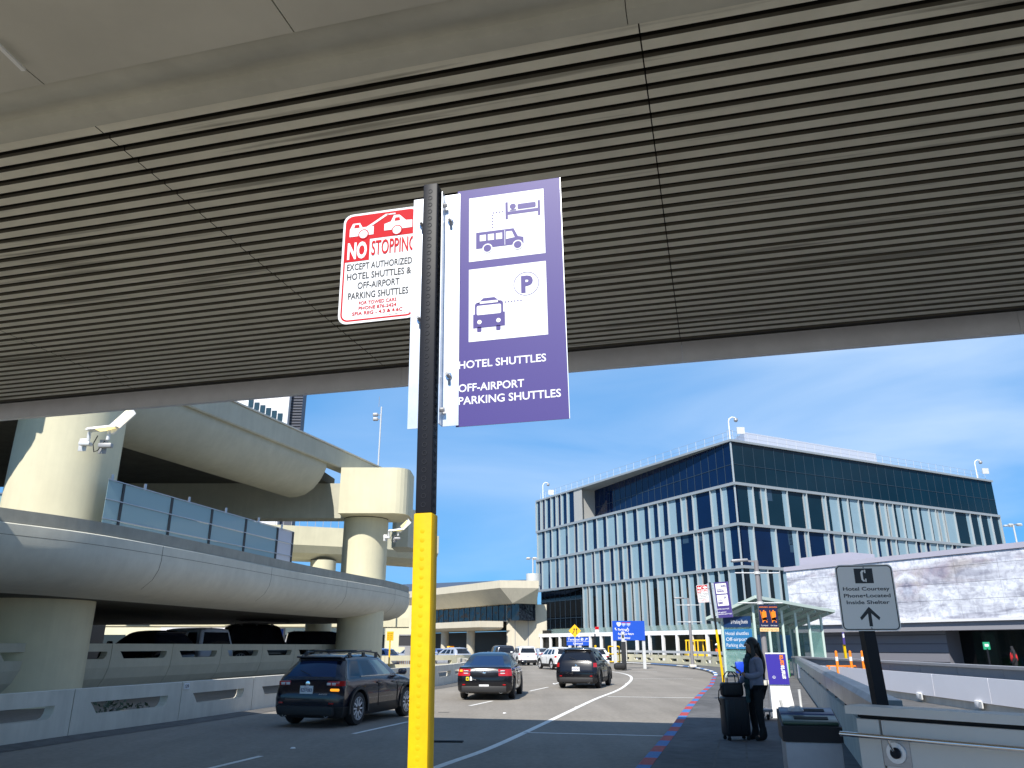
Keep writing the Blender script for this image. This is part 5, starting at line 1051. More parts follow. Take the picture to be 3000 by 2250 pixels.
q = D(2168, 1965, 27); bh = MB(); bh.tube([(q.x, 27, 0.15), (q.x, 27, q.z)], 0.03, BLACK, 8); bh.rbox((q.x, 26.95, q.z + 0.1), (0.30, 0.18, 0.36), mat('box_blue', (0.01, 0.06, 0.55), 0.4), 0.04); tag(bh.build('paper_dispenser'), 'small bright blue box on a thin stand in front of the shelter', 'dispenser')
# road signs in the distance
def vsign(name, label, u, v0, v1, w_px, Y, face, cat='road sign', post=LTGREY, zpost=None, depth=0.05):
    a, c = D(u - w_px / 2, v0, Y), D(u + w_px / 2, v1, Y); w, h = c.x - a.x, a.z - c.z; r_ = thing(name, label, cat, ((a.x + c.x) / 2, Y, 0))
    b = MB(); b.extr([(0, 0), (w, 0), (w, h), (0, h)], (a.x, Y, c.z), (1, 0, 0), UP, (0, depth, 0), face)
    return r_, b, Sheet((a.x, Y, c.z), (1, 0, 0), UP, (0, -1, 0), 0.006), w, h, a, c
r_, b, t, w, h, a, c = vsign('direction_sign', 'large blue parking and rental car direction sign on posts', 1842, 1819, 1876, 97, 66, SBLUE)
for k, x in enumerate((0.20, 0.35, 0.50)):
    t.poly(b, [(w * x + sx_ * .17, h * y) for sx_, y in ((-1, .92), (1, .92), (1, .80), (0, .70), (-1, .80))], SIGNW if k == 0 else mat('shield_blue', (0.25, 0.35, 0.75), 0.5), 1); t.text(b, ('101', '380', '280')[k], w * x, h * .80, INK if k == 0 else SIGNW, h=.10, w=.22, align='C')
    if k: t.rect(b, w * x - .17, h * .89, w * x + .17, h * .92, RED, 2)
for y, s_, ww in ((.50, 'Parking', .26), (.28, 'Rental Car Return', .48), (.07, 'Intl Terminal', .36)): t.text(b, s_, w * .17, h * y, SIGNW, h=h * .12, w=w * ww, bold=.015)
t.poly(b, [(w * (.07 + x), h * (.52 + y)) for x, y in ((0, 0.12), (.05, .12), (.03, .08), (.06, .0), (.04, -.01), (.015, .06), (0, .03))], SIGNW)
t.ring(b, w * .47, h * .53, h * .05, h * .075, SIGNW, 1, 16); t.poly(b, [(w * .46, h * .55), (w * .475, h * .55), (w * .475, h * .66), (w * .46, h * .66)], SIGNW, 1.5); b.build('sign_panel', r_, recalc=False)
for u in (1800, 1884): q = D(u, 1850, 66.1); b = MB(); b.box((q.x, 66.15, q.z / 2), (0.24, 0.18, q.z + 0.8), LTGREY); b.build('post', r_)
r_, b, t, w, h, a, c = vsign('terminal_sign', 'small blue terminal direction sign above the black crossover', 1693, 1867, 1891, 66, 60, SBLUE)
t.rect(b, 0, h * .49, w, h * .52, SIGNW); t.text(b, 'Terminal', w * .05, h * .62, SIGNW, h=h * .25, w=w * .52, bold=.015); t.disc(b, w * .69, h * .75, h * .17, SIGNW, 1, 14); t.text(b, '3', w * .69, h * .65, SBLUE, h=h * .2, w=h * .14, align='C', k=3); t.text(b, 'United', w * .5, h * .12, SIGNW, h=h * .25, w=w * .42, align='C', bold=.015)
t.poly(b, [(w * x, h * y) for x, y in ((.80, .62), (.83, .62), (.90, .80), (.92, .70), (.94, .90), (.82, .88), (.88, .84))], SIGNW); b.build('sign_panel', r_, recalc=False); b = MB(); q = D(1693, 1880, 60.1); b.box((q.x, 60.1, q.z / 2), (0.12, 0.08, q.z), LTGREY); b.build('post', r_)
q = D(1684, 1848, 58.5); r_ = thing('lane_merge_sign', 'yellow diamond sign with two arrows above the blue terminal sign', 'road sign', (q.x, 58.5, 0)); b = MB(); s_ = 0.45; YS = mat('sign_yellow', (0.90, 0.50, 0.01), 0.45)
b.extr([(0, -s_), (s_, 0), (0, s_), (-s_, 0)], q, (1, 0, 0), UP, (0, 0.03, 0), YS); t = Sheet(q, (1, 0, 0), UP, (0, -1, 0), 0.006)
for sg in (-1, 1):
    pts = [(.10, -.22), (.15, -.22), (.15, .08), (.20, .06), (.125, .22), (.05, .06), (.10, .08)] if sg > 0 else [(.20, -.22), (.15, -.22), (.02, -.02), (.02, .08), (-.03, .06), (.045, .22), (.12, .06), (.07, .08), (.07, .0)]
    t.poly(b, [(sg * x if sg > 0 else -x, y) for x, y in pts], INK)
b.build('sign_panel', r_, recalc=False); b = MB(); b.box((q.x, 58.55, q.z / 2), (0.07, 0.05, q.z), LTGREY); b.build('post', r_)
r_, b, t, w, h, a, c = vsign('tow_away_post', 'small red and white tow-away sign on a black and yellow post near the blue sign', 1749, 1836, 1857, 12, 70, SIGNW); t.rect(b, 0, h * .6, w, h, RED); b.build('sign_panel', r_, recalc=False)
b = MB(); q = D(1743, 1860, 70.1); b.box((q.x, 70.1, q.z / 2 + .1), (0.1, 0.1, q.z), BLACK); b.build('post', r_); b = MB(); b.box((q.x, 70.1, 0.9), (0.16, 0.16, 1.8), YELLOW); b.build('sleeve', r_)
r_, b, t, w, h, a, c = vsign('pay_station', 'dark slim kiosk with grey head at the pavement below the blue sign', 1825, 1850, 1880, 10, 62, LTGREY, cat='kiosk', depth=0.25); t.rect(b, w * .2, h * .35, w * .8, h * .7, BLACK); b.build('head', r_, recalc=False)
b = MB(); b.box(((a.x + c.x) / 2 + .03, 62.15, c.z / 2), (0.32, 0.3, c.z), PLAST); b.build('cabinet', r_)
r_, b, t, w, h, a, c = vsign('caution_sign', 'yellow caution board on a post near the orange barricades', 1143, 1850, 1877, 18, 58, YS)
for y in (.8, .6, .4, .2): t.text(b, 'CAUTION' if y > .7 else 'EXIT ONLY', w / 2, h * y - .04, INK, h=h * .11, w=w * .8, align='C')
b.build('sign_panel', r_, recalc=False); b = MB(); b.box(((a.x + c.x) / 2, 58.08, c.z / 2), (0.1, 0.08, c.z), YS); b.build('post', r_)
r_, b, t, w, h, a, c = vsign('message_board', 'dark roadside message board behind the yellow post', 1195, 1862, 1892, 52, 74, mat('led_board', (0.03, 0.03, 0.035), 0.6), cat='display board', depth=0.2); b.build('screen', r_, recalc=False)
b = MB(); b.bar((a.x, 73.99, c.z - .05), (c.x, 73.99, c.z - .05), .1, .1, GREYM); b.bar((a.x, 73.99, a.z + .05), (c.x, 73.99, a.z + .05), .1, .1, GREYM); b.build('frame', r_); b = MB(); b.box(((a.x + c.x) / 2, 74.1, c.z / 2), (0.5, 0.3, c.z), GREYM); b.build('mast', r_)
q = D(2472, 1882, 36); r_ = thing('shuttle_bay_sign', 'purple bay sign on a yellow post by the grey clad wall', 'sign', (q.x, 36, 0)); b = MB(); b.box((q.x, 36, 0.9), (0.09, 0.09, 1.8), YELLOW); b.build('sleeve', r_)
a, c = D(2466, 1852, 35.9), D(2477, 1888, 35.9); b = MB(); b.box(((a.x + c.x) / 2, 35.9, (a.z + c.z) / 2), (c.x - a.x, 0.03, a.z - c.z), PURPLE); b.box(((a.x + c.x) / 2, 35.88, a.z - .15), ((c.x - a.x) * .7, 0.012, .16), SIGNW); b.build('sign_panel', r_)
q = D(2890, 1892, 34); b = MB(); b.box(q, (0.28, 0.03, 0.30), mat('green_sign', (0.02, 0.32, 0.16), 0.4)); b.box((q.x, 33.98, q.z + .02), (0.16, 0.012, 0.10), SIGNW); b.box((q.x, 34.0, q.z / 2 - .1), (0.05, 0.05, q.z), BLACK); tag(b.build('green_notice'), 'small green notice in front of the dark storefront', 'sign')
# orange barricades on the right and in the distance
def fence_orange(x0, y0, n, label):
    r_ = thing('orange_barricade', label, 'barricade', (x0, y0, 0.146)); b = MB()
    for i in range(n): b.box((x0 + i * 0.16, y0, 0.62), (0.04, 0.04, 0.74), ORANGE)
    b.build('bars', r_); b = MB(); b.bar((x0 - .1, y0, 0.98), (x0 + n * .16, y0, 0.98), .05, .05, ORANGE); b.bar((x0 - .1, y0, 0.35), (x0 + n * .16, y0, 0.35), .06, .06, ORANGE); b.build('rail', r_)
q = P(2430, 1935, 1.2); 
fq = D(2425, 1925, 33); fence_orange(fq.x, 33, 12, 'bright orange picket barricade by the grey clad wall'); fq = D(2520, 1935, 33); fence_orange(fq.x, 33.4, 9, 'second orange barricade nearer the dark storefront')
for u, lab in ((2450, 'orange traffic delineator post beside the picket barricade'), (2491, 'orange delineator post right of the purple bay sign'), (2526, 'orange delineator post against the dark storefront')):
    q = D(u, 1920, 32); b = MB(); b.lathe([(0.14, 0), (0.09, 0.1), (0.055, 0.2), (0.05, q.z), (0, q.z + .04)], (q.x, 32, 0.146), UP, ORANGE, 12); b.lathe([(0.054, q.z - .35), (0.054, q.z - .2)], (q.x, 32, 0.146), UP, SIGNW, 12); tag(b.build('delineator_post'), lab, 'delineator', 'orange posts by the storefront')
fq = D(1428, 1907, 88); fence_orange(fq.x, 88, 16, 'long orange barricade far off beside the silver cars')
fq = D(1165, 1910, 64); fence_orange(fq.x, 64, 12, 'orange and white work zone barricade near the message board')
# yellow tubular frame near the black crossover
q = D(1785, 1960, 68); b = MB()
for dx in (0, 0.9): b.tube([(q.x + dx, 68, 0.0), (q.x + dx, 68, 1.7)], 0.05, YELLOW, 8)
for z in (0.5, 1.1, 1.7): b.tube([(q.x, 68, z), (q.x + .9, 68, z)], 0.05, YELLOW, 8)
tag(b.build('yellow_rack'), 'yellow tubular rack standing right of the black crossover', 'rack')
b = MB(); q = D(1816, 1950, 61); b.rbox((q.x, 61, 0.30), (0.9, 0.6, 0.5), RUBBER, 0.2, seg=4); tag(b.build('rubbish_sack'), 'dark lumpy sack lying at the foot of the slim kiosk', 'sack')
# shrubs seen through the barrier slots
LEAF = mat('leaf', (0.06, 0.09, 0.05), 0.7, var=0.4, vscale=9)
def shrub(x, y, z, r, n, label, seed):
    random.seed(seed); r_ = thing('shrub', label, 'shrub', (x, y, z)); b = MB()
    for i in range(7): a = random.uniform(0, 6.28); b.tube([(x, y, z), (x + math.cos(a) * r * .7, y + math.sin(a) * r * .5, z + r * random.uniform(.6, 1.2))], [0.015, 0.005], GUTM, 5)
    b.build('stems', r_); b = MB()
    for i in range(n):
        v = Vector((random.gauss(0, .5), random.gauss(0, .4), random.uniform(0.1, 1.2))) * r; d = Vector((random.uniform(-1, 1), random.uniform(-1, 1), random.uniform(-1, 1))).normalized() * 0.075; e = Vector((random.uniform(-1, 1), random.uniform(-1, 1), random.uniform(-1, 1))).normalized() * 0.035; c_ = Vector((x, y, z)) + v
        b.add([c_ - d, c_ + e, c_ + d, c_ - e], [(0, 1, 2, 3)], LEAF)
    b.build('foliage', r_, recalc=False)
q = D(320, 2090, 20.2); shrub(q.x, 20.2, 0.0, 0.42, 90, 'small bushy shrub glimpsed through the slot left of the 139 plate', 3); q = D(398, 2085, 20.5); shrub(q.x, 20.5, 0.0, 0.34, 50, 'thin shrub glimpsed through the slot just left of the 139 plate', 4)

# ================================================================== vehicles
def paint(name, col, rough=0.22, metal=0.35): return mat(name, col, rough, metal=metal * .5, coat=0.6, spec=0.4)
NAVY = paint('paint_navy', (0.004, 0.006, 0.016), 0.2, 0.1); BLK = paint('paint_black', (0.005, 0.005, 0.008)); WHT = paint('paint_white', (0.74, 0.75, 0.76), 0.3, 0.0); SILV = paint('paint_silver', (0.42, 0.46, 0.54), 0.28, 0.5)
BLUE = paint('paint_blue', (0.14, 0.22, 0.45)); PALE = paint('paint_pale', (0.62, 0.66, 0.75), 0.3, 0.0); MRED = paint('paint_red', (0.30, 0.01, 0.012)); TAXI = paint('paint_taxi', (0.8, 0.42, 0.01), 0.3, 0); DKG = paint('paint_dark_grey', (0.045, 0.055, 0.075))
CGL = mat('car_glass', (0.010, 0.013, 0.020), 0.03, spec=0.55); CGB = mat('car_glass_blue', (0.012, 0.025, 0.075), 0.04, spec=0.6); CGT = mat('car_glass_through_light', (0.10, 0.17, 0.18), 0.05, spec=0.6)  # all opaque; CGT has light showing through the window put into its colour
TAIL = mat('tail_red', (0.40, 0.006, 0.008), 0.15, coat=1.0); TAILW = mat('tail_clear', (0.62, 0.60, 0.62), 0.15, coat=1.0); TAILA = mat('tail_amber', (0.95, 0.32, 0.02), 0.2, emit=(1, 0.35, 0.02), estr=0.9)
WELL = mat('wheel_well', (0.006, 0.006, 0.006), 0.9); ALLOY = mat('alloy', (0.66, 0.66, 0.68), 0.4, metal=0.2); ALLOYD = mat('alloy_dark', (0.05, 0.05, 0.055), 0.4, metal=0.6)
# horizontal slices: z, rear x, front x (from the front, negative = back), half width, rear corner r, front corner r
def slices(kind, Lc, Wd, H):
    w = Wd / 2; k = H
    if kind == 'crossover':
        return [(.20, .14, .20, w * .88, .18, .3), (.29, .05, .08, w * .97, .2, .35), (.44, .015, .01, w * .995, .22, .4), (.60, .0, .0, w, .24, .42), (.78, .03, .03, w, .25, .45), (.88, .07, .16, w * .99, .25, .48), (1.0 * k / 1.6, .10, .70, w * .975, .24, .42), (1.05 * k / 1.6, .13, 1.08, w * .955, .22, .36),
                (1.09 * k / 1.6, .15, 1.22, w * .93, .2, .32), (1.25 * k / 1.6, .28, 1.46, w * .845, .2, .3), (1.43 * k / 1.6, .48, 1.78, w * .735, .2, .3), (1.475 * k / 1.6, .46, 1.88, w * .715, .2, .3), (1.53 * k / 1.6, .56, 2.05, w * .65, .2, .3), (1.575 * k / 1.6, .75, 2.3, w * .56, .2, .3), (k, 1.1, 2.6, w * .34, .15, .2)], (8, 10)
    if kind == 'sedan':
        return [(.22, .12, .2, w * .88, .2, .35), (.31, .04, .08, w * .97, .24, .4), (.46, .01, .01, w * .99, .28, .45), (.62, .0, .0, w, .3, .5), (.78, .01, .06, w, .3, .5), (.90, .05, .3, w * .985, .3, .5), (1.0, .07, .75, w * .965, .3, .45), (1.06, .12, 1.15, w * .94, .28, .4),
                (1.10, .70, 1.42, w * .90, .25, .35), (1.25, 1.02, 1.72, w * .83, .24, .34), (1.41, 1.36, 2.06, w * .745, .24, .34), (1.45, 1.48, 2.18, w * .71, .22, .3), (1.49, 1.66, 2.36, w * .62, .2, .3), (1.52, 1.85, 2.6, w * .5, .2, .3), (k, 2.15, 2.85, w * .3, .15, .2)], (8, 10)
    if kind == 'boxy':
        return [(.24, .12, .15, w * .9, .16, .25), (.33, .03, .05, w * .98, .16, .28), (.5, .0, .0, w, .18, .3), (.68, .02, .0, w, .18, .3), (.82, .05, .03, w * .995, .18, .3), (.95, .08, .15, w * .985, .18, .3), (1.04, .09, .85, w * .975, .17, .28), (1.08, .10, 1.15, w * .965, .16, .26),
                (1.12, .11, 1.25, w * .95, .15, .25), (1.32, .16, 1.45, w * .90, .15, .25), (k - .20, .24, 1.72, w * .83, .15, .25), (k - .14, .27, 1.80, w * .81, .15, .25), (k - .07, .33, 1.95, w * .74, .15, .25), (k - .025, .5, 2.15, w * .62, .15, .25), (k, .8, 2.4, w * .4, .12, .2)], (8, 10)
FS = {'crossover': [0, .06, .24, .30, .56, .61, .90, 1.0], 'sedan': [0, .07, .16, .22, .50, .56, .90, 1.0], 'boxy': [0, .05, .28, .33, .58, .63, .92, 1.0]}
def ring_pts(sl, Lc, fs):
    z, xr, xf, w, rc, rf = sl; x0, x1 = xr, Lc - xf; rc = min(rc, w * .6); rf = min(rf, w * .6); p = []; tg = []
    bow = lambda y: 0.06 * (y / max(w, .1)) ** 2
    for i in range(9):                                   # rear, right to left
        y = -(w - rc) + 2 * (w - rc) * i / 8; p.append((x0 + bow(y), y)); tg.append(('R', i))
    for i in range(1, 4):
        a = R(90 * i / 4); p.append((x0 + bow(w - rc) + rc * (1 - math.cos(a)) * .9, w - rc + rc * math.sin(a))); tg.append(('RL', i))
    xs, xe = x0 + .06 + rc * .9, x1 - rf * 1.1
    for i, f in enumerate(fs): p.append((xs + (xe - xs) * f, w * (1 - 0.05 * abs(2 * f - 1) ** 3))); tg.append(('SL', i))
    for i in range(1, 4):
        a = R(90 * i / 4); p.append((xe + rf * 1.1 * math.sin(a), w * .95 - rf + rf * math.cos(a))); tg.append(('FL', i))
    for i in range(7):
        y = (w * .95 - rf) * (1 - 2 * i / 6); p.append((x1 - .05 * (y / max(w, .1)) ** 2, y)); tg.append(('F', i))
    m = [(q, (t_[0][0] + 'R' if len(t_[0]) == 2 else t_[0], t_[1])) for q, t_ in zip(p, tg)]
    for (x, y), t_ in reversed([(q, t_) for q, t_ in zip(p, tg) if t_[0] in ('FL',)]): p.append((x, -y)); tg.append(('FR', t_[1]))
    for (x, y), t_ in reversed([(q, t_) for q, t_ in zip(p[:len(m)], tg[:len(m)]) if t_[0] == 'SL']): p.append((x, -y)); tg.append(('SR', t_[1]))
    for (x, y), t_ in reversed([(q, t_) for q, t_ in zip(p[:len(m)], tg[:len(m)]) if t_[0] == 'RL']): p.append((x, -y)); tg.append(('RR', t_[1]))
    return [Vector((x, y, z)) for x, y in p], tg
def make_car(name, label, cat, loc, heading, kind, Lc, Wd, H, pm, wr=.34, rear_ax=.95, base=2.7, clad=False, glass=CGL, rim=ALLOY, tail='wrap', plate=None, rails=False, detail=True, front_pale=False, group=None, side_glass=None):
    sls, (g0, g1) = slices(kind, Lc, Wd, H); fs = FS[kind]; rings = []; tg = None
    for sl in sls: r_, tg = ring_pts(sl, Lc, fs); rings.append(r_)
    n = len(tg); nr = len(rings); verts = [v for r_ in rings for v in r_]; faces = []; mats = []
    mlist = [pm, CLADM if clad else pm, WELL, glass, side_glass or glass, TAIL, TAILW, CGT if front_pale else (side_glass or glass)]
    for k in range(nr - 1):
        for i in range(n):
            j = (i + 1) % n; a, b_ = tg[i], tg[j]; m = 0
            if k < 2 and clad: m = 1
            if g0 <= k < g1:
                if a[0] == 'R' and b_[0] == 'R': m = 3 if 0 <= a[1] < 8 else 0
                elif a[0] == 'F' and b_[0] == 'F': m = 3
                elif a[0] in ('SL', 'SR') and b_[0] == a[0]:
                    q = min(a[1], b_[1]); m = {0: 0, 1: 4, 2: 0, 3: 4, 4: 0, 5: 7, 6: 0}[q]
            if tail == 'wrap' and k == 5:
                if (a[0] in ('RL', 'RR') or b_[0] in ('RL', 'RR')): m = 5
                elif a[0] == 'R' and b_[0] == 'R' and (a[1] == 0 or b_[1] == 8): m = 6
            if tail == 'tall' and 5 <= k <= 6 and (a[0] in ('RL', 'RR') or b_[0] in ('RL', 'RR')): m = 5
            if tail == 'slim' and k == 5 and a[0] in ('RL', 'RR') and b_[0] == a[0]: m = 5
            if tail == 'big' and k in (4, 5) and (a[0] in ('RL', 'RR') or b_[0] in ('RL', 'RR') or (a[0] == 'R' and b_[0] == 'R' and (a[1] < 1 or b_[1] > 7))): m = 5
            faces.append((k * n + i, k * n + j, (k + 1) * n + j, (k + 1) * n + i)); mats.append(m)
    faces.append(tuple(range(n))[::-1]); mats.append(1); faces.append(tuple((nr - 1) * n + i for i in range(n))); mats.append(0)
    me = bpy.data.meshes.new('shell'); me.from_pydata([tuple(v) for v in verts], [], faces)
    uq = list(dict.fromkeys(mlist)); mats = [uq.index(mlist[m]) for m in mats]
    if WELL in uq: pass
    for m in uq: me.materials.append(m)
    me.polygons.foreach_set('material_index', mats)
    bm = bmesh.new(); bm.from_mesh(me); bmesh.ops.recalc_face_normals(bm, faces=bm.faces[:]); bm.to_mesh(me); bm.free()
    ob = bpy.data.objects.new('shell', me); COL.objects.link(ob)
    # wheel wells cut out of the shell
    cutters = []
    for x in (rear_ax, rear_ax + base):
        for sg in (-1, 1):
            q = MB(); R_ = wr + .07; y0, y1 = sg * (Wd / 2 - .30), sg * (Wd / 2 + .3); c0 = Vector((x, y0, wr)); q.lathe([(0.0001, 0), (R_, 0), (R_, abs(y1 - y0)), (0.0001, abs(y1 - y0))], c0, (0, sg, 0), WELL, 28)
            cob = q.build('cutter', local=True); bm = bmesh.new(); bm.from_mesh(cob.data); bmesh.ops.remove_doubles(bm, verts=bm.verts, dist=.0005); bmesh.ops.recalc_face_normals(bm, faces=bm.faces[:]); bm.to_mesh(cob.data); bm.free(); cutters.append(cob)
            md = ob.modifiers.new('cut', 'BOOLEAN'); md.operation = 'DIFFERENCE'; md.solver = 'EXACT'; md.object = cob; md.material_mode = 'TRANSFER'
    dg = bpy.context.evaluated_depsgraph_get(); ev = ob.evaluated_get(dg); em = bpy.data.meshes.new_from_object(ev)
    emats = list(em.materials); bpy.data.objects.remove(ob)
    for c_ in cutters: bpy.data.objects.remove(c_)
    root = thing(name, label, cat, loc, heading, group); lc = dict(parent=root, local=True)
    off = Vector((rear_ax, 0, 0))                       # origin at the rear axle on the ground
    idx = {}
    for p in em.polygons: idx.setdefault(emats[p.material_index], []).append(p)
    def split(polys, nm, m, sm=True):
        q = MB(); mp_ = {}
        for p in polys:
            f = []
            for vi in p.vertices:
                if vi not in mp_: mp_[vi] = len(q.v); q.v.append(em.vertices[vi].co - off)
                f.append(mp_[vi])
            q.f.append(f); q.m.append(q.mi(m)); q.sm.append(sm)
        return q.build(nm, root, True, sharp=40, recalc=False)
    def comps(polys):
        by = {}; 
        for p in polys:
            for v in p.vertices: by.setdefault(v, []).append(p.index)
        pd = {p.index: p for p in polys}; seen = set(); out = []
        for p in polys:
            if p.index in seen: continue
            st_ = [p.index]; seen.add(p.index); c_ = []
            while st_:
                x = st_.pop(); c_.append(pd[x])
                for v in pd[x].vertices:
                    for y in by[v]:
                        if y not in seen: seen.add(y); st_.append(y)
            out.append(c_)
        return out
    body = [p for m, ps in idx.items() if m in (pm,) or m is WELL for p in ps]
    q = MB(); mp_ = {}
    for p in body:
        f = []
        for vi in p.vertices:
            if vi not in mp_: mp_[vi] = len(q.v); q.v.append(em.vertices[vi].co - off)
            f.append(mp_[vi])
        q.f.append(f); q.m.append(q.mi(emats[p.material_index])); q.sm.append(True)
    bo = q.build('body', root, True, sharp=38, recalc=False)
    if clad and CLADM in idx: split(idx[CLADM], 'lower_cladding', CLADM)
    wins = [p for m in {glass, side_glass or glass, CGT} if m in idx for p in idx[m]]
    for c_ in comps(wins):
        xm = sum((p.center.x for p in c_)) / len(c_); m = emats[c_[0].material_index]; ym = sum((p.center.y for p in c_)) / len(c_)
        split(c_, 'rear_window' if abs(ym) < .2 and xm < Lc * .45 else 'windscreen' if abs(ym) < .2 else 'side_window', m)
    lights = [p for m in (TAIL, TAILW) if m in idx for p in idx[m]]
    for c_ in comps(lights):
        q = MB(); mp_ = {}
        for p in c_:
            f = []
            for vi in p.vertices:
                if vi not in mp_: mp_[vi] = len(q.v); q.v.append(em.vertices[vi].co - off)
                f.append(mp_[vi])
            q.f.append(f); q.m.append(q.mi(emats[p.material_index])); q.sm.append(True)
        q.build('tail_light', root, True, recalc=False)
    bpy.data.meshes.remove(em)
    # wheels
    for x in (0, base):
        for sg in (-1, 1):
            y = sg * (Wd / 2 - .115); ax_ = (0, sg, 0); q = MB()
            q.lathe([(wr * .66, -.10), (wr * .93, -.105), (wr, -.07), (wr, .06), (wr * .94, .10), (wr * .70, .105), (wr * .66, .09), (wr * .66, -.10)], (x, y, wr), ax_, RUBBER, 28)
            wo = q.build('wheel', **lc); q = MB(); q.lathe([(wr * .67, .06), (wr * .67, .10), (wr * .62, .098), (wr * .60, .04), (0.001, .03)], (x, y, wr), ax_, ALLOYD, 28)
            for k in range(5):
                a = k * 2 * math.pi / 5 + .3; e = Vector((math.cos(a), 0, math.sin(a))); s_ = Vector((-math.sin(a), 0, math.cos(a))); cc = Vector((x, y + sg * .075, wr))
                for d in (-.10, .10): q.bar(cc + e * wr * .16 + s_ * wr * d * .6, cc + e * wr * .63 + s_ * wr * d * 2.0, .03, .035, rim)
            q.lathe([(wr * .60, .08), (wr * .67, .104), (wr * .69, .10)], (x, y, wr), ax_, rim, 28); q.lathe([(wr * .2, .05), (wr * .17, .10), (0.001, .10)], (x, y, wr), ax_, ALLOYD, 14); q.build('rim', parent=wo, local=True)
            if clad:
                q = MB(); R0, R1 = wr + .055, wr + .115; y0 = sg * (Wd / 2 - .025); y1 = sg * (Wd / 2 + .016); na = 16; vs = []
                for yy in (y0, y1):
                    for rr in (R0, R1):
                        for k in range(na + 1):
                            a = R(-12 + 204 * k / na); vs.append((x + math.cos(a) * rr, yy, max(.2, wr + math.sin(a) * rr)))
                N_ = na + 1; fc = []
                for k in range(na):
                    A_, B_, C_, D_ = k, N_ + k, 2 * N_ + k, 3 * N_ + k; fc += [(A_, A_ + 1, B_ + 1, B_), (C_, D_, D_ + 1, C_ + 1), (B_, B_ + 1, D_ + 1, D_), (A_, C_, C_ + 1, A_ + 1)]
                q.add(vs, fc, CLADM, True); q.build('arch_trim', **lc)
    # rear fittings
    rx = lambda z: [sl[1] for sl in sls][min(range(nr), key=lambda i: abs(sls[i][0] - z))] - rear_ax
    if plate:
        z = {'crossover': .80, 'sedan': .42, 'boxy': .80}[kind]; x = rx(z) - .004; q = MB(); q.box((x - .006, 0, z), (.02, .33, .17), SIGNW); t = Sheet((x - .017, .165, z - .085), (0, -1, 0), (0, 0, 1), (-1, 0, 0), .0015)
        t.rect(q, .004, .004, .326, .166, SIGNW, 1); t.text(q, plate, .165, .042, mat('plate_ink', (.04, .05, .16), .5), h=.075, w=.29, bold=.02, align='C'); t.text(q, 'California', .165, .132, RED, h=.02, w=.13, align='C'); q.build('number_plate', recalc=False, **lc)
    if detail:
        zb = .36; q = MB(); q.rbox((rx(.45) + .02, 0, .36), (.10, Wd * .80, .20), CLADM, .03); q.build('bumper_insert', **lc)
        for sg in (-1, 1):
            q = MB(); q.box((rx(.5) + .012, sg * Wd * .36, .52 if kind != 'sedan' else .50), (.04, .10, .035), TAIL); q.build('reflector', **lc)
            q = MB(); q.lathe([(.045, -.1), (.05, .06), (.038, .06), (.035, -.05)], (rx(.3) + .03, sg * Wd * .30, .27), (-1, 0, 0), CHROME, 14); q.build('exhaust', **lc)
            xm = Lc - (sls[8][2] + .25) - rear_ax; q = MB(); q.rbox((xm, sg * (Wd / 2 + .09), sls[8][0] + .05), (.13, .22, .15), pm, .05, seg=3); q.bar((xm + .03, sg * (Wd / 2 - .08), sls[8][0] - .01), (xm + .03, sg * (Wd / 2 + .03), sls[8][0] + .02), .05, .05, PLAST); q.build('mirror', **lc)
            for fx in (.36, .62):
                x = .35 + (Lc - 1.2) * fx - rear_ax + .35; q = MB(); q.rbox((x, sg * (Wd / 2 + .004), .90), (.20, .03, .035), pm, .012); q.build('handle', **lc)
            q = MB(); zz = .8
            for x in (Lc * .42 - rear_ax, Lc * .66 - rear_ax): q.box((x, sg * (Wd / 2 - .001), .66), (.010, .012, .56), BLACK)
            q.build('door_seam', **lc)
            q = MB(); z_ = sls[8][0] - .01
            pts = [Vector((Lc * .22 - rear_ax, sg * (Wd / 2 * .945), z_)), Vector((Lc * .70 - rear_ax, sg * (Wd / 2 * .945), z_))]; q.bar(pts[0], pts[1], .012, .02, CHROME); q.build('window_trim', **lc)
        if kind != 'sedan':
            x = sls[11][1] - rear_ax; z = sls[11][0]; q = MB(); q.rbox((x + .08, 0, z + .03), (.22, Wd * .66, .045), pm, .02, rot=Matrix.Rotation(R(6), 3, 'Y')); q.build('spoiler', **lc)
            q = MB(); q.bar((rx(1.09) - .02, -.02, sls[8][0] + .03), (rx(1.09) + .05, .30, sls[8][0] + .13), .012, .012, RUBBER); q.build('wiper', **lc)
            q = MB(); q.extr([(0, 0), (.16, 0), (.05, .07)], (sls[13][1] + .1 - rear_ax, -.006, H - .035), (1, 0, 0), UP, (0, .012, 0), pm); q.build('antenna_fin', **lc)
        q = MB(); z = .93 if kind != 'sedan' else .86; q.lathe([(.05, 0), (.055, .015), (.03, .02), (0, .02)], (rx(z) + .0, 0, z), (-1, 0, 0), CHROME, 20); q.build('emblem', **lc)
    if rails:
        for sg in (-1, 1):
            q = MB(); ya = sg * sls[12][3] * 1.02; z = sls[11][0] + .02; x0, x1 = .75 - rear_ax, Lc - 2.15 - rear_ax; zt_ = H + .05
            q.tube([(x0 - .15, ya, z), (x0, ya, z + .07), (x0 + .2, ya * .99, zt_ - .03), ((x0 + x1) / 2, ya * .98, zt_), (x1 - .2, ya * .99, zt_ - .04), (x1, ya, z + .07), (x1 + .12, ya, z)], .017, PLAST, 8)
            for x in (x0 + .1, (x0 + x1) / 2, x1 - .1): q.box((x, ya * .99, z + .06), (.12, .03, .13), PLAST)
            q.build('roof_rail', **lc)
        q = MB(); 
        for x in (x0 + .45, x1 - .35): q.tube([(x, -sls[12][3], zt_), (x, sls[12][3], zt_)], .022, PLAST, 8)
        q.build('roof_bar', **lc)
    return root
CLADM = mat('cladding_plastic', (0.016, 0.016, 0.018), 0.6)
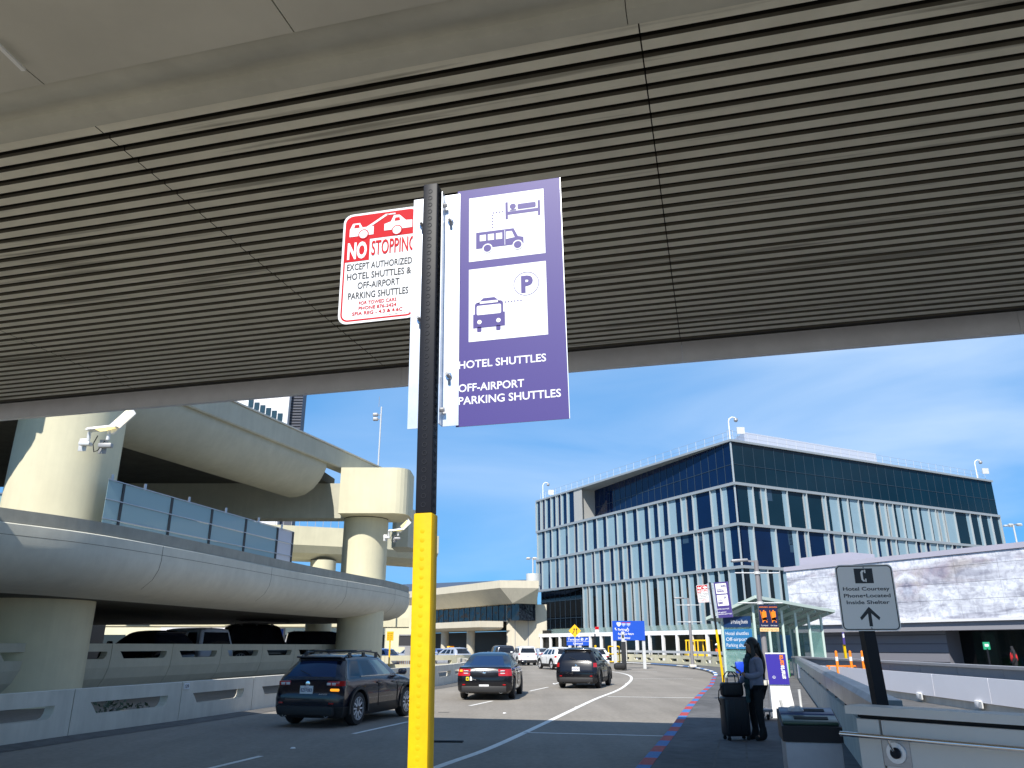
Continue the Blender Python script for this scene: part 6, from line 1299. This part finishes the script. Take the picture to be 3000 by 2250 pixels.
hd = lambda x, y: math.atan2(y, x)
# the three near cars
rr_, rl_ = P(1035, 2125), P(850, 2130); cen = Vector((-4.43, 19.72, 0)); h = hd(.30, .955)
car1 = make_car('crossover', 'dark blue crossover with roof rails and two tone wheels half in shade', 'car', cen, h, 'crossover', 4.46, 1.80, 1.58, NAVY, .365, .90, 2.665, clad=True, glass=CGB, tail='slim', plate='8ZFF083', rails=True, front_pale=True, side_glass=CGL)
am = MB(); am.rbox((-.835, -.70, .80), (.06, .22, .055), TAILA, .02); am.build('indicator', car1, True)
for sg in (-1, 1):
    am = MB(); am.rbox((-.79, sg * .63, .935), (.06, .30, .105), TAIL, .025); tl_ = am.build('tail_lamp', car1, True)
    for y_, w_ in ((.53, .10), (.66, .10)): am = MB(); am.rbox((-.823, sg * y_, .925), (.012, w_, .055), TAILW, .005); am.build('reversing_lens', tl_, True)
am = MB(); t = Sheet((-.93, -.36, .70), (0, -1, 0), (0, 0, 1), (-1, 0, 0), .012); t.text(am, 'XXXXXXX'[:0] or 'AWD', 0, 0, CHROME, h=.03, w=.22); am.build('badge', car1, True, recalc=False)
am = MB(); am.ring = None; tt = Sheet((.32, -.901, .83), (1, 0, 0), (0, 0, 1), (0, -1, 0), .004); tt.ring(am, 0, 0, .068, .072, BLACK); am.build('fuel_cap', car1, True, recalc=False)
car2 = make_car('saloon_car', 'black saloon car with red tail lights driving away in the sunlit lane', 'car', Vector((-.84, 29.1, 0)), hd(.10, .995), 'sedan', 5.15, 1.92, 1.54, BLK, .35, 1.12, 2.87, glass=CGB, tail='big', plate='8WVM899', rim=ALLOYD)
q = MB(); q.rbox((-1.125 + .05, 0, .905), (.02, 1.22, .014), CHROME, .008); q.build('chrome_strip', car2, True)
for sg in (-1, 1):
    q = MB()
    for z in (.86, .94): q.rbox((-1.058, sg * .63, z), (.03, .16, .030), TAILW, .01)
    q.build('reversing_light', car2, True)
q = MB(); q.rbox((-1.02, .80, .94), (.06, .10, .07), TAILA, .02); q.build('indicator', car2, True)
q = MB(); t = Sheet((-1.118, .62, .63), (0, -1, 0), (0, 0, 1), (-1, 0, 0), .003); t.rect(q, 0, 0, .10, .12, mat('sticker_yellow', (.7, .6, .02), .5), 1, .02); t.poly(q, [(.02, .03), (.08, .03), (.07, .06), (.085, .09), (.05, .075), (.03, .09)], INK, 2); t.poly(q, [(.13, 0), (.21, 0), (.21, .06), (.18, .13), (.14, .13), (.13, .07)], SIGNW, 1); q.build('sticker', car2, True, recalc=False)
q = MB(); q.rbox((.55, 0, 1.12), (.06, 1.2, .05), PLAST, .02); q.build('parcel_shelf', car2, True)
car3 = make_car('crossover', 'glossy black crossover with twin exhausts on the sunlit road ahead', 'car', Vector((3.02, 36.4, 0)), hd(.27, .963), 'crossover', 4.55, 1.84, 1.68, BLK, .36, .98, 2.70, clad=True, plate='8YRF567', tail='slim', rim=ALLOYD)
# the white and silver cars ahead
make_car('crossover', 'white coupe-like crossover with full width red tail strip ahead', 'car', Vector((3.9, 63.5, 0)), hd(-.30, .95), 'crossover', 4.75, 1.86, 1.66, WHT, .37, .98, 2.69, clad=True, tail='slim', plate='8XKL410')
make_car('suv', 'boxy white sport utility car seen from behind in the far lane', 'car', Vector((1.35, 77, 0)), hd(-.20, .98), 'boxy', 4.44, 1.81, 1.74, WHT, .36, .85, 2.62, tail='tall', clad=True, plate='6PXD221')
make_car('suv', 'dark blue sport utility car partly hidden left of the boxy white one', 'car', Vector((-.75, 80, 0)), hd(-.25, .97), 'boxy', 4.8, 1.95, 1.80, DKG, .38, .95, 2.8, tail='tall', plate='7RTS904')
make_car('crossover', 'silver crossover with dark rear window beside the distant orange barricade', 'car', Vector((-4.6, 71, 0)), hd(-.60, .80), 'crossover', 4.5, 1.82, 1.62, SILV, .35, .9, 2.66, tail='wrap')
make_car('hatchback', 'light blue hatchback in the far queue beside the silver crossover', 'car', Vector((-6.6, 74.5, 0)), hd(-.55, .83), 'crossover', 4.2, 1.76, 1.52, BLUE, .33, .85, 2.6)
make_car('saloon_car', 'pale blue saloon at the left end of the far queue', 'car', Vector((-8.9, 76, 0)), hd(-.55, .83), 'sedan', 4.7, 1.82, 1.47, SILV, .33, 1.0, 2.75, tail='big')
make_car('taxi', 'yellow taxi roof showing behind the light blue hatchback', 'car', Vector((-5.4, 81, 0)), hd(-.75, .66), 'sedan', 4.9, 1.86, 1.72, TAXI, .34, 1.05, 2.85, tail='big', detail=False)
make_car('saloon_car', 'low red car far off under the terminal canopy', 'car', Vector((-13.5, 78, 0)), hd(-.9, .43), 'sedan', 4.6, 1.8, 1.45, MRED, .33, 1.0, 2.7, detail=False)
make_car('hatchback', 'small blue car beside the message board in the far work zone', 'car', Vector((-10.7, 70, 0)), hd(-.9, .43), 'crossover', 4.2, 1.76, 1.55, BLUE, .33, .85, 2.6, detail=False)
make_car('saloon_car', 'small pale car parked far behind the white vehicles', 'car', Vector((3.6, 92, 0)), hd(-.35, .94), 'sedan', 4.6, 1.8, 1.45, SILV, .33, 1.0, 2.7, tail='big', detail=False)
make_car('crossover', 'white crossover hidden behind the black one with twin exhausts', 'car', Vector((6.7, 64, 0)), hd(.05, 1.0), 'crossover', 4.5, 1.82, 1.62, WHT, .35, .9, 2.66)
# parked on the raised road behind the barrel parapet
pz = 0.68
q = D(455, 1885, 33); make_car('crossover', 'dark blue parked crossover behind the barrel parapet, first from the broad column', 'car', Vector((q.x + .6, 32.5, pz)), hd(-.80, .60), 'crossover', 4.75, 1.9, 1.66, NAVY, .36, .95, 2.8)
q = D(590, 1885, 38); make_car('suv', 'pale silver boxy vehicle parked between the blue crossover and black off-roader', 'car', Vector((q.x + .55, 37, pz)), hd(-.86, .5), 'boxy', 4.9, 1.95, 1.85, PALE, .38, .95, 2.9, tail='tall')
q = D(700, 1885, 43); c4 = make_car('off_roader', 'tall black off-road vehicle with roof rack parked behind the parapet', 'car', Vector((q.x - .4, 44, pz)), hd(.85, .52), 'boxy', 4.7, 1.9, 2.2, BLK, .42, .9, 2.95, rails=True)
q = MB(); q.rbox((1.2, 0, 2.36), (2.6, 1.5, .08), PLAST, .02); q.build('roof_rack', c4, True)
q = D(870, 1885, 47); make_car('van', 'dark panel van at the far right of the parked row by the slim column', 'van', Vector((q.x - 1.0, 51, pz)), hd(.95, .3), 'boxy', 5.2, 1.95, 1.95, NAVY, .36, .95, 3.1)

# ================================================================== people
def skin_mesh(name, parent, joints, edges, m, sub=2):
    me = bpy.data.meshes.new(name); me.from_pydata([j[0] for j in joints], edges, []); ob = bpy.data.objects.new(name, me); COL.objects.link(ob)
    md = ob.modifiers.new('skin', 'SKIN'); md.use_smooth_shade = True
    for i, j in enumerate(joints):
        r_ = j[1] if isinstance(j[1], tuple) else (j[1], j[1]); me.skin_vertices[0].data[i].radius = r_; me.skin_vertices[0].data[i].use_root = (i == 0)
    s2 = ob.modifiers.new('sub', 'SUBSURF'); s2.levels = sub; s2.render_levels = sub
    dg = bpy.context.evaluated_depsgraph_get(); nm = bpy.data.meshes.new_from_object(ob.evaluated_get(dg)); bpy.data.objects.remove(ob)
    nm.materials.clear(); nm.materials.append(m); nm.polygons.foreach_set('use_smooth', [True] * len(nm.polygons)); nm.name = name
    o = bpy.data.objects.new(name, nm); COL.objects.link(o); o.parent = parent; return o
SKIN = mat('skin', (0.36, 0.20, 0.14), 0.55); HAIR = mat('hair', (0.012, 0.009, 0.008), 0.45, var=0.4, vscale=30, stretch=(4, 4, .4)); JACK = mat('jacket', (0.24, 0.24, 0.32), 0.85, var=0.12, vscale=14); TROU = mat('trousers', (0.010, 0.010, 0.013), 0.8)
SCARF = mat('scarf', (0.03, 0.07, 0.08), 0.85, var=0.9, vscale=14)
# woman: local +x is where she faces, z up; she faces left in the picture
px = P(2225, 2168, 0.146)
wm = thing('person', 'woman with long dark hair in grey jacket looking at her phone beside luggage', 'person', (px.x + .02, px.y, 0.146), R(188))
# body: head, neck, trunk, arms, legs in one skin
J = [((0, 0, .93), (.13, .15)), ((.0, 0, 1.10), (.115, .14)), ((-.01, 0, 1.28), (.12, .165)), ((-.005, 0, 1.40), (.085, .12)), ((.01, 0, 1.475), (.052, .052)), ((.035, 0, 1.56), (.085, .072)), ((.045, 0, 1.63), (.093, .078)), ((.03, 0, 1.70), (.055, .055)),
     ((-.005, .17, 1.37), .058), ((-.03, .21, 1.12), .046), ((.20, .16, 1.07), .038), ((.30, .11, 1.14), .026),
     ((-.005, -.17, 1.37), .058), ((.03, -.22, 1.13), .046), ((.20, -.20, .95), .036), ((.30, -.19, .885), .026),
     ((.0, .095, .86), .092), ((.02, .10, .50), .062), ((-.02, .10, .10), .042), ((.11, .11, .04), (.035, .04)),
     ((.0, -.095, .86), .092), ((.05, -.11, .50), .062), ((.02, -.12, .10), .042), ((.15, -.13, .04), (.035, .04))]
E_ = [(0, 1), (1, 2), (2, 3), (3, 4), (4, 5), (5, 6), (6, 7), (3, 8), (8, 9), (9, 10), (10, 11), (3, 12), (12, 13), (13, 14), (14, 15), (0, 16), (16, 17), (17, 18), (18, 19), (0, 20), (20, 21), (21, 22), (22, 23)]
skin_mesh('body', wm, J, E_, SKIN)
def hand(parent, w, d, curl, sg, name='hand'):
    """palm plus five separate fingers; w wrist, d pointing direction"""
    w = Vector(w); d = Vector(d).normalized(); s_ = Vector((0, sg, 0)); s_ = (s_ - d * s_.dot(d)).normalized(); n_ = d.cross(s_).normalized() * curl; js, ed = [], []
    js += [(tuple(w), .022), (tuple(w + d * .045), (.030, .018)), (tuple(w + d * .085), (.034, .016))]; ed += [(0, 1), (1, 2)]
    for k, (o, l_) in enumerate(((-.028, .062), (-.009, .074), (.010, .070), (.028, .056))):
        b0 = w + d * .09 + s_ * o; i = len(js); js += [(tuple(b0), .009), (tuple(b0 + d * l_ * .5 + n_ * .012), .008), (tuple(b0 + d * l_ * .75 + n_ * .035), .007)]; ed += [(2, i), (i, i + 1), (i + 1, i + 2)]
    i = len(js); b0 = w + d * .03 - s_ * .03; js += [(tuple(b0), .011), (tuple(b0 + d * .03 - s_ * .022 + n_ * .012), .010), (tuple(b0 + d * .06 - s_ * .018 + n_ * .03), .008)]; ed += [(1, i), (i, i + 1), (i + 1, i + 2)]
    return skin_mesh(name, parent, js, ed, SKIN, 1)
hand(wm, (.30, .11, 1.14), (.75, -.2, .5), 1, 1); hand(wm, (.30, -.19, .885), (.75, 0, -.55), -1, 1)
# face: nose, brow, eyes, mouth, ear
q = MB(); q.rbox((.135, 0, 1.615), (.035, .026, .045), SKIN, .012); q.build('nose', wm, True)
for sg in (-1, 1):
    q = MB(); q.lathe([(0, .012), (.010, .008), (.013, 0)], (.118, sg * .032, 1.645), (1, sg * .3, 0), SIGNW, 10); q.lathe([(0, .014), (.006, .012)], (.118, sg * .032, 1.645), (1, sg * .3, 0), INK, 8); q.build('eye', wm, True)
q = MB(); q.rbox((.118, 0, 1.565), (.02, .05, .014), mat('lips', (.30, .09, .08), .5), .006); q.build('mouth', wm, True)
# hair: cap over the skull and long locks down the back
HJ = [((-.030, 0, 1.645), (.085, .085)), ((-.050, 0, 1.60), (.085, .095)), ((-.065, 0, 1.54), (.085, .108)), ((-.105, 0, 1.42), (.065, .125)), ((-.125, 0, 1.28), (.055, .13)), ((-.125, 0, 1.16), (.045, .11)), ((-.11, .01, 1.05), (.025, .07))]
skin_mesh('hair', wm, HJ, [(0, 1), (1, 2), (2, 3), (3, 4), (4, 5), (5, 6)], HAIR)
q = MB(); q.lathe([(.112 * math.cos(R(a)), .118 * math.sin(R(a))) for a in range(-40, 90, 10)] + [(0.0005, .118)], (-.008, 0, 1.645), (-.12, 0, 1), HAIR, 24); q.build('hair_crown', wm, True)
q = MB()
random.seed(9)
for i in range(46):
    y = random.uniform(-.135, .135); x0 = -.10 - .06 * (1 - (y / .15) ** 2); z1 = random.uniform(.98, 1.16)
    q.tube([(-.06 - .05 * random.random(), y * .7, 1.66), (x0 - .005, y, 1.45), (x0 - .02 + random.uniform(-.01, .01), y * 1.05, 1.25), (x0 + random.uniform(-.02, .03), y + random.uniform(-.02, .02), z1)], [.012, .013, .010, .003], HAIR, 6)
for sg in (-1, 1):
    for k in range(8): q.tube([(.02 + k * .008, sg * .085, 1.70 - k * .004), (.02 + k * .005, sg * .105, 1.55), (-.01 + k * .012, sg * .12, 1.38), (.0 + k * .012, sg * .125, 1.20 + k * .01)], [.012, .013, .012, .004], HAIR, 6)
q.build('hair_lock', wm, True)
JJ = [((0, 0, .76), (.165, .20)), ((0, 0, .96), (.16, .19)), ((.0, 0, 1.12), (.15, .175)), ((-.01, 0, 1.29), (.15, .20)), ((-.005, 0, 1.415), (.095, .14)), ((-.005, .185, 1.375), .078), ((-.03, .225, 1.12), .066), ((.16, .18, 1.07), .055), ((.25, .135, 1.11), .044), ((-.005, -.185, 1.375), .078), ((.03, -.235, 1.13), .066), ((.17, -.215, .98), .052), ((.26, -.20, .91), .042)]
skin_mesh('jacket', wm, JJ, [(0, 1), (1, 2), (2, 3), (3, 4), (4, 5), (5, 6), (6, 7), (7, 8), (4, 9), (9, 10), (10, 11), (11, 12)], JACK)
TJ = [((0, 0, .90), (.14, .165)), ((.0, .095, .82), .105), ((.02, .10, .50), .076), ((-.02, .10, .14), .056), ((.0, -.095, .82), .105), ((.05, -.11, .50), .076), ((.02, -.12, .14), .056)]
skin_mesh('trousers', wm, TJ, [(0, 1), (1, 2), (2, 3), (0, 4), (4, 5), (5, 6)], TROU)
for sx_, y in ((-.02, .105), (.02, -.125)):
    skin_mesh('boot', wm, [((sx_, y, .26), .062), ((sx_ - .005, y, .09), .060), ((sx_ + .07, y, .045), (.046, .05)), ((sx_ + .16, y, .035), (.036, .045)), ((sx_ - .05, y, .035), (.036, .042))], [(0, 1), (1, 2), (2, 3), (1, 4)], RUBBER)
skin_mesh('scarf', wm, [((.04, 0, 1.46), (.10, .11)), ((.12, .03, 1.36), (.05, .08)), ((.165, .05, 1.18), (.03, .075)), ((.185, .06, .98), (.03, .07)), ((.19, .07, .78), (.022, .065)), ((.19, .07, .62), (.012, .06))], [(0, 1), (1, 2), (2, 3), (3, 4), (4, 5)], SCARF)
wmx = wmat(wm)
def world_pt(p): return wmx @ Vector(p)
q = MB(); o = world_pt((.40, .075, 1.215)); q.rbox(o, (.155, .075, .010), BLACK, .004, rot=(Matrix.Rotation(R(188), 3, 'Z') @ Matrix.Rotation(R(-28), 3, 'Y'))); tag(q.build('mobile_phone'), 'dark mobile phone held up in the waiting woman\'s hand', 'phone')
# suitcase with tote on top
sc0 = world_pt((.42, -.06, 0)); su = thing('suitcase', 'large black wheeled suitcase standing beside the waiting woman', 'suitcase', (sc0.x, sc0.y, 0.146), R(188)); SUM = mat('suitcase_shell', (0.010, 0.012, 0.018), 0.4); ls = dict(parent=su, local=True)
q = MB(); q.rbox((0, 0, .40), (.46, .30, .66), SUM, .05, seg=3); q.build('shell', **ls)
q = MB()
for y in (-.151, .151):
    for x in (-.15, -.05, .05, .15): q.rbox((x, y, .40), (.03, .012, .56), SUM, .005)
q.build('rib', **ls)
for x in (-.18, .18):
    for y in (-.10, .10): q = MB(); q.lathe([(0, -.015), (.032, -.015), (.032, .015), (0, .015)], (x, y, .035), (0, 1, 0), RUBBER, 14); q.box((x, y, .062), (.04, .05, .03), PLAST); q.build('wheel', **ls)
q = MB(); q.tube([(-.14, -.08, .73), (-.14, -.08, .90), (-.10, -.08, .925), (.02, -.08, .925), (.06, -.08, .90), (.06, -.08, .73)], .011, GREYM, 8); q.build('handle', **ls)
q = MB(); q.rbox((0, 0, .885), (.40, .20, .29), mat('tote', (.012, .012, .014), .55), .06, seg=3); q.rbox((0, 0, .76), (.44, .22, .06), mat('tote', (0, 0, 0)), .02)
tb = thing('tote_bag', 'black tote bag with looped handles resting on the black suitcase', 'bag', (sc0.x, sc0.y, .875), R(188)); q = MB(); q.rbox((.02, 0, .12), (.40, .20, .24), mat('tote', (.012, .012, .014), .55), .05, seg=3); q.build('pouch', tb, True)
for y in (-.08, .08): q = MB(); q.tube([(-.10, y, .22), (-.09, y, .36), (-.03, y * .8, .42), (.06, y * .8, .42), (.12, y, .35), (.13, y, .22)], .010, BLACK, 8); q.build('handle', tb, True)
q = MB(); q.tube([(.20, .04, .20), (.29, .06, .10), (.31, .06, -.05), (.27, .05, -.14)], .010, BLACK, 8); q.build('strap', tb, True)
# worker behind the curved barrier
q = D(2104, 1940, 73); wk_ = thing('person', 'worker in white hard hat and orange vest behind the curved barrier', 'person', (q.x, 73, 0.15), R(200))
skin_mesh('body', wk_, [((0, 0, .95), (.14, .17)), ((0, 0, 1.2), (.13, .18)), ((0, 0, 1.42), (.09, .14)), ((0, 0, 1.50), .055), ((.02, 0, 1.62), (.09, .08)), ((0, .20, 1.38), .06), ((.02, .26, 1.12), .05), ((.12, .24, .9), .04), ((0, -.20, 1.38), .06), ((.02, -.26, 1.12), .05), ((.12, -.24, .9), .04), ((0, .10, .85), .10), ((.02, .10, .48), .07), ((0, .10, .08), .05), ((0, -.10, .85), .10), ((.02, -.10, .48), .07), ((0, -.10, .08), .05)],
          [(0, 1), (1, 2), (2, 3), (3, 4), (2, 5), (5, 6), (6, 7), (2, 8), (8, 9), (9, 10), (0, 11), (11, 12), (12, 13), (0, 14), (14, 15), (15, 16)], TROU)
skin_mesh('vest', wk_, [((0, 0, .95), (.17, .2)), ((0, 0, 1.2), (.16, .21)), ((0, 0, 1.42), (.12, .17))], [(0, 1), (1, 2)], mat('hi_vis', (.9, .16, .02), .6))
q = MB(); q.lathe([(.14, 0), (.125, .02), (.12, .07), (.08, .13), (0, .15)], (.02, 0, 1.66), UP, WHITE, 16); q.build('hard_hat', wk_, True)
# faint figure in a red top by the storefront
q = D(2970, 1925, 34); rp = thing('person', 'person in a bright red top standing by the dark storefront', 'person', (q.x, 34, 0.146), R(160))
skin_mesh('body', rp, [((0, 0, .95), (.13, .16)), ((0, 0, 1.2), (.12, .17)), ((0, 0, 1.4), (.08, .13)), ((0, 0, 1.48), .05), ((.02, 0, 1.60), (.09, .08)), ((0, .19, 1.36), .055), ((.02, .24, 1.1), .045), ((.12, .2, .9), .035), ((0, -.19, 1.36), .055), ((.02, -.24, 1.1), .045), ((.12, -.2, .9), .035), ((0, .1, .85), .09), ((.02, .1, .48), .065), ((0, .1, .06), .045), ((0, -.1, .85), .09), ((.02, -.1, .48), .065), ((0, -.1, .06), .045)],
          [(0, 1), (1, 2), (2, 3), (3, 4), (2, 5), (5, 6), (6, 7), (2, 8), (8, 9), (9, 10), (0, 11), (11, 12), (12, 13), (0, 14), (14, 15), (15, 16)], TROU)
skin_mesh('top', rp, [((0, 0, .92), (.16, .19)), ((0, 0, 1.2), (.15, .19)), ((0, 0, 1.40), (.10, .15))], [(0, 1), (1, 2)], mat('red_cloth', (.6, .02, .02), .7))
